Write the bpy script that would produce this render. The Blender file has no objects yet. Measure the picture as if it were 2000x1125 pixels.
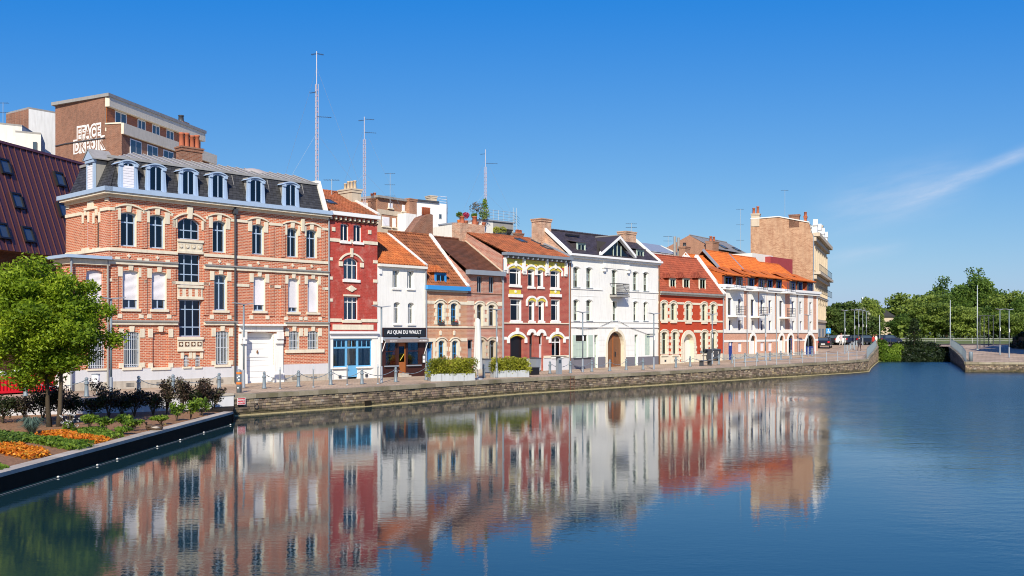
import bpy, math, random
from mathutils import Vector, Matrix

# ------------------------------------------------------------------ camera, sky, sun, exposure
scene = bpy.context.scene
COL = scene.collection
FPX, CX, HY, EYE = 1900.0, 1000.0, 650.0, 3.0      # focal length, centre and horizon in photo pixels; eye height over the street

cam = bpy.data.cameras.new('camera')
cam.sensor_width = 36.0
cam.lens = 36.0 * FPX / 2000.0
cam.shift_y = (HY - 562.5) / 2000.0
cam.clip_start = 0.1
cam.clip_end = 9000.0
cam_o = bpy.data.objects.new('camera', cam)
cam_o.location = (0, 0, EYE)
cam_o.rotation_euler = (math.radians(90), 0, 0)
COL.objects.link(cam_o)
scene.camera = cam_o

SUN_EL = math.radians(35)
SUN_AZ = (-0.04, -1.0)                              # horizontal direction towards the sun (behind the camera)
world = bpy.data.worlds.new('World')
scene.world = world
world.use_nodes = True
wn, wl = world.node_tree.nodes, world.node_tree.links
bg = wn['Background']
sky = wn.new('ShaderNodeTexSky')
sky.sky_type = 'NISHITA'
sky.sun_disc = False
sky.sun_elevation = SUN_EL
sky.sun_rotation = math.atan2(SUN_AZ[0], SUN_AZ[1])
sky.altitude = 0
sky.air_density = 1.0
sky.dust_density = 0.6
sky.ozone_density = 2.0
# film response of the photograph's sky: deeper blue, one curve per channel for the whole dome
SKY_S = 0.11
ssep = wn.new('ShaderNodeSeparateColor'); wl.new(sky.outputs[0], ssep.inputs[0])
hs = wn.new('ShaderNodeCombineColor')
for ch, (g_, k_) in enumerate(((0, 0), (1.0, .70), (.26, .85))):
    m1 = wn.new('ShaderNodeMath'); m1.operation = 'MULTIPLY'; m1.inputs[1].default_value = SKY_S; wl.new(ssep.outputs[ch], m1.inputs[0])
    m2 = wn.new('ShaderNodeMath'); m2.operation = 'POWER'; m2.inputs[1].default_value = g_; wl.new(m1.outputs[0], m2.inputs[0])
    if ch == 0:
        m4 = wn.new('ShaderNodeMath'); m4.operation = 'MULTIPLY_ADD'; m4.inputs[1].default_value = .72; m4.inputs[2].default_value = -.126; wl.new(m1.outputs[0], m4.inputs[0])
        m2.operation = 'MAXIMUM'; m2.inputs[1].default_value = .014; wl.new(m4.outputs[0], m2.inputs[0]); k_ = 1.0
    m3 = wn.new('ShaderNodeMath'); m3.operation = 'MULTIPLY'; m3.inputs[1].default_value = k_ / (SKY_S * 1.19); wl.new(m2.outputs[0], m3.inputs[0])
    wl.new(m3.outputs[0], hs.inputs[ch])
# thin cirrus, laid out by direction on a high flat sheet
tc = wn.new('ShaderNodeTexCoord')
sep = wn.new('ShaderNodeSeparateXYZ'); wl.new(tc.outputs['Generated'], sep.inputs[0])
def wmath(op, a, b=None, c=None):
    n = wn.new('ShaderNodeMath'); n.operation = op
    for i, q in enumerate((a, b, c)):
        if q is None: continue
        if isinstance(q, (int, float)): n.inputs[i].default_value = q
        else: wl.new(q, n.inputs[i])
    return n.outputs[0]
zc = wmath('MAXIMUM', sep.outputs[2], 0.02)
az = wmath('DIVIDE', sep.outputs[0], wmath('MAXIMUM', sep.outputs[1], 0.05))     # azimuth tangent
elv = wmath('DIVIDE', sep.outputs[2], wmath('MAXIMUM', sep.outputs[1], 0.05))    # elevation tangent
def band(cx, cy, slope, half_w, x0, x1, soft):
    line = wmath('ADD', wmath('MULTIPLY', wmath('SUBTRACT', az, cx), slope), cy)
    dist = wmath('ABSOLUTE', wmath('SUBTRACT', elv, line))
    a = wmath('SUBTRACT', 1.0, wmath('SMOOTH_MIN', wmath('DIVIDE', dist, half_w), 1.0, 0.3))
    m = wn.new('ShaderNodeMapRange'); m.interpolation_type = 'SMOOTHSTEP'
    wl.new(az, m.inputs[0]); m.inputs[1].default_value = x0; m.inputs[2].default_value = x0 + soft
    m2 = wn.new('ShaderNodeMapRange'); m2.interpolation_type = 'SMOOTHSTEP'
    wl.new(az, m2.inputs[0]); m2.inputs[1].default_value = x1 - soft; m2.inputs[2].default_value = x1
    m2.inputs[3].default_value = 1.0; m2.inputs[4].default_value = 0.0
    return wmath('MULTIPLY', wmath('MAXIMUM', a, 0.0), wmath('MULTIPLY', m.outputs[0], m2.outputs[0]))
cmb = wn.new('ShaderNodeCombineXYZ')
wl.new(wmath('ADD', wmath('MULTIPLY', az, 9.0), wmath('MULTIPLY', elv, 14.0)), cmb.inputs[0])
wl.new(wmath('SUBTRACT', wmath('MULTIPLY', elv, 60.0), wmath('MULTIPLY', az, 16.0)), cmb.inputs[1])
cn = wn.new('ShaderNodeTexNoise'); cn.inputs['Scale'].default_value = 1.0; cn.inputs['Detail'].default_value = 7.0
cn.inputs['Roughness'].default_value = 0.62
wl.new(cmb.outputs[0], cn.inputs['Vector'])
b1 = band(0.447, 0.150, 0.45, 0.0115, 0.36, 0.66, 0.09)
b2 = band(0.37, 0.135, 0.26, 0.040, 0.29, 0.50, 0.08)
b3 = band(0.35, 0.080, 0.20, 0.012, 0.30, 0.42, 0.05)
cl = wmath('ADD', wmath('ADD', wmath('MULTIPLY', b1, 0.58), wmath('MULTIPLY', b2, 0.42)), wmath('MULTIPLY', b3, 0.36))
nz = wn.new('ShaderNodeMapRange'); wl.new(cn.outputs[0], nz.inputs[0])
nz.inputs[1].default_value = 0.30; nz.inputs[2].default_value = 0.75; nz.inputs[3].default_value = 0.15; nz.inputs[4].default_value = 1.0
cfac = wmath('MINIMUM', wmath('MULTIPLY', cl, nz.outputs[0]), 0.8)
cmix = wn.new('ShaderNodeMixRGB'); wl.new(cfac, cmix.inputs[0]); wl.new(hs.outputs[0], cmix.inputs[1])
cmix.inputs[2].default_value = (5.0, 5.6, 6.8, 1)
wl.new(cmix.outputs[0], bg.inputs['Color'])
bg.inputs['Strength'].default_value = SKY_S

sun = bpy.data.lights.new('sun', 'SUN')
sun.energy = 5.0
sun.angle = math.radians(0.53)
sun.color = (1.0, 0.915, 0.77)
sun_o = bpy.data.objects.new('sun', sun)
ah = math.hypot(*SUN_AZ)
sdir = Vector((SUN_AZ[0] / ah * math.cos(SUN_EL), SUN_AZ[1] / ah * math.cos(SUN_EL), math.sin(SUN_EL)))
sun_o.rotation_euler = sdir.to_track_quat('Z', 'Y').to_euler()
sun_o.location = (0, -30, 60)
COL.objects.link(sun_o)

vs = scene.view_settings
vs.view_transform = 'Standard'
vs.look = 'None'
vs.exposure = 0.25
vs.gamma = 1.0
vs.use_curve_mapping = False
scene.cycles.use_denoising = True
scene.cycles.filter_width = 1.05
scene.cycles.max_bounces = 8
scene.cycles.transparent_max_bounces = 12
scene.cycles.sample_clamp_indirect = 6.0

R = random.Random(7)

# ------------------------------------------------------------------ helpers
class MB:
    """collects faces and links them as one mesh object; every face carries a random number for its material"""
    def __init__(s): s.v = []; s.f = []; s.r = []; s.cur = None
    def face(s, pts):
        n = len(s.v); s.v += [tuple(p) for p in pts]; s.f.append(tuple(range(n, n + len(pts))))
        s.r.append(R.random() if s.cur is None else s.cur)
    def fidx(s, idx): s.f.append(tuple(idx)); s.r.append(R.random() if s.cur is None else s.cur)
    def box(s, x0, x1, y0, y1, z0, z1):
        return s.hexa([(x0, y0, z0), (x1, y0, z0), (x1, y1, z0), (x0, y1, z0), (x0, y0, z1), (x1, y0, z1), (x1, y1, z1), (x0, y1, z1)])
    def hexa(s, p):
        n = len(s.v); s.v += [tuple(q) for q in p]
        c = s.cur if s.cur is not None else R.random()
        for q in ((0, 3, 2, 1), (4, 5, 6, 7), (0, 1, 5, 4), (1, 2, 6, 5), (2, 3, 7, 6), (3, 0, 4, 7)):
            s.f.append(tuple(n + i for i in q)); s.r.append(c)
        return s
    def prism(s, pts, vec):
        n = len(s.v); m = len(pts); v = Vector(vec)
        s.v += [tuple(p) for p in pts] + [tuple(Vector(p) + v) for p in pts]
        c = s.cur if s.cur is not None else R.random()
        s.f.append(tuple(range(n + m - 1, n - 1, -1))); s.f.append(tuple(range(n + m, n + 2 * m))); s.r += [c, c]
        for i in range(m):
            j = (i + 1) % m
            s.f.append((n + i, n + j, n + m + j, n + m + i)); s.r.append(c)
        return s
    def xz(s, pts, y0, y1): return s.prism([(x, y0, z) for x, z in pts], (0, y1 - y0, 0))
    def tube(s, pts, r, n=6, r2=None):
        pts = [Vector(p) for p in pts]; base = len(s.v); m = len(pts)
        c = s.cur if s.cur is not None else R.random()
        for i, p in enumerate(pts):
            t = (pts[min(i + 1, m - 1)] - pts[max(i - 1, 0)])
            t = t.normalized() if t.length > 1e-9 else Vector((0, 0, 1))
            a = t.cross(Vector((0, 0, 1)) if abs(t.z) < .9 else Vector((1, 0, 0))).normalized(); b = t.cross(a)
            rr = r if r2 is None else r + (r2 - r) * i / max(1, m - 1)
            if isinstance(r, (list, tuple)): rr = r[i]
            for k in range(n):
                w = 2 * math.pi * k / n
                s.v.append(tuple(p + a * (rr * math.cos(w)) + b * (rr * math.sin(w))))
        for i in range(m - 1):
            for k in range(n):
                k2 = (k + 1) % n
                s.f.append((base + i * n + k, base + i * n + k2, base + (i + 1) * n + k2, base + (i + 1) * n + k)); s.r.append(c)
        s.f.append(tuple(base + k for k in range(n - 1, -1, -1))); s.f.append(tuple(base + (m - 1) * n + k for k in range(n))); s.r += [c, c]
        return s
    def lathe(s, prof, n=10, c=(0, 0, 0)):
        base = len(s.v); m = len(prof); col = s.cur if s.cur is not None else R.random()
        for r, z in prof:
            for k in range(n):
                w = 2 * math.pi * k / n
                s.v.append((c[0] + r * math.cos(w), c[1] + r * math.sin(w), c[2] + z))
        for i in range(m - 1):
            for k in range(n):
                k2 = (k + 1) % n
                s.f.append((base + i * n + k, base + i * n + k2, base + (i + 1) * n + k2, base + (i + 1) * n + k)); s.r.append(col)
        s.f.append(tuple(base + k for k in range(n - 1, -1, -1))); s.f.append(tuple(base + (m - 1) * n + k for k in range(n))); s.r += [col, col]
        return s
    def obj(s, name, mat, parent=None, smooth=False):
        me = bpy.data.meshes.new(name)
        me.from_pydata(s.v, [], s.f)
        a = me.attributes.new('rnd', 'FLOAT', 'FACE')
        a.data.foreach_set('value', s.r)
        if smooth: me.polygons.foreach_set('use_smooth', [True] * len(s.f))
        me.materials.append(mat)
        me.update()
        o = bpy.data.objects.new(name, me); COL.objects.link(o)
        if parent is not None: o.parent = parent
        return o

def tag(o, label, cat, group=None, kind=None):
    if label: o['label'] = label
    if cat: o['category'] = cat
    if group: o['group'] = group
    if kind: o['kind'] = kind
    return o
def struct(o): o['kind'] = 'structure'; return o
def thing(name, label, cat, loc=(0, 0, 0), rz=0.0, group=None):
    o = bpy.data.objects.new(name, None); COL.objects.link(o)
    o.empty_display_size = .3
    o.location = loc; o.rotation_euler = (0, 0, rz)
    return tag(o, label, cat, group)
def copy_tree(o, parent=None):
    c = o.copy(); COL.objects.link(c); c.parent = parent
    for ch in list(o.children): copy_tree(ch, c)
    return c

# ------------------------------------------------------------------ materials
def nodes_of(name):
    m = bpy.data.materials.new(name); m.use_nodes = True
    return m, m.node_tree.nodes, m.node_tree.links, m.node_tree.nodes['Principled BSDF']
def c4(c, k=1.0): return (min(1, c[0] * k), min(1, c[1] * k), min(1, c[2] * k), 1)
def ramp(N, stops):
    r = N.new('ShaderNodeValToRGB'); e = r.color_ramp.elements
    e[0].position, e[0].color = stops[0][0], stops[0][1]
    e[1].position, e[1].color = stops[-1][0], stops[-1][1]
    for p, c in stops[1:-1]:
        q = e.new(p); q.color = c
    return r
def noise(N, L, vec, scale, detail=4, rough=.55):
    n = N.new('ShaderNodeTexNoise'); n.inputs['Scale'].default_value = scale
    n.inputs['Detail'].default_value = detail; n.inputs['Roughness'].default_value = rough
    if vec is not None: L.new(vec, n.inputs['Vector'])
    return n.outputs[0]
def mix(N, L, fac, a, b, mode='MIX'):
    m = N.new('ShaderNodeMixRGB'); m.blend_type = mode
    for i, q in enumerate((fac, a, b)):
        if isinstance(q, (int, float)): m.inputs[i].default_value = q
        elif isinstance(q, tuple): m.inputs[i].default_value = q if len(q) == 4 else (*q, 1)
        else: L.new(q, m.inputs[i])
    return m.outputs[0]
def objco(N): return N.new('ShaderNodeTexCoord').outputs['Object']
def stretch(N, L, vec, sx, sy, sz):
    m = N.new('ShaderNodeMapping'); m.inputs['Scale'].default_value = (sx, sy, sz); L.new(vec, m.inputs[0]); return m.outputs[0]
def bump(N, L, B, h, strength=.3, dist=.02):
    b = N.new('ShaderNodeBump'); b.inputs['Strength'].default_value = strength; b.inputs['Distance'].default_value = dist
    L.new(h, b.inputs['Height']); L.new(b.outputs[0], B.inputs['Normal'])

def plain(name, col, rough=.6, var=.12, scale=3.0, spec=.35, metal=0.0, grime=.25, bmp=.12, attr=0.0):
    """painted, plastered or metal surface with weather stains and fine unevenness"""
    m, N, L, B = nodes_of(name); co = objco(N)
    n1 = noise(N, L, co, scale, 5)
    col1 = mix(N, L, n1, c4(col, 1 - var), c4(col, 1 + var))
    st = noise(N, L, stretch(N, L, co, 3.0, 3.0, .35), 1.6, 6, .65)       # streaks that run down
    r = ramp(N, [(.48, (0, 0, 0, 1)), (.78, (1, 1, 1, 1))]); L.new(st, r.inputs[0])
    g = N.new('ShaderNodeMath'); g.operation = 'MULTIPLY'; g.inputs[1].default_value = min(.8, grime * 1.25); L.new(r.outputs[0], g.inputs[0])
    col2 = mix(N, L, g.outputs[0], col1, c4((col[0] * .45 + .02, col[1] * .43 + .02, col[2] * .40 + .015)))
    if attr:
        at = N.new('ShaderNodeAttribute'); at.attribute_name = 'rnd'
        rr = ramp(N, [(0, c4((1 - attr,) * 3)), (1, c4((1,) * 3))]); L.new(at.outputs['Fac'], rr.inputs[0])
        col2 = mix(N, L, 1.0, col2, rr.outputs[0], 'MULTIPLY')
    L.new(col2, B.inputs['Base Color'])
    B.inputs['Roughness'].default_value = rough; B.inputs['Specular IOR Level'].default_value = spec; B.inputs['Metallic'].default_value = metal
    if bmp: bump(N, L, B, noise(N, L, co, 28, 4), bmp, .01)
    return m

def brickmat(name, c1, c2, mortar, bw=.27, bh=.092, ms=.013, stain=(.09, .06, .045), sfac=.35, wash=None, wfac=.0):
    m, N, L, B = nodes_of(name); co = objco(N)
    sp = N.new('ShaderNodeSeparateXYZ'); L.new(co, sp.inputs[0])
    ad = N.new('ShaderNodeMath'); L.new(sp.outputs[0], ad.inputs[0]); L.new(sp.outputs[1], ad.inputs[1])
    cb = N.new('ShaderNodeCombineXYZ'); L.new(ad.outputs[0], cb.inputs[0]); L.new(sp.outputs[2], cb.inputs[1])
    t = N.new('ShaderNodeTexBrick'); L.new(cb.outputs[0], t.inputs['Vector'])
    t.inputs['Scale'].default_value = 1.0; t.inputs['Brick Width'].default_value = bw; t.inputs['Row Height'].default_value = bh
    t.inputs['Mortar Size'].default_value = ms; t.inputs['Mortar Smooth'].default_value = .2; t.inputs['Bias'].default_value = -.1
    t.inputs['Color1'].default_value = c4(c1); t.inputs['Color2'].default_value = c4(c2); t.inputs['Mortar'].default_value = c4(mortar)
    n1 = noise(N, L, co, 1.1, 6, .65)
    col = mix(N, L, n1, t.outputs[0], c4((1.25, 1.2, 1.15)), 'MULTIPLY')
    mo = ramp(N, [(.32, c4((.62, .60, .58))), (.5, c4((1.0, 1.0, 1.0))), (.68, c4((1.22, 1.2, 1.16)))]); L.new(noise(N, L, stretch(N, L, co, 1.0, 1.0, 2.2), 5.5, 4, .8), mo.inputs[0])
    col = mix(N, L, .75, col, mo.outputs[0], 'MULTIPLY')
    r = ramp(N, [(.46, (0, 0, 0, 1)), (.74, (1, 1, 1, 1))]); L.new(noise(N, L, stretch(N, L, co, 1.4, 1.4, .5), .9, 7, .7), r.inputs[0])
    g = N.new('ShaderNodeMath'); g.operation = 'MULTIPLY'; g.inputs[1].default_value = min(.75, sfac * 1.5); L.new(r.outputs[0], g.inputs[0])
    col = mix(N, L, g.outputs[0], col, c4(stain))
    if wash:
        r2 = ramp(N, [(.5, (0, 0, 0, 1)), (.66, (1, 1, 1, 1))]); L.new(noise(N, L, co, 1.7, 8, .75), r2.inputs[0])
        g2 = N.new('ShaderNodeMath'); g2.operation = 'MULTIPLY'; g2.inputs[1].default_value = wfac; L.new(r2.outputs[0], g2.inputs[0])
        col = mix(N, L, g2.outputs[0], col, c4(wash))
    L.new(col, B.inputs['Base Color']); B.inputs['Roughness'].default_value = .85; B.inputs['Specular IOR Level'].default_value = .2
    bump(N, L, B, t.outputs['Fac'], -.5, .012)
    return m

def tilemat(name, a, b, moss=(.06, .045, .025), mf=.5, ms=.8):
    m, N, L, B = nodes_of(name); co = objco(N)
    at = N.new('ShaderNodeAttribute'); at.attribute_name = 'rnd'
    r = ramp(N, [(0, c4(b)), (.5, c4([(p + q) / 2 for p, q in zip(a, b)])), (1, c4(a))]); L.new(at.outputs['Fac'], r.inputs[0])
    rr = ramp(N, [(.42, (0, 0, 0, 1)), (.7, (1, 1, 1, 1))]); L.new(noise(N, L, co, ms, 7, .7), rr.inputs[0])
    g = N.new('ShaderNodeMath'); g.operation = 'MULTIPLY'; g.inputs[1].default_value = mf; L.new(rr.outputs[0], g.inputs[0])
    L.new(mix(N, L, g.outputs[0], r.outputs[0], c4(moss)), B.inputs['Base Color'])
    B.inputs['Roughness'].default_value = .8; B.inputs['Specular IOR Level'].default_value = .25
    bump(N, L, B, noise(N, L, co, 30, 3), .25, .01)
    return m

def attrmat(name, stops, rough=.85, nscale=6, bmp=.5, dirt=(.05, .04, .03), df=.5, tide=False):
    """stones, leaves of bark, chips: the colour comes from each piece's own random number"""
    m, N, L, B = nodes_of(name); co = objco(N)
    at = N.new('ShaderNodeAttribute'); at.attribute_name = 'rnd'
    r = ramp(N, [(p, c4(c)) for p, c in stops]); L.new(at.outputs['Fac'], r.inputs[0])
    rr = ramp(N, [(.45, (0, 0, 0, 1)), (.75, (1, 1, 1, 1))]); L.new(noise(N, L, co, nscale * .25, 7, .7), rr.inputs[0])
    g = N.new('ShaderNodeMath'); g.operation = 'MULTIPLY'; g.inputs[1].default_value = df; L.new(rr.outputs[0], g.inputs[0])
    out = mix(N, L, g.outputs[0], r.outputs[0], c4(dirt))
    if tide:                                                   # damp algae band above the waterline
        sp = N.new('ShaderNodeSeparateXYZ'); L.new(co, sp.inputs[0])
        ad = N.new('ShaderNodeMath'); ad.operation = 'MULTIPLY_ADD'; L.new(noise(N, L, co, 1.3, 5, .7), ad.inputs[0]); ad.inputs[1].default_value = -.55; L.new(sp.outputs[2], ad.inputs[2])
        mr = N.new('ShaderNodeMapRange'); L.new(ad.outputs[0], mr.inputs[0]); mr.inputs[1].default_value = -1.15; mr.inputs[2].default_value = -.92; mr.inputs[3].default_value = .75; mr.inputs[4].default_value = 0
        out = mix(N, L, mr.outputs[0], out, c4((.055, .052, .022)))
    L.new(out, B.inputs['Base Color'])
    B.inputs['Roughness'].default_value = rough; B.inputs['Specular IOR Level'].default_value = .2
    bump(N, L, B, noise(N, L, co, nscale * 4, 5), bmp, .02)
    return m

def leafmat(name, stops, trans=.35):
    m, N, L, B = nodes_of(name)
    at = N.new('ShaderNodeAttribute'); at.attribute_name = 'rnd'
    r = ramp(N, [(p, c4(c)) for p, c in stops]); L.new(at.outputs['Fac'], r.inputs[0])
    L.new(r.outputs[0], B.inputs['Base Color']); B.inputs['Roughness'].default_value = .55; B.inputs['Specular IOR Level'].default_value = .25
    tr = N.new('ShaderNodeBsdfTranslucent')
    hsn = N.new('ShaderNodeHueSaturation'); hsn.inputs['Value'].default_value = 1.25; L.new(r.outputs[0], hsn.inputs['Color']); L.new(hsn.outputs[0], tr.inputs['Color'])
    mx = N.new('ShaderNodeMixShader'); mx.inputs[0].default_value = trans
    L.new(B.outputs[0], mx.inputs[1]); L.new(tr.outputs[0], mx.inputs[2]); L.new(mx.outputs[0], N['Material Output'].inputs[0])
    return m

def glassmat(name, tint=(.75, .8, .82), k=.16):
    m, N, L, B = nodes_of(name)
    t = N.new('ShaderNodeBsdfTransparent'); t.inputs[0].default_value = c4(tint)
    g = N.new('ShaderNodeBsdfGlossy'); g.inputs['Roughness'].default_value = .03
    co = objco(N); bp = N.new('ShaderNodeBump'); bp.inputs['Strength'].default_value = .06; bp.inputs['Distance'].default_value = .05
    L.new(noise(N, L, co, 1.6, 1), bp.inputs['Height']); L.new(bp.outputs[0], g.inputs['Normal'])
    lw = N.new('ShaderNodeFresnel'); lw.inputs['IOR'].default_value = 1.5
    ad = N.new('ShaderNodeMath'); ad.inputs[1].default_value = k; L.new(lw.outputs[0], ad.inputs[0])
    mx = N.new('ShaderNodeMixShader'); L.new(ad.outputs[0], mx.inputs[0]); L.new(t.outputs[0], mx.inputs[1]); L.new(g.outputs[0], mx.inputs[2])
    L.new(mx.outputs[0], N['Material Output'].inputs[0])
    return m

M = {}
M['brick_red'] = brickmat('brick_red', (.57, .150, .070), (.39, .088, .045), (.66, .46, .33), ms=.016, sfac=.18)
M['brick_paint'] = brickmat('brick_crimson', (.47, .062, .046), (.39, .050, .038), (.46, .09, .07), sfac=.25, wash=(.58, .30, .25), wfac=.45)
M['brick_salmon'] = brickmat('brick_salmon', (.56, .27, .15), (.46, .19, .11), (.56, .42, .30), sfac=.22)
M['brick_pink'] = brickmat('brick_pink', (.52, .21, .14), (.38, .13, .09), (.58, .46, .38), sfac=.3)
M['brick_wine'] = brickmat('brick_wine', (.42, .088, .066), (.32, .062, .050), (.46, .20, .15), sfac=.2)
M['brick_scarlet'] = brickmat('brick_scarlet', (.50, .065, .025), (.46, .055, .022), (.48, .075, .035), sfac=.12)
M['brick_new'] = brickmat('brick_new', (.64, .33, .22), (.58, .27, .18), (.62, .42, .32), sfac=.1)
M['brick_old'] = brickmat('brick_old', (.53, .315, .19), (.37, .19, .11), (.50, .36, .24), bw=.34, bh=.14, sfac=.6, stain=(.26, .115, .065))
M['brick_gable'] = brickmat('brick_gable', (.60, .34, .22), (.38, .18, .11), (.62, .50, .38), bw=.26, bh=.09, sfac=.4)
M['brick_brown'] = brickmat('brick_brown', (.30, .13, .075), (.19, .075, .045), (.30, .20, .15), bw=.24, bh=.08, sfac=.4)
M['brick_flat'] = brickmat('brick_flat', (.40, .19, .11), (.33, .15, .09), (.42, .28, .2), sfac=.2)
M['brick_dark'] = brickmat('brick_dark', (.17, .07, .04), (.11, .045, .03), (.16, .1, .07), sfac=.4)
M['stone'] = plain('cream_stone', (.72, .65, .51), .8, .10, 4, grime=.34)
M['stone_beige'] = plain('beige_stone', (.55, .46, .345), .85, .12, 3, grime=.35)
M['white'] = plain('white_render', (.80, .79, .75), .75, .06, 1.2, grime=.26)
M['white2'] = plain('white_gloss_paint', (.80, .80, .79), .45, .03, 2, grime=.08)
M['offwhite'] = plain('off_white_render', (.72, .70, .64), .8, .05, 2, grime=.2)
M['plinth_pale'] = plain('pale_grey_plinth', (.60, .60, .62), .75, .04, 2, grime=.12)
M['plinth_stone'] = plain('worn_plinth_stone', (.48, .43, .36), .9, .18, 3, grime=.5)
M['plinth_dark'] = plain('slate_grey_plinth', (.17, .165, .19), .7, .08, 2, grime=.2)
M['blue_grey'] = plain('blue_grey_paint', (.36, .47, .62), .5, .05, 3, grime=.15)
M['blue'] = plain('bright_blue_paint', (.045, .27, .62), .45, .06, 3, grime=.12)
M['blue_light'] = plain('sky_blue_paint', (.14, .40, .66), .45, .06, 3, grime=.12)
M['navy'] = plain('navy_paint', (.012, .045, .24), .35, .08, 3, grime=.05)
M['grey_paint'] = plain('grey_paint', (.22, .25, .29), .5, .06, 3, grime=.15)
M['darkgrey'] = plain('dark_grey_metal', (.055, .06, .07), .5, .1, 4, grime=.1)
M['black'] = plain('black_paint', (.012, .011, .012), .4, .1, 4, grime=.05)
M['brown_wood'] = plain('dark_brown_shopfront', (.045, .015, .011), .4, .15, 5, grime=.1)
M['oak'] = plain('weathered_oak', (.19, .085, .04), .7, .35, 7, grime=.6)
M['orange_wood'] = plain('varnished_wood', (.34, .11, .03), .4, .2, 5, grime=.1)
M['green_grey'] = plain('grey_green_paint', (.44, .53, .46), .55, .05, 3, grime=.15)
M['yellow'] = plain('yellow_glazed_brick', (.66, .53, .07), .4, .12, 8, grime=.1)
M['zinc'] = plain('weathered_zinc', (.30, .29, .27), .55, .15, 2, grime=.4, spec=.5)
M['zinc_grey'] = plain('grey_zinc', (.26, .29, .33), .45, .08, 2, grime=.2, spec=.5)
M['slate'] = plain('slate_shingles', (.055, .056, .060), .6, .25, 6, grime=.25, attr=.45)
M['slate_purple'] = plain('purple_slate', (.070, .058, .066), .6, .2, 6, grime=.2, attr=.35)
M['tile_orange'] = tilemat('orange_pantiles', (.54, .165, .048), (.36, .095, .03), mf=.5)
M['tile_brown'] = tilemat('brown_pantiles', (.33, .115, .045), (.20, .065, .03), (.05, .035, .022), mf=.62)
M['tile_dark'] = tilemat('dark_brown_tiles', (.17, .065, .035), (.11, .045, .027), (.05, .035, .025), mf=.5)
M['tile_rust'] = tilemat('rust_pantiles', (.42, .13, .052), (.27, .08, .035), mf=.6)
M['tile_red'] = tilemat('red_pantiles', (.36, .085, .042), (.26, .06, .032), (.14, .05, .032), mf=.5)
M['tile_new'] = tilemat('new_orange_tiles', (.62, .165, .032), (.46, .11, .024), (.28, .085, .03), mf=.42)
M['metal_red'] = plain('dark_red_roof_metal', (.095, .030, .028), .45, .1, 1.2, grime=.12, spec=.5)
M['glass'] = glassmat('window_glass', (.75, .8, .82), .05)
M['glass_dark'] = glassmat('dark_window_glass', (.34, .38, .44), .025)
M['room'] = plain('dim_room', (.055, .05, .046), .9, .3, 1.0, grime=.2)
M['curtain'] = plain('pale_curtain', (.62, .60, .52), .9, .1, 9, grime=.05)
M['curtain_tan'] = plain('tan_curtain', (.40, .33, .20), .9, .15, 9, grime=.05)
M['shutter'] = plain('roller_shutter', (.76, .74, .77), .5, .02, 3, grime=.05)
M['red_cloth'] = plain('red_cloth', (.68, .02, .035), .8, .1, 5)
M['iron'] = plain('wrought_iron', (.02, .02, .022), .5, .1, 5)
M['bar_white'] = plain('pale_bars', (.55, .58, .62), .4, .05, 5, grime=.05)
M['steel'] = plain('galvanised_steel', (.34, .39, .43), .42, .1, 5, spec=.6, grime=.2)
M['bollard'] = plain('blue_grey_cast_iron', (.16, .205, .24), .45, .1, 6, spec=.5, grime=.25)
M['pot'] = plain('terracotta_pot', (.40, .12, .06), .8, .15, 6, grime=.4)
M['pot_pale'] = plain('pale_pot', (.55, .42, .28), .8, .15, 6, grime=.4)
M['red_paint'] = plain('red_paint', (.62, .010, .022), .4, .08, 3, grime=.15)
M['orange_band'] = plain('orange_reflector', (.80, .20, .03), .4, .05, 5)
M['bag'] = plain('white_sack', (.75, .75, .76), .8, .06, 5)
M['canvas'] = plain('grey_white_canvas', (.60, .60, .57), .85, .05, 4, grime=.15)
M['fibre'] = plain('pale_planter_box', (.40, .43, .46), .7, .05, 3, grime=.3)
M['rubber'] = plain('rubber', (.015, .015, .015), .7, .1, 5)
M['chrome'] = plain('alloy', (.5, .5, .52), .3, .05, 5, metal=.8)
M['sign_white'] = plain('white_lettering', (.80, .80, .80), .5, .02, 4, grime=0)
M['sign_black'] = plain('sign_black', (.018, .022, .028), .4, .1, 4, grime=.05)
M['skin'] = plain('skin', (.50, .30, .22), .6, .05, 9, grime=0)
M['graffiti_white'] = plain('white_spray_paint', (.78, .74, .70), .8, .08, 5, grime=.15)

# ------------------------------------------------------------------ the lie of the land
def lerp(pts, t):
    if t <= pts[0][0]: return pts[0][1]
    for (a, va), (b, vb) in zip(pts, pts[1:]):
        if t <= b: return va + (vb - va) * (t - a) / (b - a)
    return pts[-1][1]
GZ_L = [(80, 0.0), (97, .25), (116, .5), (137, 1.15)]
GZ_R = [(99, 0.0), (138, 1.05)]
def gz(x, y): return lerp(GZ_R if x > 40.5 and y > 90 and x > 46 + (y - 98.7) * .407 - 2 else GZ_L, y)
def ground(px, py):
    """the point of the street seen at a photo pixel"""
    r = (px - CX) / FPX; z = 0.0
    for _ in range(30):
        d = (EYE - z) * FPX / max(4.0, py - HY)
        z = .5 * z + .5 * gz(r * d, d)
    return Vector((r * d, d, z))

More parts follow.
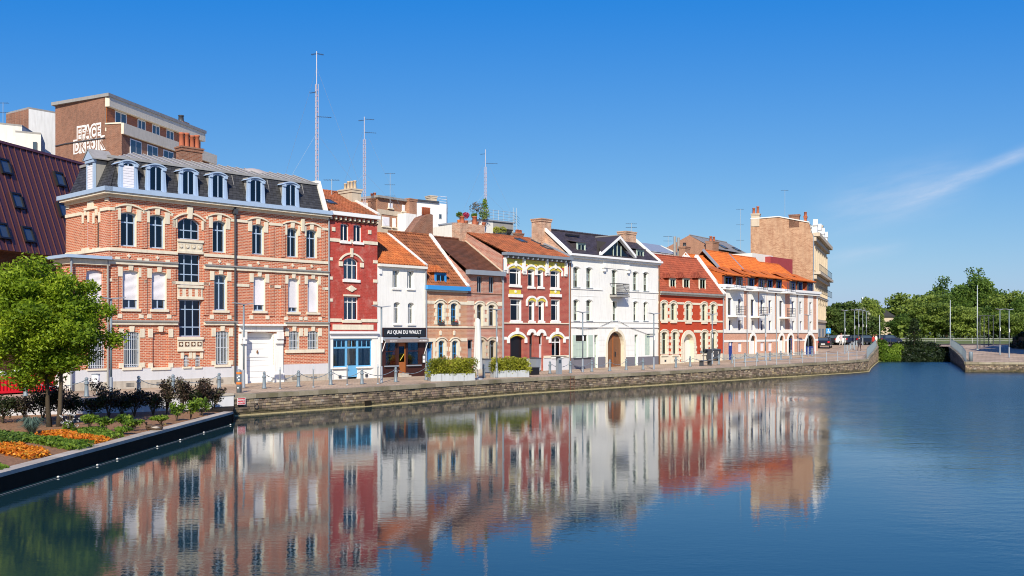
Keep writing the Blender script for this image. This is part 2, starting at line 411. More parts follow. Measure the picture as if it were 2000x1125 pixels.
class Frame:
    """a vertical plane given by one point and its vanishing point; turns photo pixels into metres along and up it"""
    def __init__(s, X0, Y0, vp):
        s.o = Vector((X0, Y0)); d = Vector(((vp - CX) / FPX, 1.0)); s.d = d.normalized(); s.n = Vector((-s.d.y, s.d.x))
        s.rz = math.atan2(s.d.y, s.d.x)
    def x(s, px, v=0.0):
        r = (px - CX) / FPX; o = s.o + s.n * v
        return (r * o.y - o.x) / (s.d.x - r * s.d.y)
    def z(s, px, py, v=0.0):
        d = (s.o + s.n * v).y + s.x(px, v) * s.d.y
        return EYE + (HY - py) * d / FPX
    def w(s, x, y=0.0, z=0.0):
        p = s.o + s.d * x + s.n * y
        return Vector((p.x, p.y, z))
    def at(s, x): return Frame2(s, x)
class Frame2(Frame):
    def __init__(s, f, x): s.o = f.o + f.d * x; s.d = f.d; s.n = f.n; s.rz = f.rz

ROW = Frame(-21.33, 51.5, 2766)
# ------------------------------------------------------------------ building kit (local frame: x along the front, y into the house, z up)
def arc(x0, x1, zs, rise, n=10):
    if rise <= 1e-4: return [(x0, zs), (x1, zs)]
    h = (x1 - x0) / 2; cx = (x0 + x1) / 2; rad = (h * h + rise * rise) / (2 * rise); zc = zs + rise - rad
    a = math.asin(min(1, h / rad)); a = math.pi - a if rise > h + 1e-6 else a
    return [(cx + rad * math.sin(t), zc + rad * math.cos(t)) for t in [-a + 2 * a * i / n for i in range(n + 1)]]
def arch_band(mb, x0, x1, zs, rise, t, y0, y1, n=10, x_out=None):
    a = arc(x0, x1, zs, rise, n); b = arc(x0 - t, x1 + t, zs, rise + t, n)
    for i in range(n):
        mb.xz([a[i], a[i + 1], b[i + 1], b[i]], y0, y1)
def pantile(mb, A, B, C, D, tw=.24, th=.34, wave=.035, lift=.035, seg=4):
    A, B, C, D = map(Vector, (A, B, C, D))
    nu = max(1, round((B - A).length / tw)); nv = max(1, round((D - A).length / th))
    nrm = (B - A).cross(D - A).normalized()
    if nrm.z < 0: nrm = -nrm
    def P(u, v, h): return (A * (1 - u) + B * u) * (1 - v) + (D * (1 - u) + C * u) * v + nrm * h
    for j in range(nv):
        v0, v1 = j / nv, min(1.0, (j + 1.12) / nv)
        for i in range(nu):
            mb.cur = R.random()
            k = seg if wave else 1
            for q in range(k):
                ua, ub = (i + q / k) / nu, (i + (q + 1) / k) / nu
                if not wave: ua += .03 / nu; ub -= .03 / nu
                ha = wave * (1 + math.sin(2 * math.pi * q / k)) ; hb = wave * (1 + math.sin(2 * math.pi * (q + 1) / k))
                dz = 0 if wave else R.uniform(0, lift * .35)
                p = [P(ua, v0, ha + lift + dz), P(ub, v0, hb + lift + dz), P(ub, v1, hb), P(ua, v1, ha)]
                mb.face(p)
                mb.face([P(ua, v0, -.01), P(ub, v0, -.01), p[1], p[0]])
    mb.cur = None
    mb.face([A - nrm * .012, B - nrm * .012, C - nrm * .012, D - nrm * .012])
    return mb

class House:
    def __init__(s, name, label, px0, px1, F=ROW, cat='house', group=None, base=None):
        s.F = F.at(F.x(px0)); s.W = F.x(px1) - F.x(px0)
        s.root = thing(name, label, cat, s.F.w(0, 0, 0), s.F.rz, group)
        m = s.F.w(s.W / 2); s.g = gz(m.x, m.y) if base is None else base
        s.ops = []; s.rot = 0.0
    def x(s, px, v=0.0): return s.F.x(px, v)
    def z(s, px, py, v=0.0): return s.F.z(px, py, v)
    def add(s, mb, name, mat, parent=None, smooth=False):
        o = mb.obj(name, M[mat] if isinstance(mat, str) else mat, parent if parent is not None else s.root, smooth)
        if parent is None and s.rot: o.rotation_euler = (0, 0, s.rot)
        return o
    def op(s, pa, pb, yt, yb, rise=0.0, **k):
        pm = (pa + pb) / 2
        o = dict(x0=s.x(pa), x1=s.x(pb), z0=s.z(pm, yb), z1=s.z(pm, yt), rise=rise); o.update(k)
        s.ops.append(o); return o
    def cells(s, x0, x1, z0, z1, ops):
        ops = [o for o in ops if o['x1'] > x0 and o['x0'] < x1 and o['z1'] > z0 and o['z0'] < z1]
        zs = sorted({z0, z1} | {min(max(o[k], z0), z1) for o in ops for k in ('z0', 'z1')})
        out = []
        for za, zb in zip(zs, zs[1:]):
            if zb - za < 1e-4: continue
            zm = (za + zb) / 2
            cuts = sorted((max(o['x0'], x0), min(o['x1'], x1)) for o in ops if o['z0'] < zm < o['z1'])
            x = x0
            for a, b in cuts:
                if a - x > 1e-4: out.append((x, a, za, zb))
                x = max(x, b)
            if x1 - x > 1e-4: out.append((x, x1, za, zb))
        return out, ops
    def wall(s, mat, x0, x1, z0, z1, rev=.22, y=0.0, name='front_wall', ops=None):
        mb = MB(); cs, ops = s.cells(x0, x1, z0, z1, s.ops if ops is None else ops)
        for a, b, c, d in cs: mb.face([(a, y, c), (b, y, c), (b, y, d), (a, y, d)])
        for o in ops:
            a, b, c, d, r = o['x0'], o['x1'], max(o['z0'], z0), min(o['z1'], z1), o['rise']
            e = y + o.get('rev', rev)
            if o['z0'] >= z0: mb.face([(a, y, c), (b, y, c), (b, e, c), (a, e, c)])
            if o['z1'] > z1 + .01:
                mb.face([(a, y, c), (a, e, c), (a, e, d), (a, y, d)]); mb.face([(b, y, c), (b, e, c), (b, e, d), (b, y, d)]); continue
            zs = d - r
            mb.face([(a, y, c), (a, e, c), (a, e, zs), (a, y, zs)]); mb.face([(b, y, c), (b, e, c), (b, e, zs), (b, y, zs)])
            p = arc(a, b, zs, r)
            for (xa, za), (xb, zb) in zip(p, p[1:]):
                mb.face([(xa, y, za), (xb, y, zb), (xb, e, zb), (xa, e, za)])
                if r > 0: mb.face([(xa, y, za), (xb, y, zb), (xb, y, d), (xa, y, d)])
        return s.add(mb, name, mat)
    def panel(s, mat, x0, x1, z0, z1, y=-.03, name='plinth'):
        mb = MB(); cs, _ = s.cells(x0, x1, z0, z1, s.ops)
        left = list(cs); o = None
        while left:                                   # one object for each connected stretch
            grp = [left.pop()]; grew = True
            while grew:
                grew = False
                for q in left[:]:
                    if any(q[0] <= g[1] + 1e-4 and q[1] >= g[0] - 1e-4 and q[2] <= g[3] + 1e-4 and q[3] >= g[2] - 1e-4 for g in grp): grp.append(q); left.remove(q); grew = True
            mb = MB()
            for a, b, c, d in grp: mb.box(a, b, y, .0, c, d)
            o = s.add(mb, name, mat)
        return o
    def body(s, mat, depth, z0, ze, yr=None, zr=None, inset=.0, front_y=0.0):
        """side and back walls with gables, and the dim room behind the windows"""
        for x in (inset, s.W - inset):
            mb = MB(); p = [(x, front_y, z0), (x, depth, z0), (x, depth, ze)]
            if yr is not None: p += [(x, yr, zr)]
            p += [(x, front_y, ze)]
            mb.face(p); s.add(mb, 'side_wall', mat)
        mb = MB(); mb.face([(inset, depth, z0), (s.W - inset, depth, z0), (s.W - inset, depth, ze), (inset, depth, ze)]); s.add(mb, 'rear_wall', mat)
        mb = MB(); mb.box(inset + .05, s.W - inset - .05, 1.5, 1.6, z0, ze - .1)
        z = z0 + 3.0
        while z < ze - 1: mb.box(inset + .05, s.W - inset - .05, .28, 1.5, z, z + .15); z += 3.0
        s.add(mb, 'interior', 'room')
    def band(s, mat, x0, x1, z0, z1, proud=.06, name='string_course', y1=0.0):
        return s.add(MB().box(x0, x1, -proud, y1, z0, z1), name, mat)
    def box(s, name, mat, x0, x1, y0, y1, z0, z1, parent=None):
        return s.add(MB().box(x0, x1, y0, y1, z0, z1), name, mat, parent)
    def window(s, o, fm='white2', y=.14, ft=.06, mull=(.5,), trans=(.72,), curtain=None, shutter=0.0, bars=0, sill=None, glass='glass', name='window', deep=.05, sillw=.08, silh=.1, cw=.28, lin=None):
        x0, x1, z0, z1, r = o['x0'], o['x1'], o['z0'], o['z1'], o['rise']; w = x1 - x0; h = z1 - z0
        mb = MB()
        mb.box(x0, x0 + ft, y, y + deep, z0, z1); mb.box(x1 - ft, x1, y, y + deep, z0, z1)
        mb.box(x0 + ft, x1 - ft, y, y + deep, z0, z0 + ft)
        if r > .01:
            a = arc(x0, x1, z1 - r, r); q = [(x0 + ft + (px - x0) * (w - 2 * ft) / w, pz - ft) for px, pz in a]
            for i in range(len(a) - 1): mb.xz([a[i], a[i + 1], q[i + 1], q[i]], y - .002, y + deep + .002)
        else: mb.box(x0 + ft, x1 - ft, y, y + deep, z1 - ft, z1)
        xs = [x0 + ft] + [x0 + w * m for m in mull] + [x1 - ft]; zs = [z0 + ft] + [z0 + h * t for t in trans] + [z1 - ft * .5]
        for m in mull: mb.box(x0 + w * m - ft * .45, x0 + w * m + ft * .45, y + .004, y + deep - .004, z0 + ft, z1 - (0 if r > .01 else ft))
        for t in trans: mb.box(x0 + ft, x1 - ft, y - .006, y + deep + .006, z0 + h * t - ft * .45, z0 + h * t + ft * .45)
        win = s.add(mb, name, fm)
        for i in range(len(xs) - 1):
            for j in range(len(zs) - 1):
                s.add(MB().box(xs[i] + .001, xs[i + 1] - .001, y + deep * .4, y + deep * .4 + .008, zs[j] + .001, zs[j + 1] - .001), 'pane', glass, win)
        if curtain:
            cm = MB(); yy = y + .16; c = cw
            spans = {'both': ((0, c), (1 - c, 1)), 'left': ((0, c),), 'right': ((1 - c, 1),), 'full': ((0, 1),)}[curtain.split(':')[0]]
            for a, b in spans:
                n = max(4, int((b - a) * w / .05)); pts = [(x0 + w * (a + (b - a) * i / n), yy + .03 * math.sin(i * 2.1)) for i in range(n + 1)]
                for p, q in zip(pts, pts[1:]): cm.face([(p[0], p[1], z0 + .02), (q[0], q[1], z0 + .02), (q[0], q[1], z1 - .03), (p[0], p[1], z1 - .03)])
            s.add(cm, 'curtain', curtain.split(':')[1] if ':' in curtain else 'curtain', win)
        if shutter > 0:
            sm = MB(); zb = z1 - h * shutter; n = max(3, int((z1 - zb) / .06)); st = (z1 - zb) / n
            for i in range(n): sm.hexa([(x0 + .01, y - .06, zb + i * st), (x1 - .01, y - .06, zb + i * st), (x1 - .01, y - .02, zb + i * st), (x0 + .01, y - .02, zb + i * st),
                                        (x0 + .01, y - .045, zb + (i + 1) * st - .004), (x1 - .01, y - .045, zb + (i + 1) * st - .004), (x1 - .01, y - .02, zb + (i + 1) * st - .004), (x0 + .01, y - .02, zb + (i + 1) * st - .004)])
            s.add(sm, 'roller_shutter', 'shutter', win)
        if bars:
            gm = MB()
            for i in range(bars): xx = x0 + w * (i + .5) / bars; gm.tube([(xx, .02, z0 + .04), (xx, .02, z1 - r * .6 - .04)], .014, 5)
            for zz in (z0 + .14, z0 + h * .5, z1 - r - .12): gm.box(x0, x1, .012, .028, zz, zz + .03)
            s.add(gm, 'window_grille', 'bar_white', win)
        if lin: s.lining(o, lin, y, win)
        if not curtain and not shutter and not bars and w > .45 and R.random() < .4:
            q = R.uniform(.15, .5); bm_ = MB(); n = max(2, int(h * q / .05))
            for i in range(n): bm_.box(x0 + ft, x1 - ft, y + .10, y + .115 + .01 * (i % 2), z1 - ft - h * q + h * q * i / n, z1 - ft - h * q + h * q * (i + 1) / n - .004)
            s.add(bm_, 'blind', 'curtain', win)
        if sill: s.add(MB().box(x0 - sillw, x1 + sillw, -.10, y, z0 - silh, z0 - .002), 'sill', sill, win)
        return win
    def lining(s, o, mat, depth, parent=None):
        """plastered reveal inside one opening"""
        x0, x1, z0, z1, r = o['x0'], o['x1'], o['z0'], o['z1'], o['rise']; t = .012; m = MB()
        m.box(x0 + .001, x0 + t, -.004, depth, z0, z1 - r); m.box(x1 - t, x1 - .001, -.004, depth, z0, z1 - r)
        if r > .01: arch_band(m, x0 + t, x1 - t, z1 - r, r - t, t - .001, -.004, depth, 10)
        else: m.box(x0 + t, x1 - t, -.004, depth, z1 - t, z1 - .001)
        return s.add(m, 'reveal', mat, parent)
    def surround(s, o, mat, jamb=.14, head=.22, key=.16, quoin=False, y=-.045, foot=0.0, name='window_surround', label=False, imp=.45, keyup=.04, brickhead=True):
        """stone dressing round one opening: imposts, keystone and hood mould, or toothed jamb quoins"""
        x0, x1, z0, z1, r = o['x0'], o['x1'], o['z0'], o['z1'], o['rise']; zs = z1 - r; cx = (x0 + x1) / 2
        mb = MB()
        if quoin:
            n = max(4, int((zs - z0) / .27)); st = (zs - z0) / n
            for i in range(n):
                e = jamb if i % 2 else jamb * 1.75
                mb.box(x0 - e, x0 - .001, y, .02, z0 + i * st + .004, z0 + (i + 1) * st - .004); mb.box(x1 + .001, x1 + e, y, .02, z0 + i * st + .004, z0 + (i + 1) * st - .004)
            arch_band(mb, x0, x1, zs, max(r, .01), head, y, .02)
        else:
            for q in (x0 - jamb, x1 + .001): s.box('impost_block', mat, q, q + jamb - .001, y, .0, zs - imp, zs + head * .8)
            if key: s.add(MB().xz([(cx - key * .42, z1 + .001), (cx + key * .42, z1 + .001), (cx + key * .55, z1 + head + keyup), (cx - key * .55, z1 + head + keyup)], y - .02, .0), 'keystone', mat)
            if label:
                arch_band(mb, x0 - jamb, x1 + jamb, zs + head * .8, r * 1.1 + .06, .09, y - .05, .02)
            if foot:
                for q in (x0 - jamb, x1 + .001): s.box('foot_block', mat, q, q + jamb - .001, y, .0, z0 - .02, z0 + foot)
        return s.add(mb, name if quoin else 'hood_mould', mat) if mb.f else None
    def chimney(s, x0, x1, y0, y1, z0, z1, mat='brick_brown', pots=3, pm='pot', ph=.5, corbel=True, pr=.11):
        mb = MB().box(x0, x1, y0, y1, z0, z1)
        if corbel: mb.box(x0 - .05, x1 + .05, y0 - .05, y1 + .05, z1 - .25, z1 - .08); mb.box(x0 - .09, x1 + .09, y0 - .09, y1 + .09, z1 - .08, z1 + .02)
        c = s.add(mb, 'chimney', mat)
        for i in range(pots):
            q = (i + .5) / pots; h = ph * R.uniform(.85, 1.15)
            px, py = ((x0 + x1) / 2, y0 + (y1 - y0) * q) if (y1 - y0) > (x1 - x0) else (x0 + (x1 - x0) * q, (y0 + y1) / 2)
            s.add(MB().lathe([(pr * 1.1, 0), (pr, .05), (pr * .85, h * .85), (pr * 1.05, h * .88), (pr, h), (pr * .7, h), (pr * .7, h * .7)], 8, (px, py, z1 + .02)), 'chimney_pot', pm, c, True)
        return c
    def roof(s, mat, x0, x1, y0, z0, yr, zr, back=True, name='roof', **k):
        mb = MB(); pantile(mb, (x0, y0, z0), (x1, y0, z0), (x1, yr, zr), (x0, yr, zr), **k)
        if back: mb.face([(x0, yr, zr), (x1, yr, zr), (x1, 2 * yr - y0, z0), (x0, 2 * yr - y0, z0)])
        r = s.add(mb, name, mat)
        n = max(2, int((x1 - x0) / .35)); rm = MB()
        for i in range(n):
            a, b = x0 + (x1 - x0) * i / n, x0 + (x1 - x0) * (i + 1) / n
            rm.tube([(a, yr, zr + .03), (b, yr, zr + .055)], .10, 6)
        s.add(rm, 'ridge_tiles', mat, r)
        return r
    def verge(s, x, y0, z0, y1, z1, w=.22, t=.16, mat='white', name='gable_coping'):
        n = Vector((0, -(z1 - z0), (y1 - y0))).normalized() * t
        mb = MB(); mb.prism([(x - w / 2, y0, z0 - .08), (x - w / 2, y1, z1 - .08), (x - w / 2, y1 + n.y, z1 + n.z), (x - w / 2, y0 + n.y, z0 + n.z)], (w, 0, 0))
        return s.add(mb, name, mat)
    def skylight(s, x0, x1, ya, yb, za, zb, roofp):
        """roof window lying on the slope between heights za and zb"""
        n = Vector((0, -(zb - za), yb - ya)).normalized(); t = n * .09
        mb = MB(); fr = .05
        def P(x, q, h): return (x, ya + (yb - ya) * q + n.y * h, za + (zb - za) * q + n.z * h)
        for a, b, c, d in ((x0, x1, 0, .08), (x0, x1, .92, 1), (x0, x0 + fr, .08, .92), (x1 - fr, x1, .08, .92)):
            mb.hexa([P(a, c, .05), P(b, c, .05), P(b, d, .05), P(a, d, .05), P(a, c, .16), P(b, c, .16), P(b, d, .16), P(a, d, .16)])
        f = s.add(mb, 'skylight', 'darkgrey')
        s.add(MB().hexa([P(x0 + fr, .08, .10), P(x1 - fr, .08, .10), P(x1 - fr, .92, .10), P(x0 + fr, .92, .10), P(x0 + fr, .08, .13), P(x1 - fr, .08, .13), P(x1 - fr, .92, .13), P(x0 + fr, .92, .13)]), 'pane', M['glass_sky'], f)
    def pipe(s, x, z0, z1, y=-.09, mat='zinc', r=.045): return s.add(MB().tube([(x, y, z0), (x, y, z1)], r, 7), 'downpipe', mat)
    def text(s, body, x0, x1, zc, y, mat, parent, name='lettering', h=None, bold=0.0, sx=1.0):
        cu = bpy.data.curves.new('t', 'FONT'); cu.body = body; cu.size = 1.0; cu.extrude = .004; cu.offset = bold; cu.resolution_u = 3
        to = bpy.data.objects.new('t', cu); COL.objects.link(to)
        dg = bpy.context.evaluated_depsgraph_get(); me = bpy.data.meshes.new_from_object(to.evaluated_get(dg))
        COL.objects.unlink(to); bpy.data.objects.remove(to)
        vs_ = [v.co.copy() for v in me.vertices]
        ax, bx = min(v.x for v in vs_), max(v.x for v in vs_); az_, bz = min(v.y for v in vs_), max(v.y for v in vs_)
        k = (x1 - x0) / (bx - ax); kz = k if h is None else h / (bz - az_)
        for v in me.vertices:
            c = v.co.copy(); v.co = (x0 + (c.x - ax) * k, y - c.z, zc + (c.y - (az_ + bz) / 2) * kz)
        me.materials.clear(); me.materials.append(M[mat] if isinstance(mat, str) else mat)
        o = bpy.data.objects.new(name, me); COL.objects.link(o); o.parent = parent if parent is not None else s.root
        return o
M['glass_sky'] = plain('roof_window_glass', (.05, .07, .09), .08, .1, 2, spec=.9, grime=.1, bmp=0)

def dormer(H, x0, x1, z0, z1, y0, yb, fm, style='arch', ft=.14, shutter=False, roofm='zinc', wfm=None, cheek=None, drop=0.0):
    """dormer window: front at y0, running back to yb where it meets the roof"""
    w = x1 - x0; mb = MB()
    mb.box(x0, x0 + ft, y0, y0 + .12, z0, z1 - .12); mb.box(x1 - ft, x1, y0, y0 + .12, z0, z1 - .12)
    mb.box(x0 - .04, x1 + .04, y0 - .05, y0 + .12, z0 - .06, z0)
    if style == 'arch':
        arch_band(mb, x0 + ft, x1 - ft, z1 - .30, .16, .14, y0 - .02, y0 + .12)
        arch_band(mb, x0 - .06, x1 + .06, z1 - .22, .16, .07, y0 - .09, yb)
        for xx in (x0 - .07, x1 - ft + .01): mb.box(xx, xx + ft + .06, y0 - .07, y0 + .1, z1 - .34, z1 - .18)
        for xx, q in ((x0, -1), (x1, 1)): mb.prism([(xx, y0 + .02, z0), (xx + q * .12, y0 + .02, z0), (xx + q * .05, y0 + .02, z1 - .35), (xx, y0 + .02, z1 - .35)], (0, .1, 0))
    elif style == 'ped':
        mb.box(x0 - .05, x1 + .05, y0 - .06, y0 + .12, z1 - .16, z1 - .02)
        mb.prism([(x0 - .14, y0 - .1, z1), (x1 + .14, y0 - .1, z1), ((x0 + x1) / 2, y0 - .1, z1 + w * .55)], (0, .22, 0))
    else:
        mb.box(x0, x1, y0, y0 + .12, z1 - .12, z1)
    d = H.add(mb, 'dormer', fm)
    ck = MB()
    for xx in (x0 + .02, x1 - .05): ck.box(xx, xx + .03, y0 + .1, yb, z0 - .4, z1 - .05)
    H.add(ck, 'cheek', cheek or roofm, d)
    if style == 'ped':
        rm = MB(); cx = (x0 + x1) / 2
        for q in (-1, 1): rm.hexa([(cx, y0 - .14, z1 + w * .55 + .02), (cx + q * (w / 2 + .2), y0 - .14, z1 - .02), (cx + q * (w / 2 + .2), yb, z1 - .02), (cx, yb, z1 + w * .55 + .02),
                                   (cx, y0 - .14, z1 + w * .55 + .08), (cx + q * (w / 2 + .2), y0 - .14, z1 + .04), (cx + q * (w / 2 + .2), yb, z1 + .04), (cx, yb, z1 + w * .55 + .08)])
        H.add(rm, 'dormer_roof', roofm, d)
    elif style == 'flat':
        H.add(MB().hexa([(x0 - .1, y0 - .14, z1 - .02), (x1 + .1, y0 - .14, z1 - .02), (x1 + .1, yb, z1 + .06 + drop), (x0 - .1, yb, z1 + .06 + drop), (x0 - .1, y0 - .14, z1 + .05), (x1 + .1, y0 - .14, z1 + .05), (x1 + .1, yb, z1 + .13 + drop), (x0 - .1, yb, z1 + .13 + drop)]), 'dormer_roof', roofm, d)
    elif style == 'hip':
        cx = (x0 + x1) / 2; a = .16; zt = z1 + w * .5
        rm = MB(); pantile(rm, (x0 - a, y0 - a, z1 - .02), (x1 + a, y0 - a, z1 - .02), (cx + .02, y0 + w * .5, zt), (cx - .02, y0 + w * .5, zt), .2, .25, .02, .02)
        pantile(rm, (x0 - a, yb, z1 - .02), (x0 - a, y0 - a, z1 - .02), (cx, y0 + w * .5, zt), (cx, yb, zt), .2, .25, .02, .02)
        pantile(rm, (x1 + a, y0 - a, z1 - .02), (x1 + a, yb, z1 - .02), (cx, yb, zt), (cx, y0 + w * .5, zt), .2, .25, .02, .02)
        H.add(rm, 'dormer_roof', roofm, d)
    o = dict(x0=x0 + ft, x1=x1 - ft, z0=z0, z1=z1 - .14, rise=.12 if style == 'arch' else 0.0)
    f = MB(); yy = y0 + .05; t = .05
    f.box(o['x0'], o['x0'] + t, yy, yy + .04, o['z0'], o['z1']); f.box(o['x1'] - t, o['x1'], yy, yy + .04, o['z0'], o['z1'])
    f.box(o['x0'] + t, o['x1'] - t, yy, yy + .04, o['z0'], o['z0'] + t); f.box(o['x0'] + t, o['x1'] - t, yy, yy + .04, o['z1'] - t, o['z1'])
    cx = (o['x0'] + o['x1']) / 2; f.box(cx - t * .6, cx + t * .6, yy - .005, yy + .045, o['z0'] + t, o['z1'] - t)
    H.add(f, 'casement', wfm or fm, d)
    for a, b in ((o['x0'], cx), (cx, o['x1'])): H.add(MB().box(a + .01, b - .01, yy + .015, yy + .025, o['z0'] + .01, o['z1'] - .01), 'pane', 'glass_dark', d)
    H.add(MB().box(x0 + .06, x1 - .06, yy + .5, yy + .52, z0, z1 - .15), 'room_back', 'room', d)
    if shutter:
        sm = MB(); n = int((o['z1'] - o['z0'] - .1) / .07)
        for i in range(n): sm.box(o['x0'] + .01, o['x1'] - .01, yy - .05 - .012 * (i % 2), yy - .01, o['z0'] + .07 * i, o['z0'] + .07 * i + .066)
        H.add(sm, 'roller_shutter', 'shutter', d)
    return d
# ================================================================== the quay, street, basin
def lmat_paving():
    m, N, L, B = nodes_of('street_paving'); co = objco(N)
    t = N.new('ShaderNodeTexBrick'); L.new(stretch(N, L, co, 1, 1, 1), t.inputs['Vector']); t.inputs['Scale'].default_value = 1.0
    t.inputs['Brick Width'].default_value = .5; t.inputs['Row Height'].default_value = .5; t.inputs['Mortar Size'].default_value = .02
    t.inputs['Color1'].default_value = (.60, .45, .31, 1); t.inputs['Color2'].default_value = (.50, .38, .26, 1); t.inputs['Mortar'].default_value = (.30, .23, .16, 1)
    r = ramp(N, [(.35, c4((.55, .52, .5))), (.7, c4((1.15, 1.1, 1.05)))]); L.new(noise(N, L, co, .35, 7, .65), r.inputs[0])
    L.new(mix(N, L, 1.0, t.outputs[0], r.outputs[0], 'MULTIPLY'), B.inputs['Base Color']); B.inputs['Roughness'].default_value = .85
    bump(N, L, B, noise(N, L, co, 22, 5), .35, .02); return m
M['paving'] = lmat_paving()
def lmat_soil():
    m, N, L, B = nodes_of('mulch_soil'); co = objco(N)
    r = ramp(N, [(.3, c4((.10, .050, .025))), (.5, c4((.27, .135, .062))), (.72, c4((.42, .24, .12)))]); L.new(noise(N, L, co, 9, 8, .75), r.inputs[0])
    L.new(r.outputs[0], B.inputs['Base Color']); B.inputs['Roughness'].default_value = .95
    bump(N, L, B, noise(N, L, co, 14, 7, .7), .9, .06); return m
M['soil'] = lmat_soil()
def lmat_grass():
    m, N, L, B = nodes_of('grass_ground'); co = objco(N)
    r = ramp(N, [(.3, c4((.05, .075, .018))), (.55, c4((.11, .14, .03))), (.75, c4((.2, .19, .07)))]); L.new(noise(N, L, co, .5, 9, .7), r.inputs[0])
    L.new(r.outputs[0], B.inputs['Base Color']); B.inputs['Roughness'].default_value = .95
    bump(N, L, B, noise(N, L, co, 6, 7, .7), .9, .1); return m
M['grass'] = lmat_grass()
def lmat_water():
    m, N, L, B = nodes_of('pond_water'); co = objco(N)
    B.inputs['Base Color'].default_value = (.009, .033, .040, 1); B.inputs['Roughness'].default_value = .012; B.inputs['IOR'].default_value = 1.55
    B.inputs['Specular IOR Level'].default_value = .5
    # ripples: long low swell lines, short wavelets, and a breeze that roughens the open east end
    a = noise(N, L, stretch(N, L, co, .55, 1.0, 1), 1.5, 3, .5)
    b = noise(N, L, stretch(N, L, co, .6, 1.2, 1), 6.0, 3, .6)
    c = noise(N, L, stretch(N, L, co, .8, 1.0, 1), .16, 2, .5)
    sp = N.new('ShaderNodeSeparateXYZ'); L.new(co, sp.inputs[0])
    e = N.new('ShaderNodeMath'); e.operation = 'MULTIPLY_ADD'; L.new(sp.outputs[1], e.inputs[0]); e.inputs[1].default_value = -.25; L.new(sp.outputs[0], e.inputs[2])
    wv = N.new('ShaderNodeMath'); wv.operation = 'MULTIPLY_ADD'; L.new(c, wv.inputs[0]); wv.inputs[1].default_value = 7.0; L.new(e.outputs[0], wv.inputs[2])
    mr = N.new('ShaderNodeMapRange'); mr.interpolation_type = 'SMOOTHSTEP'; L.new(wv.outputs[0], mr.inputs[0]); mr.inputs[1].default_value = 4.5; mr.inputs[2].default_value = 12
    mr.inputs[3].default_value = 0.0; mr.inputs[4].default_value = 1.0
    mc = N.new('ShaderNodeMapRange'); L.new(c, mc.inputs[0]); mc.inputs[1].default_value = .35; mc.inputs[2].default_value = .7; mc.inputs[3].default_value = .45; mc.inputs[4].default_value = 1.3
    def mul(p, q):
        n = N.new('ShaderNodeMath'); n.operation = 'MULTIPLY'
        for i, z in enumerate((p, q)):
            if isinstance(z, float): n.inputs[i].default_value = z
            else: L.new(z, n.inputs[i])
        return n.outputs[0]
    def add(p, q):
        n = N.new('ShaderNodeMath'); L.new(p, n.inputs[0]); L.new(q, n.inputs[1]); return n.outputs[0]
    hgt = add(mul(mul(a, mc.outputs[0]), .0050), mul(mul(b, mc.outputs[0]), .0030))
    d = noise(N, L, stretch(N, L, co, .7, 1.1, 1), 3.2, 4, .65)
    my = N.new('ShaderNodeMapRange'); L.new(sp.outputs[1], my.inputs[0]); my.inputs[1].default_value = 25; my.inputs[2].default_value = 62; my.inputs[3].default_value = .012; my.inputs[4].default_value = .14
    ro = N.new('ShaderNodeMapRange'); L.new(sp.outputs[1], ro.inputs[0]); ro.inputs[1].default_value = 22; ro.inputs[2].default_value = 60; ro.inputs[3].default_value = .07; ro.inputs[4].default_value = .22
    rr = N.new('ShaderNodeMath'); rr.operation = 'MULTIPLY_ADD'; L.new(ro.outputs[0], rr.inputs[0]); L.new(mr.outputs[0], rr.inputs[1]); rr.inputs[2].default_value = .012; L.new(rr.outputs[0], B.inputs['Roughness'])
    w2 = noise(N, L, stretch(N, L, co, .45, 1.3, 1), .9, 5, .7)
    hgt = add(hgt, mul(mul(d, mr.outputs[0]), my.outputs[0])); hgt = add(hgt, mul(mul(mul(w2, mr.outputs[0]), my.outputs[0]), 1.9))
    bp = N.new('ShaderNodeBump'); bp.inputs['Strength'].default_value = 1.0; bp.inputs['Distance'].default_value = .62
    L.new(hgt, bp.inputs['Height']); L.new(bp.outputs[0], B.inputs['Normal'])
    return m
M['water'] = lmat_water()
M['stones'] = attrmat('quay_stones', [(0, (.10, .078, .058)), (.3, (.20, .155, .115)), (.55, (.29, .23, .17)), (.75, (.25, .175, .14)), (.92, (.40, .31, .18)), (1, (.38, .33, .28))], dirt=(.06, .048, .032), df=.8, tide=True)
M['coping'] = attrmat('coping_stone', [(0, (.19, .16, .11)), (.5, (.28, .24, .17)), (1, (.36, .31, .23))], dirt=(.11, .105, .04), df=.75)
M['kerb'] = attrmat('garden_kerb_stone', [(0, (.40, .35, .28)), (1, (.50, .44, .36))], dirt=(.14, .11, .08), df=.5)
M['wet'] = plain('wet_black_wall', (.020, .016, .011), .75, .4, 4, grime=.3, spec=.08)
M['mortar'] = plain('quay_mortar', (.10, .08, .06), .95, .3, 6)

WZ = -1.0
struct(MB_w := (lambda: (lambda m: (m.face([(-400, -120, WZ), (900, -120, WZ), (900, 141, WZ), (-400, 141, WZ)]), m)[1])(MB()).obj('water', M['water']))())

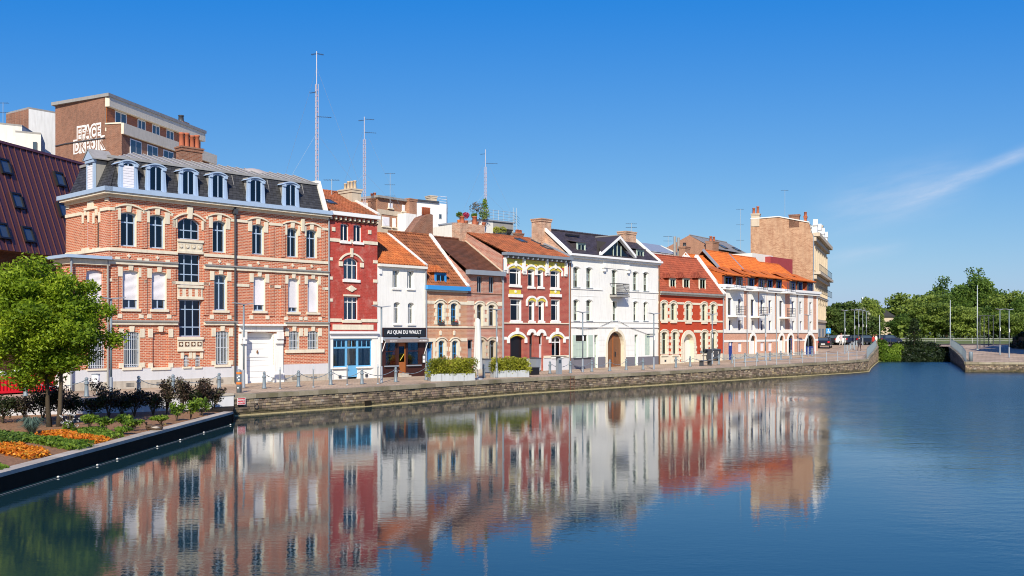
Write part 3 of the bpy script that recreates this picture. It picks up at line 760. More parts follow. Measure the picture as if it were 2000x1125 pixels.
# quay edge, and the street laid row by row behind it
QL = [(-80, 30), (-40, 36.5), (-23, 40.7), (-19.7, 42.9), (-16.4, 44.6), (-13.4, 46.7), (-7.6, 53.3), (.78, 64.0), (12.2, 75.5), (24.0, 87.5), (33.5, 96.3), (36.6, 100.0), (40.5, 110.0), (45.2, 121.5), (51.6, 137.0)]
QR = [(46.0, 98.7), (51.2, 111.0), (56.0, 122.8), (62.0, 138.0)]
def xl(y): return lerp([(b, a) for a, b in QL], y)
def xr(y): return lerp([(b, a) for a, b in QR], y)
st = MB(); ys = sorted({b for _, b in QL} | {50, 58, 70, 80, 97, 105, 116, 128})
for ya, yb in zip(ys, ys[1:]):
    st.face([(-600, ya, gz(-100, ya)), (xl(ya), ya, gz(-100, ya)), (xl(yb), yb, gz(-100, yb)), (-600, yb, gz(-100, yb))])
struct(st.obj('street', M['paving']))
sr = MB(); ys = sorted({b for _, b in QR} | {105, 116, 130})
for ya, yb in zip(ys, ys[1:]):
    sr.face([(xr(ya), ya, lerp(GZ_R, ya)), (700, ya, lerp(GZ_R, ya)), (700, yb, lerp(GZ_R, yb)), (xr(yb), yb, lerp(GZ_R, yb))])
struct(sr.obj('quay_platform', M['paving']))
bl = MB(); bl.face([(-600, 137, 1.149), (51.6, 137, 1.149), (55, 141, 1.12), (62, 138, 1.05), (700, 138, 1.05), (700, 158, 1.2), (-600, 158, 1.2)])
struct(bl.obj('boulevard', M['paving']))
gm = MB(); gm.face([(-3000, 158, 1.2), (3000, 158, 1.2), (3000, 166, 2.0), (-3000, 166, 2.0)]); gm.face([(-3000, 166, 2.0), (3000, 166, 2.0), (3000, 5000, 2.2), (-3000, 5000, 2.2)])
gm.face([(-3000, 30, -.05), (-600, 30, -.05), (-600, 158, -.05), (-3000, 158, -.05)])
struct(gm.obj('ground', M['grass']))
struct(MB().box(-300, 400, 151, 157.6, 1.21, 1.225).obj('road', plain('asphalt', (.07, .07, .072), .85, .15, 2)))

def stone_wall(root, pts, ztop_of, z_bot, course=.15, length=.26, coping=True, proud=.05):
    """rubble facing, stone by stone, under long coping slabs"""
    fb = MB(); bk = MB(); tot = 0
    for (xa, ya), (xb, yb) in zip(pts, pts[1:]):
        d = Vector((xb - xa, yb - ya)); Ls = d.length; d /= Ls; n = Vector((d.y, -d.x))
        za, zb = ztop_of(xa, ya), ztop_of(xb, yb)
        bk.face([(xa, ya, z_bot), (xb, yb, z_bot), (xb, yb, zb - .02), (xa, ya, za - .02)])
        nc = max(1, math.ceil((max(za, zb) - .2 - z_bot) / course))
        for j in range(nc):
            t = -R.random() * .2
            while t < Ls - .03:
                w = length * R.uniform(.55, 1.45); t0, t1 = max(0, t), min(Ls, t + w); t += w
                if t1 - t0 < .05: continue
                zt = (za + (zb - za) * (t0 + t1) / 2 / Ls) - .2
                c0 = zt - (j + 1) * course * (zt - z_bot) / (nc * course) + .008; c1 = zt - j * course * (zt - z_bot) / (nc * course) - .008
                p = R.uniform(.015, proud)
                a = Vector((xa, ya)) + d * (t0 + .008); b = Vector((xa, ya)) + d * (t1 - .008)
                q = [(a.x, a.y), (b.x, b.y), ((b + n * p * 1.0).x - d.x * .012, (b + n * p).y - d.y * .012), ((a + n * p).x + d.x * .012, (a + n * p).y + d.y * .012)]
                fb.cur = R.random()
                fb.hexa([(*q[0], c0), (*q[1], c0), (*q[2], c0 + .012), (*q[3], c0 + .012), (*q[0], c1), (*q[1], c1), (*q[2], c1 - .012), (*q[3], c1 - .012)])
        if coping:
            k = max(1, round(Ls / 1.25))
            for i in range(k):
                a = Vector((xa, ya)) + d * (Ls * i / k + .006); b = Vector((xa, ya)) + d * (Ls * (i + 1) / k - .006)
                z0, z1 = za + (zb - za) * i / k, za + (zb - za) * (i + 1) / k
                e = R.uniform(-.015, .015); o1 = n * (.09 + e); o2 = -n * .45
                P = [(a + o1), (b + o1), (b + o2), (a + o2)]
                cb = MB(); cb.cur = R.random()
                cb.hexa([(P[0].x, P[0].y, z0 - .2), (P[1].x, P[1].y, z1 - .2), (P[2].x, P[2].y, z1 - .2), (P[3].x, P[3].y, z0 - .2),
                         (P[0].x, P[0].y, z0 + .02), (P[1].x, P[1].y, z1 + .02), (P[2].x, P[2].y, z1 + .035), (P[3].x, P[3].y, z0 + .035)])
                cb.obj('coping_slab', M['coping'], root)
    bk.obj('backing', M['mortar'], root)
    o = fb.obj('stone_facing', M['stones'], root); o['kind'] = 'stuff'
qw = thing('quay_wall', 'long brown rubble stone quay wall below the row of houses', 'quay wall')
stone_wall(qw, QL[5:], lambda x, y: gz(-100, y), WZ - .25)
# waterline ledge of pale algae-stained stone
lg = MB()
for (xa, ya), (xb, yb) in zip(QL[5:], QL[6:]):
    d = Vector((xb - xa, yb - ya)).normalized(); n = Vector((d.y, -d.x))
    lg.hexa([(xa, ya, WZ - .2), (xb, yb, WZ - .2), (xb + n.x * .16, yb + n.y * .16, WZ - .2), (xa + n.x * .16, ya + n.y * .16, WZ - .2), (xa, ya, WZ + .05), (xb, yb, WZ + .05), (xb + n.x * .14, yb + n.y * .14, WZ + .03), (xa + n.x * .14, ya + n.y * .14, WZ + .03)])
lg.obj('waterline_ledge', plain('algae_ledge', (.40, .33, .17), .8, .3, 8, grime=.5), qw)
# drain mouth
dp = Vector((-7.9, 52.95)); dd = Vector((.66, .75)).normalized(); dn = Vector((dd.y, -dd.x))
dm = MB()
def dpt(t, o, z): q = dp + dd * t + dn * o; return (q.x, q.y, z)
dm.prism([dpt(-.22, .07, WZ + .03), dpt(.22, .07, WZ + .03), dpt(.22, .07, WZ + .32), dpt(-.22, .07, WZ + .32)], tuple((dn * .05)) + (0,))
dm.obj('drain_mouth', M['wet'], qw)
# mooring ring and ladder on the wall
def wallpt(t, o, z): a = Vector(QL[5]); b = Vector(QL[6]); d = (b - a).normalized(); n = Vector((d.y, -d.x)); q = a + d * t + n * o; return Vector((q.x, q.y, z))
rg = MB(); c0 = wallpt(1.25, .09, WZ + .42); e1 = (wallpt(2, 0, 0) - wallpt(1, 0, 0)).normalized()
rg.tube([c0 + e1 * (.11 * math.cos(k * .5236)) + Vector((0, 0, .13 * math.sin(k * .5236))) for k in range(13)], .018, 5); rg.obj('mooring_ring', M['iron'], qw)
a_, b_ = Vector(QL[7]), Vector(QL[8]); ld = (b_ - a_).normalized(); ln = Vector((ld.y, -ld.x))
lm = MB(); lp = a_ + ld * 4.7
for q in (-.2, .2): p = lp + ld * q + ln * .1; lm.tube([(p.x, p.y, WZ - .1), (p.x, p.y, .02)], .022, 5)
for k in range(4): p = lp - ld * .2 + ln * .1; q = lp + ld * .2 + ln * .1; lm.tube([(p.x, p.y, WZ + .12 + k * .24), (q.x, q.y, WZ + .12 + k * .24)], .016, 5)
lm.obj('ladder', plain('rusty_ladder', (.13, .05, .03), .8, .3, 8), qw)
qr = thing('quay_wall', 'stone quay wall under the paved platform at the right edge', 'quay wall')
stone_wall(qr, [(62.0, 138.0), (56.0, 122.8), (51.2, 111.0), (46.0, 98.7), (64.0, 97.6), (130, 94)], lambda x, y: lerp(GZ_R, y), WZ - .25)

# ================================================================== mansion
H = House('mansion', 'long red brick mansion with cream stone dressings, slate mansard and pale blue dormers', 213, 641, cat='building')
FR = Frame(H.F.o.x, H.F.o.y, CX + FPX * H.F.n.x / H.F.n.y)             # its return wall, seen to the left of the corner
W = H.W; ZC = 10.20; D = 5.45
top = [(235.5, 266.7, 414, 481), (292, 322, 419.5, 485), (415, 441, 431, 493), (492, 515.5, 438, 497), (560.3, 581.7, 445, 502), (597.7, 619, 448.5, 504)]
mid = [(239, 270.7, 528, 603, .76), (296, 325.4, 531, 604, .74), (418, 443.5, 536, 606, 0), (494.8, 518, 540, 607, .83), (562.5, 583.3, 543.5, 609.5, .86), (600.6, 621.4, 544.5, 610, .985)]
gnd = [(241, 273, 648, 717.5), (421, 447, 646.5, 712), (564, 584.4, 646.5, 684), (600.6, 621.4, 646.5, 684)]
for i, t in enumerate(top):
    o = H.op(*t, .10); H.window(o, 'blue_grey', trans=(.70,), y=.2, ft=.075, lin='stone', glass='glass_dark', curtain=[None, 'right:curtain', None, None, None, 'right'][i], cw=.3)
    H.surround(o, 'stone', jamb=.27, head=.34, key=.26, label=True, imp=.36, keyup=.0)
    zs = H.z(t[0], 500 + (t[0] - 240) * .055)
    H.add(MB().xz([(q[0] + (o['x0'] + o['x1']) / 2, q[1] + o['z0'] - .52) for q in ((-.11, 0), (0, -.11), (.11, 0), (0, .11))], -.05, .0), 'diamond_ornament', 'stone')
    for q in (o['x0'] - .29, o['x1'] + .03): H.box('base_block', 'stone', q, q + .26, -.035, .0, o['z0'] - .86, o['z0'] - .60)
    H.add(MB().lathe([(.0, 0), (.11, 0), (.11, .05), (.06, .09), (0, .10)], 12), 'roundel', 'stone').matrix_local = Matrix.Translation(((o['x0'] + o['x1']) / 2, -.0, o['z1'] + .78)) @ Matrix.Rotation(math.pi / 2, 4, 'X')
for i, t in enumerate(mid):
    o = H.op(*t[:4], .07); H.window(o, 'blue_grey', trans=(.76,), y=.2, ft=.075, lin='stone', shutter=t[4], sill='stone', sillw=.1, silh=.14)
    H.surround(o, 'stone', jamb=.26, head=.30, key=.25, imp=.28, keyup=.0)
    for q in (o['x0'] - .27, o['x1'] + .02): H.box('base_block', 'stone', q, q + .25, -.035, .0, o['z0'] - .50, o['z0'] - .28)
for i, t in enumerate(gnd):
    o = H.op(*t, .07); H.window(o, 'blue_grey', trans=(.80,) if i < 2 else (), y=.2, ft=.07, lin='stone', bars=9 if i < 2 else 7, curtain='full:curtain_tan' if i < 2 else None, sill='stone' if i < 2 else None, silh=.14)
    H.surround(o, 'stone', jamb=.26, head=.30, key=.25, imp=.24, keyup=.0, foot=.24 if i < 2 else 0)
nb = H.op(298, 329, 648, 717.5, .07, rev=.10)                            # bricked-up niche
H.add(MB().box(nb['x0'], nb['x1'], .10, .14, nb['z0'], nb['z1']), 'blind_window', 'brick_red'); H.surround(nb, 'stone', jamb=.26, head=.30, key=.25, imp=.24, foot=.24, keyup=0.)
H.box('sill', 'stone', nb['x0'] - .08, nb['x1'] + .08, -.1, .1, nb['z0'] - .14, nb['z0'] - .002)
H.box('sill', 'stone', H.x(557), H.x(632), -.1, -.001, H.z(590, 689), H.z(590, 682.5))
# stair windows with carved panels between them
s1 = H.op(347.5, 391.5, 425.5, 467.5, .32); s2 = H.op(348, 392.5, 496, 556.5); s3 = H.op(350, 394.5, 585.5, 657.5)
H.window(s1, 'blue_grey', mull=(.33, .66), trans=(.42,), y=.2, curtain='full:curtain_tan', glass='glass_dark'); H.window(s2, 'blue_grey', mull=(.33, .66), trans=(.34, .68), y=.2, curtain='right:curtain_yellow' if 'curtain_yellow' in M else 'right:yellow', cw=.35, glass='glass_dark')
H.window(s3, 'blue_grey', mull=(.33, .66), trans=(.26, .74), y=.2, curtain='right:yellow', cw=.38, glass='glass_dark')
sm = MB()
arch_band(sm, s1['x0'] - .22, s1['x1'] + .22, s1['z1'] - .14, .34, .10, -.10, .02)
for q in (s1['x0'] - .34, s1['x1'] + .06): H.box('impost_block', 'stone', q, q + .28, -.05, .0, s1['z1'] - .62, s1['z1'] - .12)
cx = (s1['x0'] + s1['x1']) / 2; H.add(MB().xz([(cx - .12, s1['z1'] - .06), (cx + .12, s1['z1'] - .06), (cx + .17, s1['z1'] + .62), (cx - .17, s1['z1'] + .62)], -.12, .0), 'keystone', 'stone')
H.add(sm, 'window_surround', 'stone')
for (a, b, kind) in ((s1['z0'] - .03, s2['z1'] + .02, 0), (s2['z0'] - .03, s3['z1'] + .02, 1), (s3['z0'] - .03, H.z(372, 686), 2)):
    pm = MB(); x0, x1 = s2['x0'] - .05, s2['x1'] + .07; h = a - b
    pm.box(x0, x1, -.05, .0, b, a); pm.box(x0 - .04, x1 + .04, -.12, -.05, a - .14, a); pm.box(x0 - .04, x1 + .04, -.10, -.05, b, b + .13)
    pp = H.add(pm, 'carved_panel', 'stone')
    for k in range(4):
        c = x0 + (x1 - x0) * (k + .5) / 4; zc_ = (a + b) / 2
        if kind == 1: H.add(MB().box(c - .08, c + .08, -.058, -.05, b + .16, a - .17), 'brick_inlay', 'brick_red', pp)
        else:
            H.add(MB().box(c - .13, c + .13, -.056, -.05, zc_ - .13, zc_ + .13), 'sunk_field', 'brick_dark' if kind == 2 else 'stone_beige', pp)
            H.add(MB().xz([(c - .09, zc_), (c, zc_ - .09), (c + .09, zc_), (c, zc_ + .09)] if kind == 2 else [(c + .09 * math.cos(w * .785), zc_ + .09 * math.sin(w * .785)) for w in range(8)], -.10, -.056), 'boss', 'stone', pp)
for a, b in ((358.7, 368.8), (381.4, 390.7)):
    o = H.op(a, b, 693.4, 716, .04); H.window(o, 'blue_grey', mull=(), trans=(), bars=4, sill='stone', y=.2); H.surround(o, 'stone', jamb=.17, head=.22, key=.0, imp=.16)
M['dome_grey'] = plain('dusty_dome', (.40, .36, .33), .6, .1, 3, grime=.3)
# carriage gate
gt = H.op(480.5, 533.6, 648.5, 748.5, .10, rev=.35); gt['z0'] = -.2
dr = MB(); n = 9
for k in range(n):
    za, zb = .0 + (gt['z1'] - .0) * k / n, (gt['z1']) * (k + 1) / n
    dr.box(gt['x0'], gt['x1'], .30 + .012 * (k % 2), .36, za, zb - .012)
gd = H.add(dr, 'carriage_gate', 'white2'); H.add(MB().box(gt['x0'], gt['x1'], .26, .30, 1.55, 1.70), 'gate_rail', 'white2', gd)
H.add(MB().lathe([(.03, 0), (.06, .05), (.05, .14), (.02, .2)], 8, ((gt['x0'] + gt['x1']) / 2, .26, 1.76)), 'gate_knocker', 'oak', gd)
pil = MB(); xa, xb = H.x(465.5), H.x(551.5)
for a, b in ((xa, gt['x0'] - .02), (gt['x1'] + .02, xb)):
    pil = MB(); pil.box(a, b, -.10, .0, 0.0, 2.95); pil.box(a - .03, b + .03, -.16, .0, 0.0, .55); pil.box(a + .05, b - .05, -.22, -.10, 2.35, 2.95); pil.box(a + .08, b - .08, -.30, -.22, 2.62, 3.05); H.add(pil, 'gate_pilaster', 'white')
H.lining(gt, 'white', .3); H.box('gate_lintel', 'white', xa + .02, xb - .02, -.14, -.001, gt['z1'] + .02, 3.42); H.box('gate_cornice', 'white', xa - .1, xb + .1, -.36, -.001, 3.42, 3.52)
H.wall('brick_red', 0, W, -.2, ZC)
# pilaster strips of brick give the front its relief
for px in (224, 281, 338, 402, 456, 531, 552, 590, 630):
    x = H.x(px)
    for a, b in ((7.62, 9.55), (4.0, 6.55)): H.box('brick_pilaster', 'brick_red', x - .16, x + .16, -.05, .0, a, b)
L1a, L1b, L2a, L2b = 3.42, 3.58, 6.62, 6.80
g0, g1 = H.x(348), H.x(394.5)
for z0, z1, mt, pr in ((3.44, 3.60, 'stone', .12), (3.60, 3.68, 'zinc', .20), (6.66, 6.84, 'stone', .12), (6.84, 6.92, 'zinc', .20), (7.36, 7.52, 'stone', .07)):
    for a, b in ((0.0, g0 - .06), (g1 + .10, W)):
        if z0 < 3.7: 
            for c, d in ((a, min(b, xa - .12)), (max(a, xb + .12), b)):
                if d - c > .3: H.band(mt, c, d, z0, z1, pr, 'ledge')
        else: H.band(mt, a, b, z0, z1, pr, 'ledge')
zb = 9.58
xs_ = [0] + [q for o in sorted([o for o in H.ops if o['z1'] > 8.5], key=lambda q: q['x0']) for q in (o['x0'] - .32, o['x1'] + .32)] + [W]
for a, b in zip(xs_[::2], xs_[1::2]):
    if b - a > .05: H.band('stone', a, b, zb - .08, zb + .08, .07, 'head_band')
for z0_ in (5.62,):
    xs_ = [0] + [q for o in sorted([o for o in H.ops if 5.0 < o['z1'] < 7.2], key=lambda q: q['x0']) for q in (o['x0'] - .30, o['x1'] + .30)] + [W]
    for a, b in zip(xs_[::2], xs_[1::2]):
        if b - a > .08: H.band('stone', a, b, z0_ + .1, z0_ + .26, .05, 'head_band')
key = MB().box(H.x(587), H.x(592), -.16, .0, 9.3, 10.05); H.add(key, 'carved_bracket', 'stone')
gates = [o for o in H.ops]
H.ops = gates
H.panel('plinth_pale', 0, W, .42, 1.06); H.panel('plinth_stone', 0, W, -.15, .42, y=-.07, name='base_course')
for px in (253, 312, 428, 575, 612):
    x = H.x(px); v = H.box('cellar_vent', 'darkgrey', x - .22, x + .22, -.078, -.06, .10, .30)
    for k in range(7): H.box('vent_bar', 'plinth_stone', x - .2 + k * .062, x - .18 + k * .062, -.09, -.075, .11, .29, v)
# cornice and gutter
co_ = MB(); co_.box(-.02, W, -.10, .0, ZC - .02, ZC + .14); co_.box(-.02, W, -.38, .05, ZC + .14, ZC + .26)
H.add(co_, 'cornice', 'stone'); H.box('gutter', 'blue_grey', -.44, W + .02, -.46, .05, ZC + .262, ZC + .50)
# mansard, set back behind the gutter
ZM0, ZM1, YM = ZC + .40, ZC + 2.25, .85
mm = MB(); pantile(mm, (0, .06, ZM0), (W - .3, .06, ZM0), (W - .3, YM, ZM1), (YM, YM, ZM1), .24, .18, 0, .014)
pantile(mm, (.06, 5.4, ZM0), (.06, 0, ZM0), (YM, YM, ZM1), (YM, 5.4, ZM1), .24, .18, 0, .014)
mo = H.add(mm, 'mansard', 'slate')
H.add(MB().box(.3, W - .2, YM - .10, YM + .10, ZM1 - .02, ZM1 + .12), 'upper_gutter', 'zinc', mo); H.add(MB().box(YM - .10, YM + .10, YM, 5.4, ZM1 - .02, ZM1 + .12), 'upper_gutter', 'zinc', mo)
rt = MB(); zt = ZM1 + .85
rt.face([(YM, YM, ZM1 + .1), (W - .2, YM, ZM1 + .1), (W - .2, 3.2, zt), (2.8, 3.2, zt)]); rt.face([(YM, 5.4, ZM1 + .1), (YM, YM, ZM1 + .1), (2.8, 3.2, zt)])
rt.face([(YM, 5.4, ZM1 + .1), (2.8, 3.2, zt), (W - .2, 3.2, zt), (W - .2, 5.4, ZM1 + .1)])
for k in range(22):
    x = YM + .2 + (W - 1.5) * k / 21; q = min(1.0, (x - YM) / (2.8 - YM))
    rt.tube([(x, YM, ZM1 + .13), (x, YM + (3.2 - YM) * q, ZM1 + .13 + (zt - ZM1 - .1) * q)], .035, 4)
H.add(rt, 'zinc_roof', 'zinc')
pr_ = MB(); pr_.prism([(W - .28, -.05, ZC + .4), (W - .28, .0 + YM, ZM1 + .3), (W - .28, 5.4, ZM1 + .3), (W - .28, 5.4, ZC)], (.30, 0, 0)); H.add(pr_, 'party_parapet', 'offwhite')
# slipped slate courses: pale lead strips up the mansard
for px in (440, 466, 535, 603): x = H.x(px); H.add(MB().hexa([(x, .28, ZM0 + .4), (x + .03, .28, ZM0 + .4), (x + .03, .30, ZM0 + .4), (x, .30, ZM0 + .4), (x, .75, ZM1 - .1), (x + .03, .75, ZM1 - .1), (x + .03, .79, ZM1 - .1), (x, .79, ZM1 - .1)]), 'lead_strip', 'zinc', mo)
for i, (a, b) in enumerate(((237, 268.5), (290, 323.5), (354.5, 386), (413, 443.5), (487, 517), (556.5, 584))):
    dormer(H, H.x(a), H.x(b), ZC + .60, ZC + 2.10, .10, .95, 'blue_grey', 'arch', shutter=(i == 0))
H.chimney(H.x(352, 4), H.x(392, 4), 3.8, 4.5, ZM1, H.z(372, 289, 4), 'brick_brown', 4, 'pot', .85, pr=.17)
sk = MB(); sx = H.x(492, 3.2); sk.lathe([(1.15, 0), (1.15, .15), (.95, .38), (.6, .55), (.25, .63), (.02, .65)], 16, (0, 0, 0))
so = H.add(sk, 'roof_dome', 'dome_grey', None, True); so.location = (sx, 3.2, ZM1 + .28)
H.pipe(H.x(457), .1, ZC + .2, -.14, 'darkgrey', .06); H.box('hopper', 'darkgrey', H.x(457) - .12, H.x(457) + .12, -.26, -.03, ZC - .25, ZC + .02); H.pipe(W - .02, .1, ZC, -.1, 'zinc_grey', .05)
# return wall (left of the corner)
H.rot = -math.pi / 2
side = []
for a, b in ((164, 171.5), (185, 193)):
    ta, tb = FR.x(a), FR.x(b); zz = (FR.z((a + b) / 2, 484), FR.z((a + b) / 2, 421))
    o = dict(x0=-ta, x1=-tb, z0=zz[0], z1=zz[1], rise=.06); side.append(o)
    H.window(o, 'blue_grey', mull=(), trans=(.7,), y=.2); H.surround(o, 'stone', jamb=.2, head=.3, key=.22, imp=.34)
    H.box('base_block', 'stone', o['x0'] - .2, o['x1'] + .2, -.06, .0, o['z0'] - .22, o['z0'] - .01)
H.wall('brick_red', -5.4, 0, -.2, ZC, ops=side, name='side_wall')
for z0, z1, mt, pr in ((6.66, 6.84, 'stone', .12), (7.36, 7.52, 'stone', .07), (9.5, 9.68, 'stone', .07)):
    for c, d in ((-5.4, side[0]['x0'] - .24), (side[1]['x1'] + .24, 0)) if z0 > 9 else ((-5.4, 0),): H.band(mt, c, d, z0, z1, pr, 'ledge')
c0 = (side[0]['x0'] + side[1]['x1']) / 2
H.box('carved_panel', 'stone', c0 - .75, c0 + .75, -.10, .0, 9.7, 9.84); H.box('carved_panel', 'stone', c0 - .35, c0 + .35, -.08, .0, 9.842, 10.14)
for q in (-5.35, -.42): H.box('corner_block', 'stone', q, q + .4, -.05, .0, 10.0, 10.16)
cs = MB(); cs.box(-5.4, .1, -.10, .0, ZC - .02, ZC + .14); cs.box(-5.4, .38, -.38, -.0, ZC + .142, ZC + .258); H.add(cs, 'cornice', 'stone')
H.box('gutter', 'blue_grey', -5.6, .46, -.46, -.001, ZC + .264, ZC + .498)
t0 = FR.x(174, 0)
dormer(H, -t0 - .48, -t0 + .48, ZC + .55, ZC + 2.25, .05, 1.1, 'blue_grey', 'ped', shutter=True, ft=.17)
H.rot = 0.0
# two-storey annex at the corner
XA = H.x(140); ZA = 6.86
an_ops = [H.op(168, 201, 527, 604, .12), H.op(172, 204, 650, 720, .07)]
for o, sh, br in zip(an_ops, (.98, 0), (0, 9)):
    H.window(o, 'blue_grey', y=.2, shutter=sh, bars=br, sill='stone', curtain=None if sh else 'full:curtain_tan')
    H.surround(o, 'brick_salmon' if sh else 'stone', jamb=.01 if sh else .25, head=.22, key=0 if sh else .2, imp=.24)
H.wall('brick_red', XA, 0, -.2, ZA, ops=an_ops, name='annex_wall')
H.ops = an_ops
H.panel('plinth_pale', XA, -.001, .42, 1.06); H.panel('plinth_stone', XA, -.001, -.15, .42, y=-.07, name='base_course')
an = MB(); an.face([(XA, 0, -.2), (XA, 1.9, -.2), (XA, 1.9, ZA), (XA, 0, ZA)]); an.face([(XA, 1.9, -.2), (0, 1.9, -.2), (0, 1.9, ZA), (XA, 1.9, ZA)]); H.add(an, 'annex_side', 'brick_red')
H.box('annex_cornice', 'stone', XA - .12, -.005, -.15, 2.0, ZA - .30, ZA - .02); H.box('annex_gutter', 'blue_grey', XA - .42, -.004, -.40, 2.25, ZA, ZA + .16)
H.box('annex_plinth', 'white', XA - .05, XA - .002, .0, 1.9, -.1, 1.9); H.pipe(-.12, .1, ZA, -.12, 'zinc', .05); H.pipe(XA - .1, .1, ZA, -.2, 'zinc_grey', .05)
H.box('interior', 'room', XA + .06, -.06, .9, 1.0, 0, ZA - .2)
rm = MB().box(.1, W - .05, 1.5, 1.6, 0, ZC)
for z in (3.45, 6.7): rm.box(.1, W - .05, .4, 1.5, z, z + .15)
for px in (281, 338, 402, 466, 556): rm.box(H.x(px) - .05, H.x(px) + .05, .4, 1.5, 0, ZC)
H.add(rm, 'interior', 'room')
bk = MB(); bk.face([(0, D, 0), (W, D, 0), (W, D, ZC), (0, D, ZC)]); bk.face([(W, 0, 0), (W, D, 0), (W, D, ZM1), (W, YM, ZM1), (W, 0, ZC)]); bk.face([(0, 5.4, 0), (0, D, 0), (0, D, ZC), (0, 5.4, ZC)]); H.add(bk, 'rear_wall', 'brick_flat')

# ================================================================== crimson narrow house
H = House('town_house', 'narrow crimson painted brick house with sky blue shopfront on a white ground floor', 641.5, 737); W = H.W
ZE = H.z(690, 424); ZG = H.z(690, 651)
for a, b, yt, yb in ((665, 682.6, 436.5, 471), (690.4, 707.5, 438.5, 473)):
    o = H.op(a, b, yt, yb, .06); H.window(o, 'white2', trans=(), sill='white', y=.16, ft=.07, glass='glass_dark', silh=.16)
o = H.op(671, 700.5, 503, 546, .25); H.window(o, 'white2', trans=(.66,), mull=(.34, .66), sill='white', y=.16, curtain='right', silh=.18)
sm = MB(); arch_band(sm, o['x0'], o['x1'], o['z1'] - .25, .25, .24, -.02, .0); H.add(sm, 'brick_arch', 'brick_paint')
sm = MB(); arch_band(sm, o['x0'] - .25, o['x1'] + .25, o['z1'] - .22, .42, .12, -.09, .02)
for q in (o['x0'] - .38, o['x1'] + .10): H.box('impost_block', 'stone', q, q + .28, -.08, .0, o['z1'] - .60, o['z1'] - .30)
c = (o['x0'] + o['x1']) / 2; H.box('keystone', 'stone', c - .08, c + .08, -.12, .0, o['z1'] + .02, o['z1'] + .60); H.add(sm, 'hood_mould', 'stone')
o = H.op(671.7, 700.7, 579, 625); H.window(o, 'white2', mull=(.34, .66), trans=(.76,), y=.16, ft=.06, sill='stone', silh=.18, sillw=.16); H.box('lintel', 'stone', o['x0'] - .05, o['x1'] + .05, -.08, .0, o['z1'] + .01, o['z1'] + .12)
orn = MB(); zc = H.z(686, 564); orn.xz([(c - .45, zc), (c, zc - .22), (c + .45, zc), (c, zc + .22)], -.05, .0); orn.xz([(c + .2 * math.cos(k * .628), zc + .2 * math.sin(k * .628)) for k in range(10)], -.08, -.05); H.add(orn, 'rosette', 'stone')
sh = H.op(650.7, 727, 661.5, 737.5, 0, rev=.30); sh['z0'] = -.2
H.wall('brick_paint', 0, W, ZG, ZE); H.wall('white', 0, W, -.2, ZG - .001, name='ground_floor_wall', rev=.3)
H.band('stone', 0, o['x0'] - .18, H.z(690, 629), H.z(690, 622.5), .05); H.band('stone', o['x1'] + .18, W, H.z(690, 629), H.z(690, 622.5), .05)
z0, z1 = H.z(690, 475), H.z(690, 468.5); H.band('stone', 0, H.x(664), z0, z1, .05); H.band('stone', H.x(709), W, z0, z1, .05); H.band('stone', H.x(684), H.x(689), z0, z1, .05)
for py in (505.5, 543, 586): H.box('quoin_block', 'stone', .001, .30, -.05, .0, H.z(645, py + 3), H.z(645, py - 3)); H.box('quoin_block', 'stone', W - .36, W - .002, -.05, .0, H.z(733, py + 9), H.z(733, py + 3))
for px, py in ((651, 447.5), (721.5, 453.5)): H.box('anchor_plate', 'stone', H.x(px) - .12, H.x(px) + .12, -.06, .0, H.z(px, py) - .13, H.z(px, py) + .13)
H.box('name_panel', 'stone', H.x(649.5), H.x(728.5), -.05, .0, H.z(690, 644), H.z(690, 634))
H.box('shop_cornice', 'white2', -.0, W, -.22, -.001, ZG - .02, ZG + .13); H.box('shop_fascia', 'white2', .02, W - .02, -.06, -.001, sh['z1'] + .02, ZG - .022)
# shopfront: two display windows, door between
zt = H.z(690, 679); zsill = H.z(690, 716.5); xd0, xd1 = H.x(678), H.x(699.7)
for a, b, z0, nm, ml in ((sh['x0'], xd0, zsill, 'shop_window', (.33, .66)), (xd1, sh['x1'], zsill, 'shop_window', (.33, .66)), (xd0, xd1, .12, 'shop_door', (.5,))):
    f = MB(); t = .08
    f.box(a, a + t, .10, .18, z0, sh['z1']); f.box(b - t, b, .10, .18, z0, sh['z1']); f.box(a + t, b - t, .10, .18, sh['z1'] - .1, sh['z1']); f.box(a + t, b - t, .09, .19, zt - .05, zt + .06); f.box(a + t, b - t, .10, .18, z0, z0 + (.08 if nm != 'shop_door' else .75))
    for m in ml: f.box(a + (b - a) * m - .02, a + (b - a) * m + .02, .11, .17, zt + .06, sh['z1'] - .1)
    fo = H.add(f, nm, 'blue_light')
    H.add(MB().box(a + t, b - t, .135, .145, z0 + .05, zt - .05), 'pane', 'glass', fo); H.add(MB().box(a + t, b - t, .135, .145, zt + .06, sh['z1'] - .1), 'pane', 'glass', fo)
    cm = MB(); n = 26
    for i in range(n):
        p, q = a + t + (b - a - 2 * t) * i / n, a + t + (b - a - 2 * t) * (i + 1) / n
        if nm == 'shop_window' and .42 < i / n < .52: continue
        cm.face([(p, .20 + .025 * math.sin(i * 1.9), z0 + .1), (q, .20 + .025 * math.sin((i + 1) * 1.9), z0 + .1), (q, .20 + .025 * math.sin((i + 1) * 1.9), zt), (p, .20 + .025 * math.sin(i * 1.9), zt)])
    H.add(cm, 'curtain', 'curtain', fo)
    if nm == 'shop_window':
        H.box('stall_riser', 'white', a - .002, b + .002, .06, .22, -.2, z0 - .002); H.box('sill', 'white', a - .12, b + .02, -.06, .08, z0 - .10, z0 - .003)
for px in (664, 716): H.box('cellar_vent', 'darkgrey', H.x(px) - .11, H.x(px) + .11, -.008, .002, .1, .28)
dn_ = MB()
for k in range(11): x = .12 + (W - .24) * k / 10; dn_.box(x - .05, x + .05, -.20, .0, ZE - .28, ZE - .10)
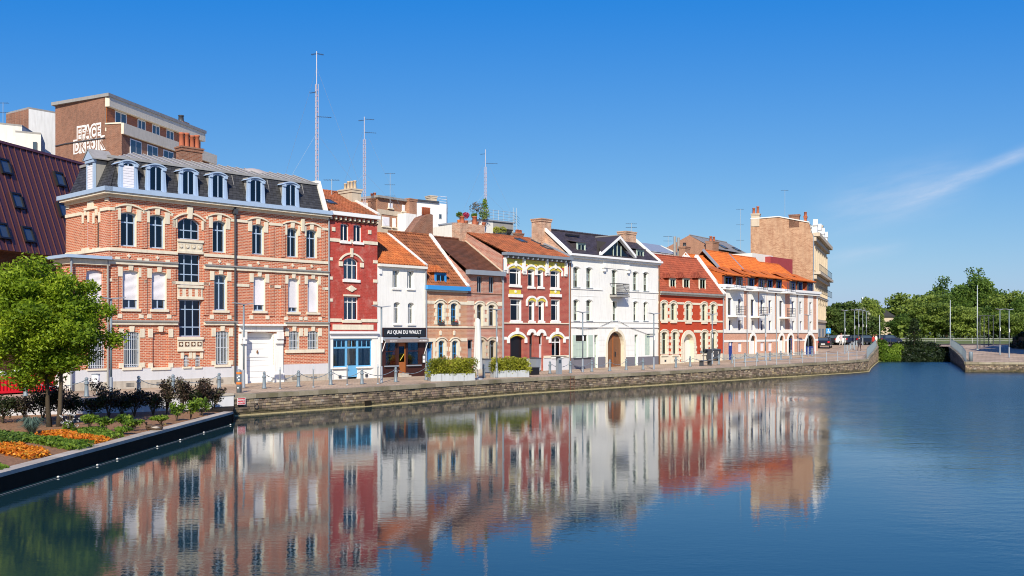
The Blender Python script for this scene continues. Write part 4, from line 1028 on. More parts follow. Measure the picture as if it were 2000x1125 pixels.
H.add(dn_, 'corbel_table', 'stone'); H.box('corbel_band', 'brick_dark', 0, W, -.08, .0, ZE - .36, ZE - .281)
zgu = ZE + .0; H.box('gutter', 'white2', 0, W, -.36, .05, ZE - .02, ZE + .22)
YR = 4.0; ZR = H.z(650, 373, YR) - .1; H.body('brick_pink', 8, -.2, ZE + .1, YR, ZR)
rf = H.roof('tile_rust', .02, W - .02, -.25, ZE + .2, YR, ZR); H.verge(W - .1, -.2, ZE + .25, YR, ZR + .02, mat='offwhite')
H.skylight(H.x(644, .9), H.x(660, .9), 1.0, 1.75, ZE + .2 + (ZR - ZE - .2) * 1.25 / 4.25, ZE + .2 + (ZR - ZE - .2) * 2.0 / 4.25, rf)
H.chimney(W - .5, W + .3, 2.1, 3.5, ZE + 1, H.z(690, 371, 2.6), 'stone_beige', 4, 'pot_pale', .55)

# ================================================================== cafe
H = House('cafe', 'white rendered cafe with black name board over a dark brown shopfront', 737, 830.5, cat='building'); W = H.W
ZE = H.z(784, 521.5); ZG = H.z(784, 640)
for t in ((766.7, 780, 527, 562.5, 0), (795.5, 808, 529, 563.5, 0), (769, 781.5, 590, 632, .12), (796.8, 809, 591, 632.5, .12)):
    o = H.op(*t); H.window(o, 'white2', mull=(.5,), trans=(.74,) if t[4] else (), y=.2, sill='white', curtain='full:curtain_tan' if t[4] else 'right', ft=.05, silh=.12)
so_ = H.op(745, 829, 666, 733, 0, rev=.02); so_['z0'] = -.2; so_['z1'] = ZG - .72
H.wall('white', 0, W, -.2, ZE)
M['glass_cafe'] = glassmat('cafe_glass', (.85, .86, .86), .02)
sf = MB(); x0, x1, zt = so_['x0'], so_['x1'], so_['z1']
wins = ((H.x(751.5), H.x(773)), (H.x(795), H.x(817))); dx0, dx1 = H.x(777), H.x(792); zs = H.z(784, 712); zw = zt - .1
solids = [(x0, wins[0][0], -.2, zt), (wins[0][1], dx0, -.2, zt), (dx1, wins[1][0], -.2, zt), (wins[1][1], x1, -.2, zt), (wins[0][0], wins[0][1], -.2, zs), (wins[1][0], wins[1][1], -.2, zs), (wins[0][0], wins[0][1], zw, zt), (wins[1][0], wins[1][1], zw, zt), (dx0, dx1, zt - .3, zt)]
for a, b, c, d in solids: sf.box(a, b, -.08, .06, c, d)
H.add(sf, 'shopfront', 'brown_wood')
for a, b in wins:
    f = MB(); zm = zs + (zw - zs) * .54; f.box(a, b, -.06, .02, zm - .03, zm + .03); f.box(a, a + .04, -.05, .02, zs, zw); f.box(b - .04, b, -.05, .02, zs, zw)
    fo = H.add(f, 'shop_window', 'brown_wood')
    for c, d in ((zs, zm - .03), (zm + .03, zw)): H.add(MB().box(a + .04, b - .04, -.02, -.012, c, d), 'pane', 'glass_cafe', fo)
    H.box('sill', 'zinc_grey', a - .12, b + .12, -.22, -.081, zs - .12, zs - .04)
cur = MB(); a, b = wins[0]
cur.xz([(a + .40, zs), (b - .02, zs), (b - .02, zs + 1.3), (a + .72, zs + .9)], -.005, .01); H.add(cur, 'red_drape', 'red_cloth')
H.box('display_shelf', 'orange_wood', wins[0][0], wins[0][0] + .5, .1, .4, zs, zs + .28); H.box('picture_frame', 'orange_wood', wins[1][0] + .1, wins[1][0] + .5, .16, .2, zs, zs + .45); H.box('picture', 'darkgrey', wins[1][0] + .15, wins[1][0] + .45, .15, .159, zs + .05, zs + .4)
d = MB(); zd = H.z(784, 728.5)
d.box(dx0, dx0 + .09, .0, .06, zd, zt - .3); d.box(dx1 - .09, dx1, .0, .06, zd, zt - .3); d.box(dx0 + .09, dx1 - .09, .0, .06, zd, zd + .75); d.box(dx0 + .09, dx1 - .09, .0, .06, zt - .55, zt - .3)
do = H.add(d, 'door', 'orange_wood'); H.add(MB().box(dx0 + .09, dx1 - .09, .02, .028, zd + .75, zt - .55), 'pane', 'glass_dark', do); H.add(MB().tube([(dx0 + .16, -.04, zd + .85), (dx1 - .16, -.04, zd + 1.3)], .02, 6), 'handle', 'yellow', do)
H.box('drape', 'red_cloth', dx0 + .12, dx1 - .25, .035, .045, zd + .76, zd + 1.5)
stp = H.box('doorstep', 'plinth_stone', dx0 - .05, dx1 + .1, -.5, -.081, -.1, zd - .16); H.box('doorstep', 'plinth_stone', dx0 - .05, dx1 + .05, -.3, -.083, zd - .16, zd)
sb = H.box('name_board_frame', 'brown_wood', H.x(744.5), H.x(829.8), -.14, -.001, ZG - .72, ZG); zc = H.z(787, 649.3)
nbd = H.box('name_board', 'sign_black', H.x(746.5), H.x(827.5), -.17, -.141, zc - .27, zc + .27)
H.text('AU QUAI DU WAULT', H.x(752.5), H.x(819.5), zc, -.176, 'sign_white', nbd, h=.30, bold=.016)
for px in (775, 813): H.box('sign_lamp', 'black', H.x(px) - .04, H.x(px) + .04, -.32, -.17, zc - .36, zc - .22)
aw = MB(); az0 = so_['z1'] - .02; aw.hexa([(x0 - .02, -.42, az0 - .18), (x1 + .02, -.42, az0 - .18), (x1 + .02, -.08, az0 - .02), (x0 - .02, -.08, az0 - .02), (x0 - .02, -.42, az0 - .02), (x1 + .02, -.42, az0 - .02), (x1 + .02, -.08, az0 + .12), (x0 - .02, -.08, az0 + .12)])
ao = H.add(aw, 'awning', 'grey_paint'); H.add(MB().box(x0, x1, -.44, -.421, az0 - .26, az0 - .03), 'valance', plain('taupe_canvas', (.24, .20, .19), .9), ao)
stk = MB()
for xa_, xb_ in ((H.x(754), H.x(767)), (H.x(811), H.x(826))):
    q = xa_
    while q < xb_: stk.box(q, q + R.uniform(.02, .045), -.446, -.441, az0 - .19, az0 - .19 + R.uniform(.06, .10)); q += R.uniform(.055, .08)
H.add(stk, 'faded_print', 'sign_white', ao)
for xx, q in ((x0 + .02, -.18), (x1 - .02, -.14)): H.add(MB().tube([(xx, -.40, az0 - .2), (xx + q, -.12, az0 - 1.15)], .022, 5), 'awning_arm', 'white2', ao)
mn = H.box('menu_case', 'black', x1 - .34, x1 - .04, -.16, -.081, zs + .05, zs + .65)
for k in (0, 1): H.box('menu_sheet', 'sign_white', x1 - .30, x1 - .08, -.168, -.161, zs + .10 + k * .26, zs + .31 + k * .26, mn)
H.box('gutter', 'offwhite', 0, W, -.26, .05, ZE - .05, ZE + .12)
ZR = H.z(757, 457, 4.0) - .05; H.body('white', 8, -.2, ZE, 4.0, ZR); H.roof('tile_orange', .02, W - .02, -.18, ZE + .12, 4.0, ZR, wave=.045); H.verge(W - .05, -.1, ZE + .15, 4.0, ZR, .26, mat='offwhite')
H.pipe(W - .02, .1, ZE, -.1, 'zinc_grey'); H.box('alarm_box', 'white2', .12, .3, -.12, .0, ZE - .55, ZE - .25)

# ================================================================== salmon house with blue joinery
H = House('town_house', 'salmon brick house with bright blue windows, door and small roof dormer', 830.5, 912); W = H.W
ZE = H.z(871, 567)
def stone_window(H, t, fm, sm_, rise=.13, fbox=True, mull=(.5,), trans=(.36, .72), head=.16, curt=None, jamb=.17, label=True):
    o = H.op(*t, rise); H.window(o, fm, mull=mull, trans=trans, y=.17, curtain=curt, ft=.048, lin=sm_, glass='glass_dark')
    H.surround(o, sm_, quoin=True, jamb=jamb, head=head)
    if label:
        l = MB(); arch_band(l, o['x0'] - .2, o['x1'] + .2, o['z1'] - .02, .20, .07, -.10, .0); H.add(l, 'hood_mould', sm_)
    if fbox:
        fb = H.box('window_box', 'darkgrey', o['x0'] + .04, o['x1'] - .04, -.16, -.01, o['z0'] + .02, o['z0'] + .16)
        fl = MB()
        for k in range(90):
            p = Vector((R.uniform(o['x0'] + .04, o['x1'] - .02), R.uniform(-.2, .0), o['z0'] + .14 + R.random() ** 2 * .22)); q = R.uniform(.025, .05)
            u = Vector((R.uniform(-1, 1), R.uniform(-1, 1), R.uniform(-1, 1))).normalized() * q; v = u.orthogonal().normalized() * q
            fl.face([p - u, p + v, p + u, p - v])
        H.add(fl, 'flowers', 'flower_mix', fb)
    return o
M['flower_mix'] = leafmat('geraniums', [(0, (.04, .12, .02)), (.62, (.08, .2, .03)), (.66, (.55, .02, .03)), (1, (.6, .06, .08))])
ups = [stone_window(H, (853.6, 866.2, 591, 634), 'blue', 'stone'), stone_window(H, (880, 892.8, 592, 634), 'blue', 'stone')]
lows = [stone_window(H, (856, 868.2, 665, 704), 'blue', 'stone'), stone_window(H, (882.5, 894.3, 665, 704), 'blue', 'stone')]
dr = H.op(833.2, 845.8, 667.5, 729); dr['z0'] = -.2
H.wall('brick_salmon', 0, W, -.2, ZE)
def simple_door(H, o, mat, light=.22, y=.16, zb=.06, knob='chrome'):
    d = MB(); zt = o['z1'] - (o['z1'] - zb) * light; x0, x1 = o['x0'], o['x1']
    d.box(x0, x1, y, y + .06, zb, zt); d.box(x0, x0 + .06, y - .03, y + .06, zt, o['z1']); d.box(x1 - .06, x1, y - .03, y + .06, zt, o['z1']); d.box(x0 + .06, x1 - .06, y - .03, y + .06, o['z1'] - .06, o['z1']); d.box(x0, x1, y - .04, y - .001, zt - .05, zt + .03)
    for a, b in ((.08, .40), (.48, .92)): d.box(x0 + (x1 - x0) * .16, x1 - (x1 - x0) * .16, y - .02, y - .001, zb + (zt - zb) * a, zb + (zt - zb) * b)
    r = H.add(d, 'door', mat); H.add(MB().box(x0 + .06, x1 - .06, y + .01, y + .02, zt, o['z1'] - .06), 'pane', 'glass_dark', r)
    H.add(MB().lathe([(.01, -.05), (.03, -.04), (.03, 0), (.015, .02)], 7, (x0 + (x1 - x0) * .85, y - .03, zb + 1.0)), 'door_knob', knob, r)
    return r
simple_door(H, dr, 'blue')
H.band('stone', 0, W, H.z(871, 640), H.z(871, 637), .07); H.band('stone', 0, ups[0]['x0'] - .25, ups[0]['z1'] - .1, ups[0]['z1'] + .12, .04); H.band('stone', ups[1]['x1'] + .25, W, ups[0]['z1'] - .1, ups[0]['z1'] + .12, .04)
H.band('stone', 0, lows[0]['x0'] - .25, lows[0]['z1'] - .08, lows[0]['z1'] + .16, .04); H.band('stone', lows[1]['x1'] + .25, W, lows[0]['z1'] - .08, lows[0]['z1'] + .16, .04)
H.box('door_jamb', 'stone', dr['x1'] + .002, lows[0]['x0'] - .32, -.045, .0, -.1, lows[0]['z1'] - .09); H.panel('plinth_stone', 0, W, -.15, .45)
for q in ((ups[0]['x0'] + ups[0]['x1']) / 2, (ups[1]['x0'] + ups[1]['x1']) / 2):
    z = H.z(871, 651); H.add(MB().xz([(q - .07, z - .14), (q + .07, z - .14), (q + .1, z + .14), (q, z + .2), (q - .1, z + .14)], -.07, 0), 'carved_bracket', 'stone')
H.box('eaves_cornice', 'stone', 0, W, -.12, .0, ZE - .12, ZE + .0); H.box('gutter', 'blue', -.05, W + .06, -.34, .05, ZE + .002, ZE + .30)
ZR = H.z(842, 461, 4.0); ze2 = ZE + .25; H.body('brick_dark', 8, -.2, ZE, 4.0, ZR); H.roof('tile_brown', .02, W - .02, -.15, ze2, 4.0, ZR, wave=.03); H.verge(W - .05, -.1, ze2 + .05, 4.0, ZR + .05, .26, mat='white')
zr = lambda y: ze2 + (ZR - ze2) * (y + .15) / 4.15
dormer(H, H.x(851.5, .1), H.x(873, .1), ZE + .28, H.z(862, 532, .1), .15, 1.5, 'blue', 'hip', ft=.1, roofm='tile_orange', cheek='tile_orange')
# big tapering chimney stack on the ridge, with a row of pots
ch = MB(); cy, cz = 4.2, ZR; xa, xb = H.x(786, 4.4), H.x(842, 4.4)
ch.prism([(xa, 4.2, cz - .5), (xb, 4.2, cz - .5), (xb, 4.2, H.z(842, 420, 4.4)), (H.x(836, 4.4), 4.2, H.z(836, 418, 4.4)), (H.x(820, 4.4), 4.2, H.z(820, 424, 4.4))], (0, .8, 0))
co = H.add(ch, 'chimney', 'brick_brown')
for k in range(4): H.add(MB().lathe([(.10, 0), (.085, .5), (.1, .52), (.1, .58), (.06, .58)], 8, (H.x(826 + k * 4, 4.6), 4.6, H.z(832, 420, 4.6))), 'chimney_pot', 'pot', co, True)
H.pipe(.03, .1, ZE, -.1, 'zinc_grey')

# ================================================================== pink house with slate-blue joinery
H = House('town_house', 'pink brick house with slate blue windows under a plain dark brown roof', 912, 981); W = H.W
ZE = H.z(946, 538)
tops = []
for t in ((931.6, 942, 539.5, 571.6), (954.7, 965.2, 540, 572)):
    o = H.op(*t); tops.append(o); H.window(o, 'grey_paint', mull=(.5,), trans=(), y=.12, ft=.07, curtain='right', glass='glass_dark')
ups = [stone_window(H, (931, 942.6, 594, 636.5), 'grey_paint', 'stone', fbox=False, trans=(.68,), curt='right', head=.24), stone_window(H, (953.7, 966, 595, 636.5), 'grey_paint', 'stone', fbox=False, trans=(.68,), curt='right:red_cloth', head=.24)]
lows = [stone_window(H, (934, 945.5, 663.5, 703), 'grey_paint', 'stone_beige', fbox=False, trans=(.70,), curt='full:curtain_tan'), stone_window(H, (955, 967.4, 664, 703), 'grey_paint', 'stone_beige', fbox=False, trans=(.70,), curt='full:curtain_tan')]
dr = H.op(913.7, 924, 663.5, 727); dr['z0'] = -.2
H.wall('brick_pink', 0, W, -.2, ZE); simple_door(H, dr, 'grey_paint', .28)
H.band('stone_beige', 0, W, H.z(946, 641), H.z(946, 637.5), .07); H.band('brick_dark', 0, W, H.z(946, 575), H.z(946, 573.6), .03)
H.band('stone', .02, ups[0]['x0'] - .3, ups[0]['z1'] - .08, ups[0]['z1'] + .22, .04); H.band('stone', ups[1]['x1'] + .3, W, ups[0]['z1'] - .08, ups[0]['z1'] + .22, .04)
H.panel('plinth_stone', 0, W, -.15, .4); H.box('gutter', 'zinc_grey', -.08, W, -.42, .05, ZE, ZE + .34)
ZR = H.z(905, 469, 4.1); ze2 = ZE + .3; H.body('brick_pink', 8.2, -.2, ZE, 4.1, ZR); H.roof('tile_dark', .02, W - .02, -.1, ze2, 4.1, ZR, tw=.2, th=.2, wave=0, lift=.02); H.verge(W - .02, -.1, ze2, 4.1, ZR, .14, .08, mat='stone_beige')
H.chimney(H.x(893, 4.2), H.x(943, 4.2) - .1, 3.9, 4.8, ZR - 1.6, H.z(918, 438, 4.2), 'brick_gable', 2, 'pot', .6, corbel=False, pr=.2)
H.pipe(W - .06, .1, ZE, -.1, 'zinc_grey'); H.add(MB().tube([(W - .35, -.2, ZE), (W - .06, -.1, ZE - .5)], .04, 6), 'gutter_elbow', 'zinc_grey')

# ================================================================== wine red house with yellow glazed friezes
H = House('town_house', 'wine red brick house with white arches and yellow glazed panels over the windows', 981, 1111); W = H.W
ZE = H.z(1045, 503.5); rows = [[(995, 1016.7, 523.5, 557), (1031, 1043.3, 525.5, 560), (1050, 1060.8, 527, 560.5), (1075, 1092.7, 528, 562.7)], [(996.7, 1018, 584, 627), (1033, 1043.3, 586.5, 627), (1051.8, 1062, 587, 627), (1076, 1092.7, 585, 627)]]
for ri, row in enumerate(rows):
    for i, t in enumerate(row):
        narrow = i in (1, 2); o = H.op(*t, .10 if (ri == 0 or narrow) else 0.0)
        H.window(o, 'white2', mull=() if narrow else (.78,), trans=(.74,), y=.17, ft=.085, lin='white', sill='white', silh=.16, curtain=[None, None, 'full', 'right'][i], glass='glass_dark', cw=.3)
        a = MB()
        if ri == 0 or narrow:
            arch_band(a, o['x0'], o['x1'], o['z1'] - .10, .10, .20, -.05, .0); yo = H.add(a, 'glazed_arch', 'yellow')
            b = MB(); arch_band(b, o['x0'] - .2, o['x1'] + .2, o['z1'] - .06, .26, .16, -.10, .0)
            for q in (o['x0'] - .36, o['x1'] + .20): H.box('impost_block', 'white', q, q + .16, -.098, .0, o['z1'] - .45, o['z1'] - .06)
            if not narrow: c = (o['x0'] + o['x1']) / 2; H.box('keystone', 'white', c - .09, c + .09, -.14, .0, o['z1'] + .12, o['z1'] + .55)
            H.add(b, 'window_arch', 'white')
        if ri == 0 and not narrow:
            z0, z1 = H.z(t[0], 573.5), H.z(t[0], 564.5); yb = H.box('glazed_panel', 'yellow', o['x0'] - .02, o['x1'] + .02, -.03, .0, z0, z1 - .05)
            c = (o['x0'] + o['x1']) / 2; H.add(MB().xz([(c + .11 * math.cos(k * .785), (z0 + z1) / 2 + .11 * math.sin(k * .785)) for k in range(8)], -.08, -.03), 'boss', 'white', yb)
            H.box('panel_cornice', 'white', o['x0'] - .12, o['x1'] + .12, -.16, .0, z0 - .26, z0 - .02)
ga = H.op(996.7, 1022, 656, 724, .22); d1 = H.op(1034, 1041.8, 651, 724, .15); d2 = H.op(1052.7, 1060.8, 652, 724, .15); wr = H.op(1077.5, 1097.5, 656, 697.5, .2)
for q in (ga, d1, d2): q['z0'] = -.2
H.wall('brick_wine', 0, W, -.2, ZE, rev=.25)
H.add(MB().box(ga['x0'], ga['x1'], .2, .25, -.1, ga['z1']), 'garage_door', 'black')
for o in (d1, d2):
    simple_door(H, o, 'darkgrey' if o is d1 else 'plinth_pale', .3, .2); b = MB(); w_ = o['x1'] - o['x0']
    arch_band(b, o['x0'] - .03, o['x1'] + .03, o['z1'] - .15, w_ / 2, .26, -.12, .0, 14); H.add(b, 'door_arch', 'white')
H.window(wr, 'white2', mull=(.5,), trans=(.7,), y=.18, ft=.09, curtain='full', sill='white')
for o in (ga, wr):
    a = MB(); arch_band(a, o['x0'], o['x1'], o['z1'] - .2, .2, .14, -.05, .0); H.add(a, 'glazed_arch', 'yellow')
    b = MB(); arch_band(b, o['x0'] - .14, o['x1'] + .14, o['z1'] - .16, .32, .2, -.10, .0); c = (o['x0'] + o['x1']) / 2; H.box('keystone', 'white', c - .12, c + .12, -.15, .0, o['z1'] + .15, o['z1'] + .62)
    for q in (o['x0'] - .38, o['x1'] + .14): H.box('impost_block', 'white', q, q + .24, -.098, .0, o['z1'] - .55, o['z1'] - .14)
    H.add(b, 'door_surround', 'white')
z0, z1 = H.z(1045, 630.5), H.z(1045, 624.5); H.band('stone', 0, W, z0 - .08, z0, .09); zz = H.z(1045, 660)
for a, b in ((0, ga['x0'] - .4), (ga['x1'] + .4, d1['x0'] - .35), (d2['x1'] + .35, wr['x0'] - .4), (wr['x1'] + .4, W)):
    if b - a > .1: H.band('white', a, b, zz - .12, zz + .1, .05)
H.ops = [ga, d1, d2, wr]; H.panel('plinth_pale', 0, W, -.15, 1.0); H.band('stone', d2['x1'] + .05, W, 1.0, 1.18, .08)
# eaves: yellow frieze, white consoles, dark bracketed gutter
H.panel('yellow', .45, W - .3, ZE - .62, ZE - .22, y=-.012, name='glazed_frieze')
for px in (985, 1021.5, 1066.5, 1104): x = H.x(px); H.box('console', 'white', x - .12, x + .12, -.18, .0, ZE - 1.15, ZE - .2); H.box('console_drop', 'white', x - .17, x + .17, -.10, .0, ZE - 1.3, ZE - 1.152)
br = MB()
for k in range(14): x = .25 + (W - .5) * k / 13; br.box(x - .06, x + .06, -.42, .0, ZE - .20, ZE + .0)
H.add(br, 'eaves_brackets', 'grey_paint'); H.box('gutter', 'grey_paint', 0, W, -.50, .05, ZE + .002, ZE + .22)
ZR = H.z(1037, 467, 4.1); ze2 = ZE + .2; H.body('brick_pink', 8.2, -.2, ZE, 4.1, ZR); rf = H.roof('tile_rust', .02, W - .1, -.3, ze2, 4.1, ZR); H.verge(W - .12, -.3, ze2 + .05, 4.1, ZR + .05, .3, mat='zinc_grey')
zq = lambda y: ze2 + (ZR - ze2) * (y + .3) / 4.4
for px, ya in ((1018, 2.6), (1050, 2.6), (1068, 1.3)): x = H.x(px, ya + .4); H.skylight(x - .35, x + .35, ya, ya + .9, zq(ya), zq(ya + .9), rf)
H.pipe(W - .03, .1, ZE, -.1, 'zinc_grey'); H.pipe(.03, .1, ZE - .3, -.1, 'zinc_grey')

# ================================================================== big white house
H = House('mansion', 'wide white rendered mansion with arched oak gateway and dark slate roof', 1111, 1286, cat='building'); W = H.W
ZE = H.z(1200, 508); rows = [((1119.6, 1131, 521.5, 561), (1145, 1156, 523, 562.5), (1195, 1205, 527, 577), (1236, 1245.8, 531, 567), (1256.6, 1265.7, 532, 568.6)), ((1120, 1130, 585.5, 626.4), (1145, 1155.6, 586, 626.5), (1196.4, 1205, 588, 626.6), (1237, 1245, 589, 627), (1257, 1264.4, 590, 627))]
for ri, row in enumerate(rows):
    for i, t in enumerate(row):
        o = H.op(*t, .10); H.window(o, 'green_grey', mull=(.5,), trans=(.70, .36), y=.2, ft=.042, lin='white', sill=None if (ri == 0 and i == 2) else 'zinc_grey', silh=.06, curtain=[None, 'right', None, None, None][i], glass='glass_dark')
        b = MB(); arch_band(b, o['x0'] - .06, o['x1'] + .06, o['z1'] - .08, .12, .08, -.05, .0); H.add(b, 'hood_mould', 'white')
ga = H.op(1186, 1218, 647.5, 719, 0.0); ga['rise'] = (ga['x1'] - ga['x0']) / 2 * .98; ga['z0'] = -.2; ga['rev'] = .4; H.lining(ga, 'stone', .3)
n1 = H.op(1161, 1167.8, 654, 716); n1['z0'] = -.2; n2 = H.op(1239.6, 1246, 653.5, 714); n2['z0'] = -.2
sw = H.op(1124, 1147, 654.5, 698); s2 = H.op(1259.5, 1269.5, 653.5, 694)
H.wall('white', 0, W, -.2, ZE)
dm = MB(); n = 12
for k in range(n):
    a, b = ga['x0'] + (ga['x1'] - ga['x0']) * k / n, ga['x0'] + (ga['x1'] - ga['x0']) * (k + 1) / n
    dm.cur = None; dm.box(a + .006, b - .006, .30 + .01 * (k % 2), .36, -.1, ga['z1'])
go = H.add(dm, 'gateway_doors', 'oak'); H.add(MB().box((ga['x0'] + ga['x1']) / 2 - .05, (ga['x0'] + ga['x1']) / 2 + .05, .27, .30, -.1, ga['z1'] - .02), 'meeting_stile', 'orange_wood', go)
H.add(MB().box(ga['x0'] + 1.45, ga['x0'] + 1.57, .25, .30, .95, 1.35), 'lock_plate', 'iron', go); H.add(MB().box(ga['x1'] - 1.0, ga['x1'] - .05, .28, .30, .02, .5), 'wicket_board', 'oak', go)
b = MB(); arch_band(b, ga['x0'], ga['x1'], ga['z1'] - ga['rise'], ga['rise'], .26, -.07, .0, 16)
for q in (ga['x0'] - .26, ga['x1']): b.box(q, q + .26, -.07, .0, -.1, ga['z1'] - ga['rise'])
H.add(b, 'gateway_arch', 'stone'); c = (ga['x0'] + ga['x1']) / 2; H.add(MB().xz([(c - .12, ga['z1'] + .02), (c + .12, ga['z1'] + .02), (c + .3, ga['z1'] + .62), (c - .3, ga['z1'] + .62)], -.16, 0), 'keystone', 'white')
for o in (n1, n2): simple_door(H, o, 'green_grey', .24, .22)
def louvres(H, x0, x1, z0, z1, y, mat, name='louvred_shutter'):
    m = MB(); m.box(x0, x1, y, y + .04, z0, z1)
    for k in range(2): q = (x1 - x0); m.box(x0 + .05, x1 - .05, y - .015, y, z0 + (z1 - z0) * (.06 + k * .48), z0 + (z1 - z0) * (.46 + k * .48))
    return H.add(m, name, mat)
fr = MB(); x0, x1, z0, z1 = sw['x0'], sw['x1'], sw['z0'], sw['z1']; zt = z1 - .55
fr.box(x0, x1, .06, .12, zt - .05, zt + .04); fr.box(x0, x0 + .06, .06, .12, zt, z1); fr.box(x1 - .06, x1, .06, .12, zt, z1); wo = H.add(fr, 'window', 'green_grey'); H.add(MB().box(x0 + .06, x1 - .06, .08, .09, zt, z1), 'pane', 'glass', wo)
for k in range(4): louvres(H, x0 + (x1 - x0) * k / 4 + .008, x0 + (x1 - x0) * (k + 1) / 4 - .008, z0, zt - .06, .05, 'green_grey', 'folding_shutter')
for a, b in ((H.x(1118), x0 - .02), (x1 + .1, H.x(1157))): louvres(H, a, b, z0, z1, -.06, 'green_grey')
H.box('sill', 'darkgrey', x0 - .3, x1 + .4, -.1, -.001, z0 - .1, z0 - .02)
for k in range(2): w_ = (s2['x1'] - s2['x0']) / 2; louvres(H, s2['x0'] + w_ * k + .008, s2['x0'] + w_ * (k + 1) - .008, s2['z0'], s2['z1'], .03, 'green_grey')
H.box('shutter_rail', 'darkgrey', s2['x0'] + .1, s2['x1'] + .5, -.22, -.16, s2['z1'] + .0, s2['z1'] + .08)
H.ops = [ga, n1, n2, sw, s2]; H.panel('plinth_dark', 0, ga['x0'] - .27, -.15, H.z(1150, 698)); H.panel('plinth_dark', ga['x1'] + .27, W, -.15, H.z(1255, 696.5))
for py, pr in ((628.5, .06), (638.5, .09)): z = H.z(1200, py); H.band('white', 0, W, z - .06, z + .03, pr)
for a, b in ((0, H.x(1176)), (H.x(1228), W)): z = H.z(1200, 566.5); H.band('white', a, b, z - .09, z - .01, .07); H.band('white', a + .5, b - .5, z - .65, z - .60, .02, 'panel_line')
for k in range(5):
    z = H.z(1200, 655) - k * .46
    for a, b in ((H.x(1168.6), ga['x0'] - .28), (ga['x1'] + .28, H.x(1239))): H.band('white', a, b, z - .42, z - .02, .018, 'rusticated_course')
H.band('white', H.x(1177), H.x(1228.5), ZE - .75, ZE - .1, .06, 'frieze_panel')
for px in (1178, 1225): x = H.x(px); H.box('console', 'white', x - .2, x + .3, -.28, -.061, ZE - .75, ZE - .55); H.box('console', 'white', x - .1, x + .2, -.2, -.001, ZE - 1.05, ZE - .752)
H.box('cornice', 'white', -.05, W + .1, -.25, .0, ZE - .12, ZE + .05); H.box('gutter', 'white2', -.08, W + .15, -.42, .05, ZE + .052, ZE + .22)
# balcony
bx0, bx1 = H.x(1190.5), H.x(1216.5); bz = H.z(1203, 577); bo = H.box('balcony', 'zinc', bx0, bx1, -.75, -.001, bz - .16, bz)
r_ = MB()
for z in (.06, .98): r_.tube([(bx0 + .04, -.02, bz + z), (bx0 + .04, -.70, bz + z), (bx1 - .04, -.70, bz + z), (bx1 - .04, -.02, bz + z)], .032, 5)
for k in range(13):
    x = bx0 + .04 + (bx1 - bx0 - .08) * k / 12; r_.tube([(x, -.70, bz + .06), (x, -.70, bz + .98)], .02, 4)
    if k < 12:
        for zc_, rr in ((.30, .07), (.52, .085), (.76, .07)): r_.tube([(x + .09 + rr * math.cos(w * .785), -.70, bz + zc_ + rr * math.sin(w * .785)) for w in range(9)], .02, 4)
H.add(r_, 'railing', 'iron', bo)
YR = 2.7; ZR = H.z(1080, 450, YR); ze2 = ZE + .2
H.body('brick_gable', 6.4, -.2, ZE, YR + .4, ZR + .2); H.roof('slate_purple', .15, W - .15, -.2, ze2, YR, ZR, tw=.26, th=.2, wave=0, lift=.015)
for x in (.0, W - .0): H.verge(x, -.15, ze2 + .0, YR + .2, ZR + .22, .26, .14)
H.chimney(H.x(1047, 3.1), H.x(1066, 3.1), 2.5, 3.6, ZE, H.z(1056, 428.5, 3.1), 'brick_gable', 0); H.chimney(H.x(1217, 2.6), H.x(1237, 2.6), 2.3, 3.2, ZE, H.z(1227, 453, 2.6), 'brick_gable', 0)
for a, b, yt, yb in ((1127, 1143, 474, 493.5), (1243.5, 1257, 487.5, 504.5)): dormer(H, H.x(a, .4), H.x(b, .4), H.z((a + b) / 2, yb, .4), H.z((a + b) / 2, yt, .4), .35, 1.7, 'green_grey', 'flat', ft=.09, roofm='slate_purple', drop=.2)
ax, az_ = H.x(1207.8, -.1), H.z(1207.8, 466.5, -.1); ex0, ex1, ez = H.x(1172, -.1), H.x(1239, -.1), ZE + .30
pm = MB()
for a, b in (((ex0, ez), (ax, az_)), ((ax, az_), (ex1, ez))):
    pm.hexa([(a[0], -.32, a[1]), (b[0], -.32, b[1]), (b[0], -.0, b[1]), (a[0], -.0, a[1]), (a[0], -.32, a[1] + .26), (b[0], -.32, b[1] + .26), (b[0], -.0, b[1] + .26), (a[0], -.0, a[1] + .26)])
po = H.add(pm, 'gable_pediment', 'white2')
sp_ = MB()
for a, b in (((ex0, ez), (ax, az_)), ((ax, az_), (ex1, ez))): sp_.face([(a[0], -.3, a[1] + .28), (b[0], -.3, b[1] + .28), (b[0], 2.4 if b[0] == ax else -.2, b[1] + .28), (a[0], 2.4 if a[0] == ax else -.2, a[1] + .28)])
H.add(sp_, 'pediment_roof', 'slate_purple', po); H.add(MB().tube([(ax, -.3, az_ + .3), (ax, 2.4, az_ + .3)], .06, 6), 'pediment_ridge', 'zinc', po)
gl = MB(); gl.face([(ex0 + .25, .05, ez), (ex1 - .25, .05, ez), (ax, .05, az_ - .1)]); H.add(gl, 'pediment_glass', 'glass_dark', po); H.add(MB().box(ex0 + .4, ex1 - .4, .5, .55, ez, az_ - .3), 'room_back', 'room', po)
for q in (-.5, .0, .5): H.add(MB().box(ax + q * 1.1 - .04, ax + q * 1.1 + .04, .0, .06, ez, az_ - .12 - abs(q) * 1.0), 'mullion', 'green_grey', po)
for px, py in ((1075, 456), (1135, 464), (1240, 472)):
    pass
vb = MB()
for px in list(range(1102, 1128, 3)): vb.box(H.x(px, 2.2), H.x(px, 2.2) + .12, 1.95, 2.1, ZR - .40, ZR - .26)
H.add(vb, 'snow_guard', 'iron')
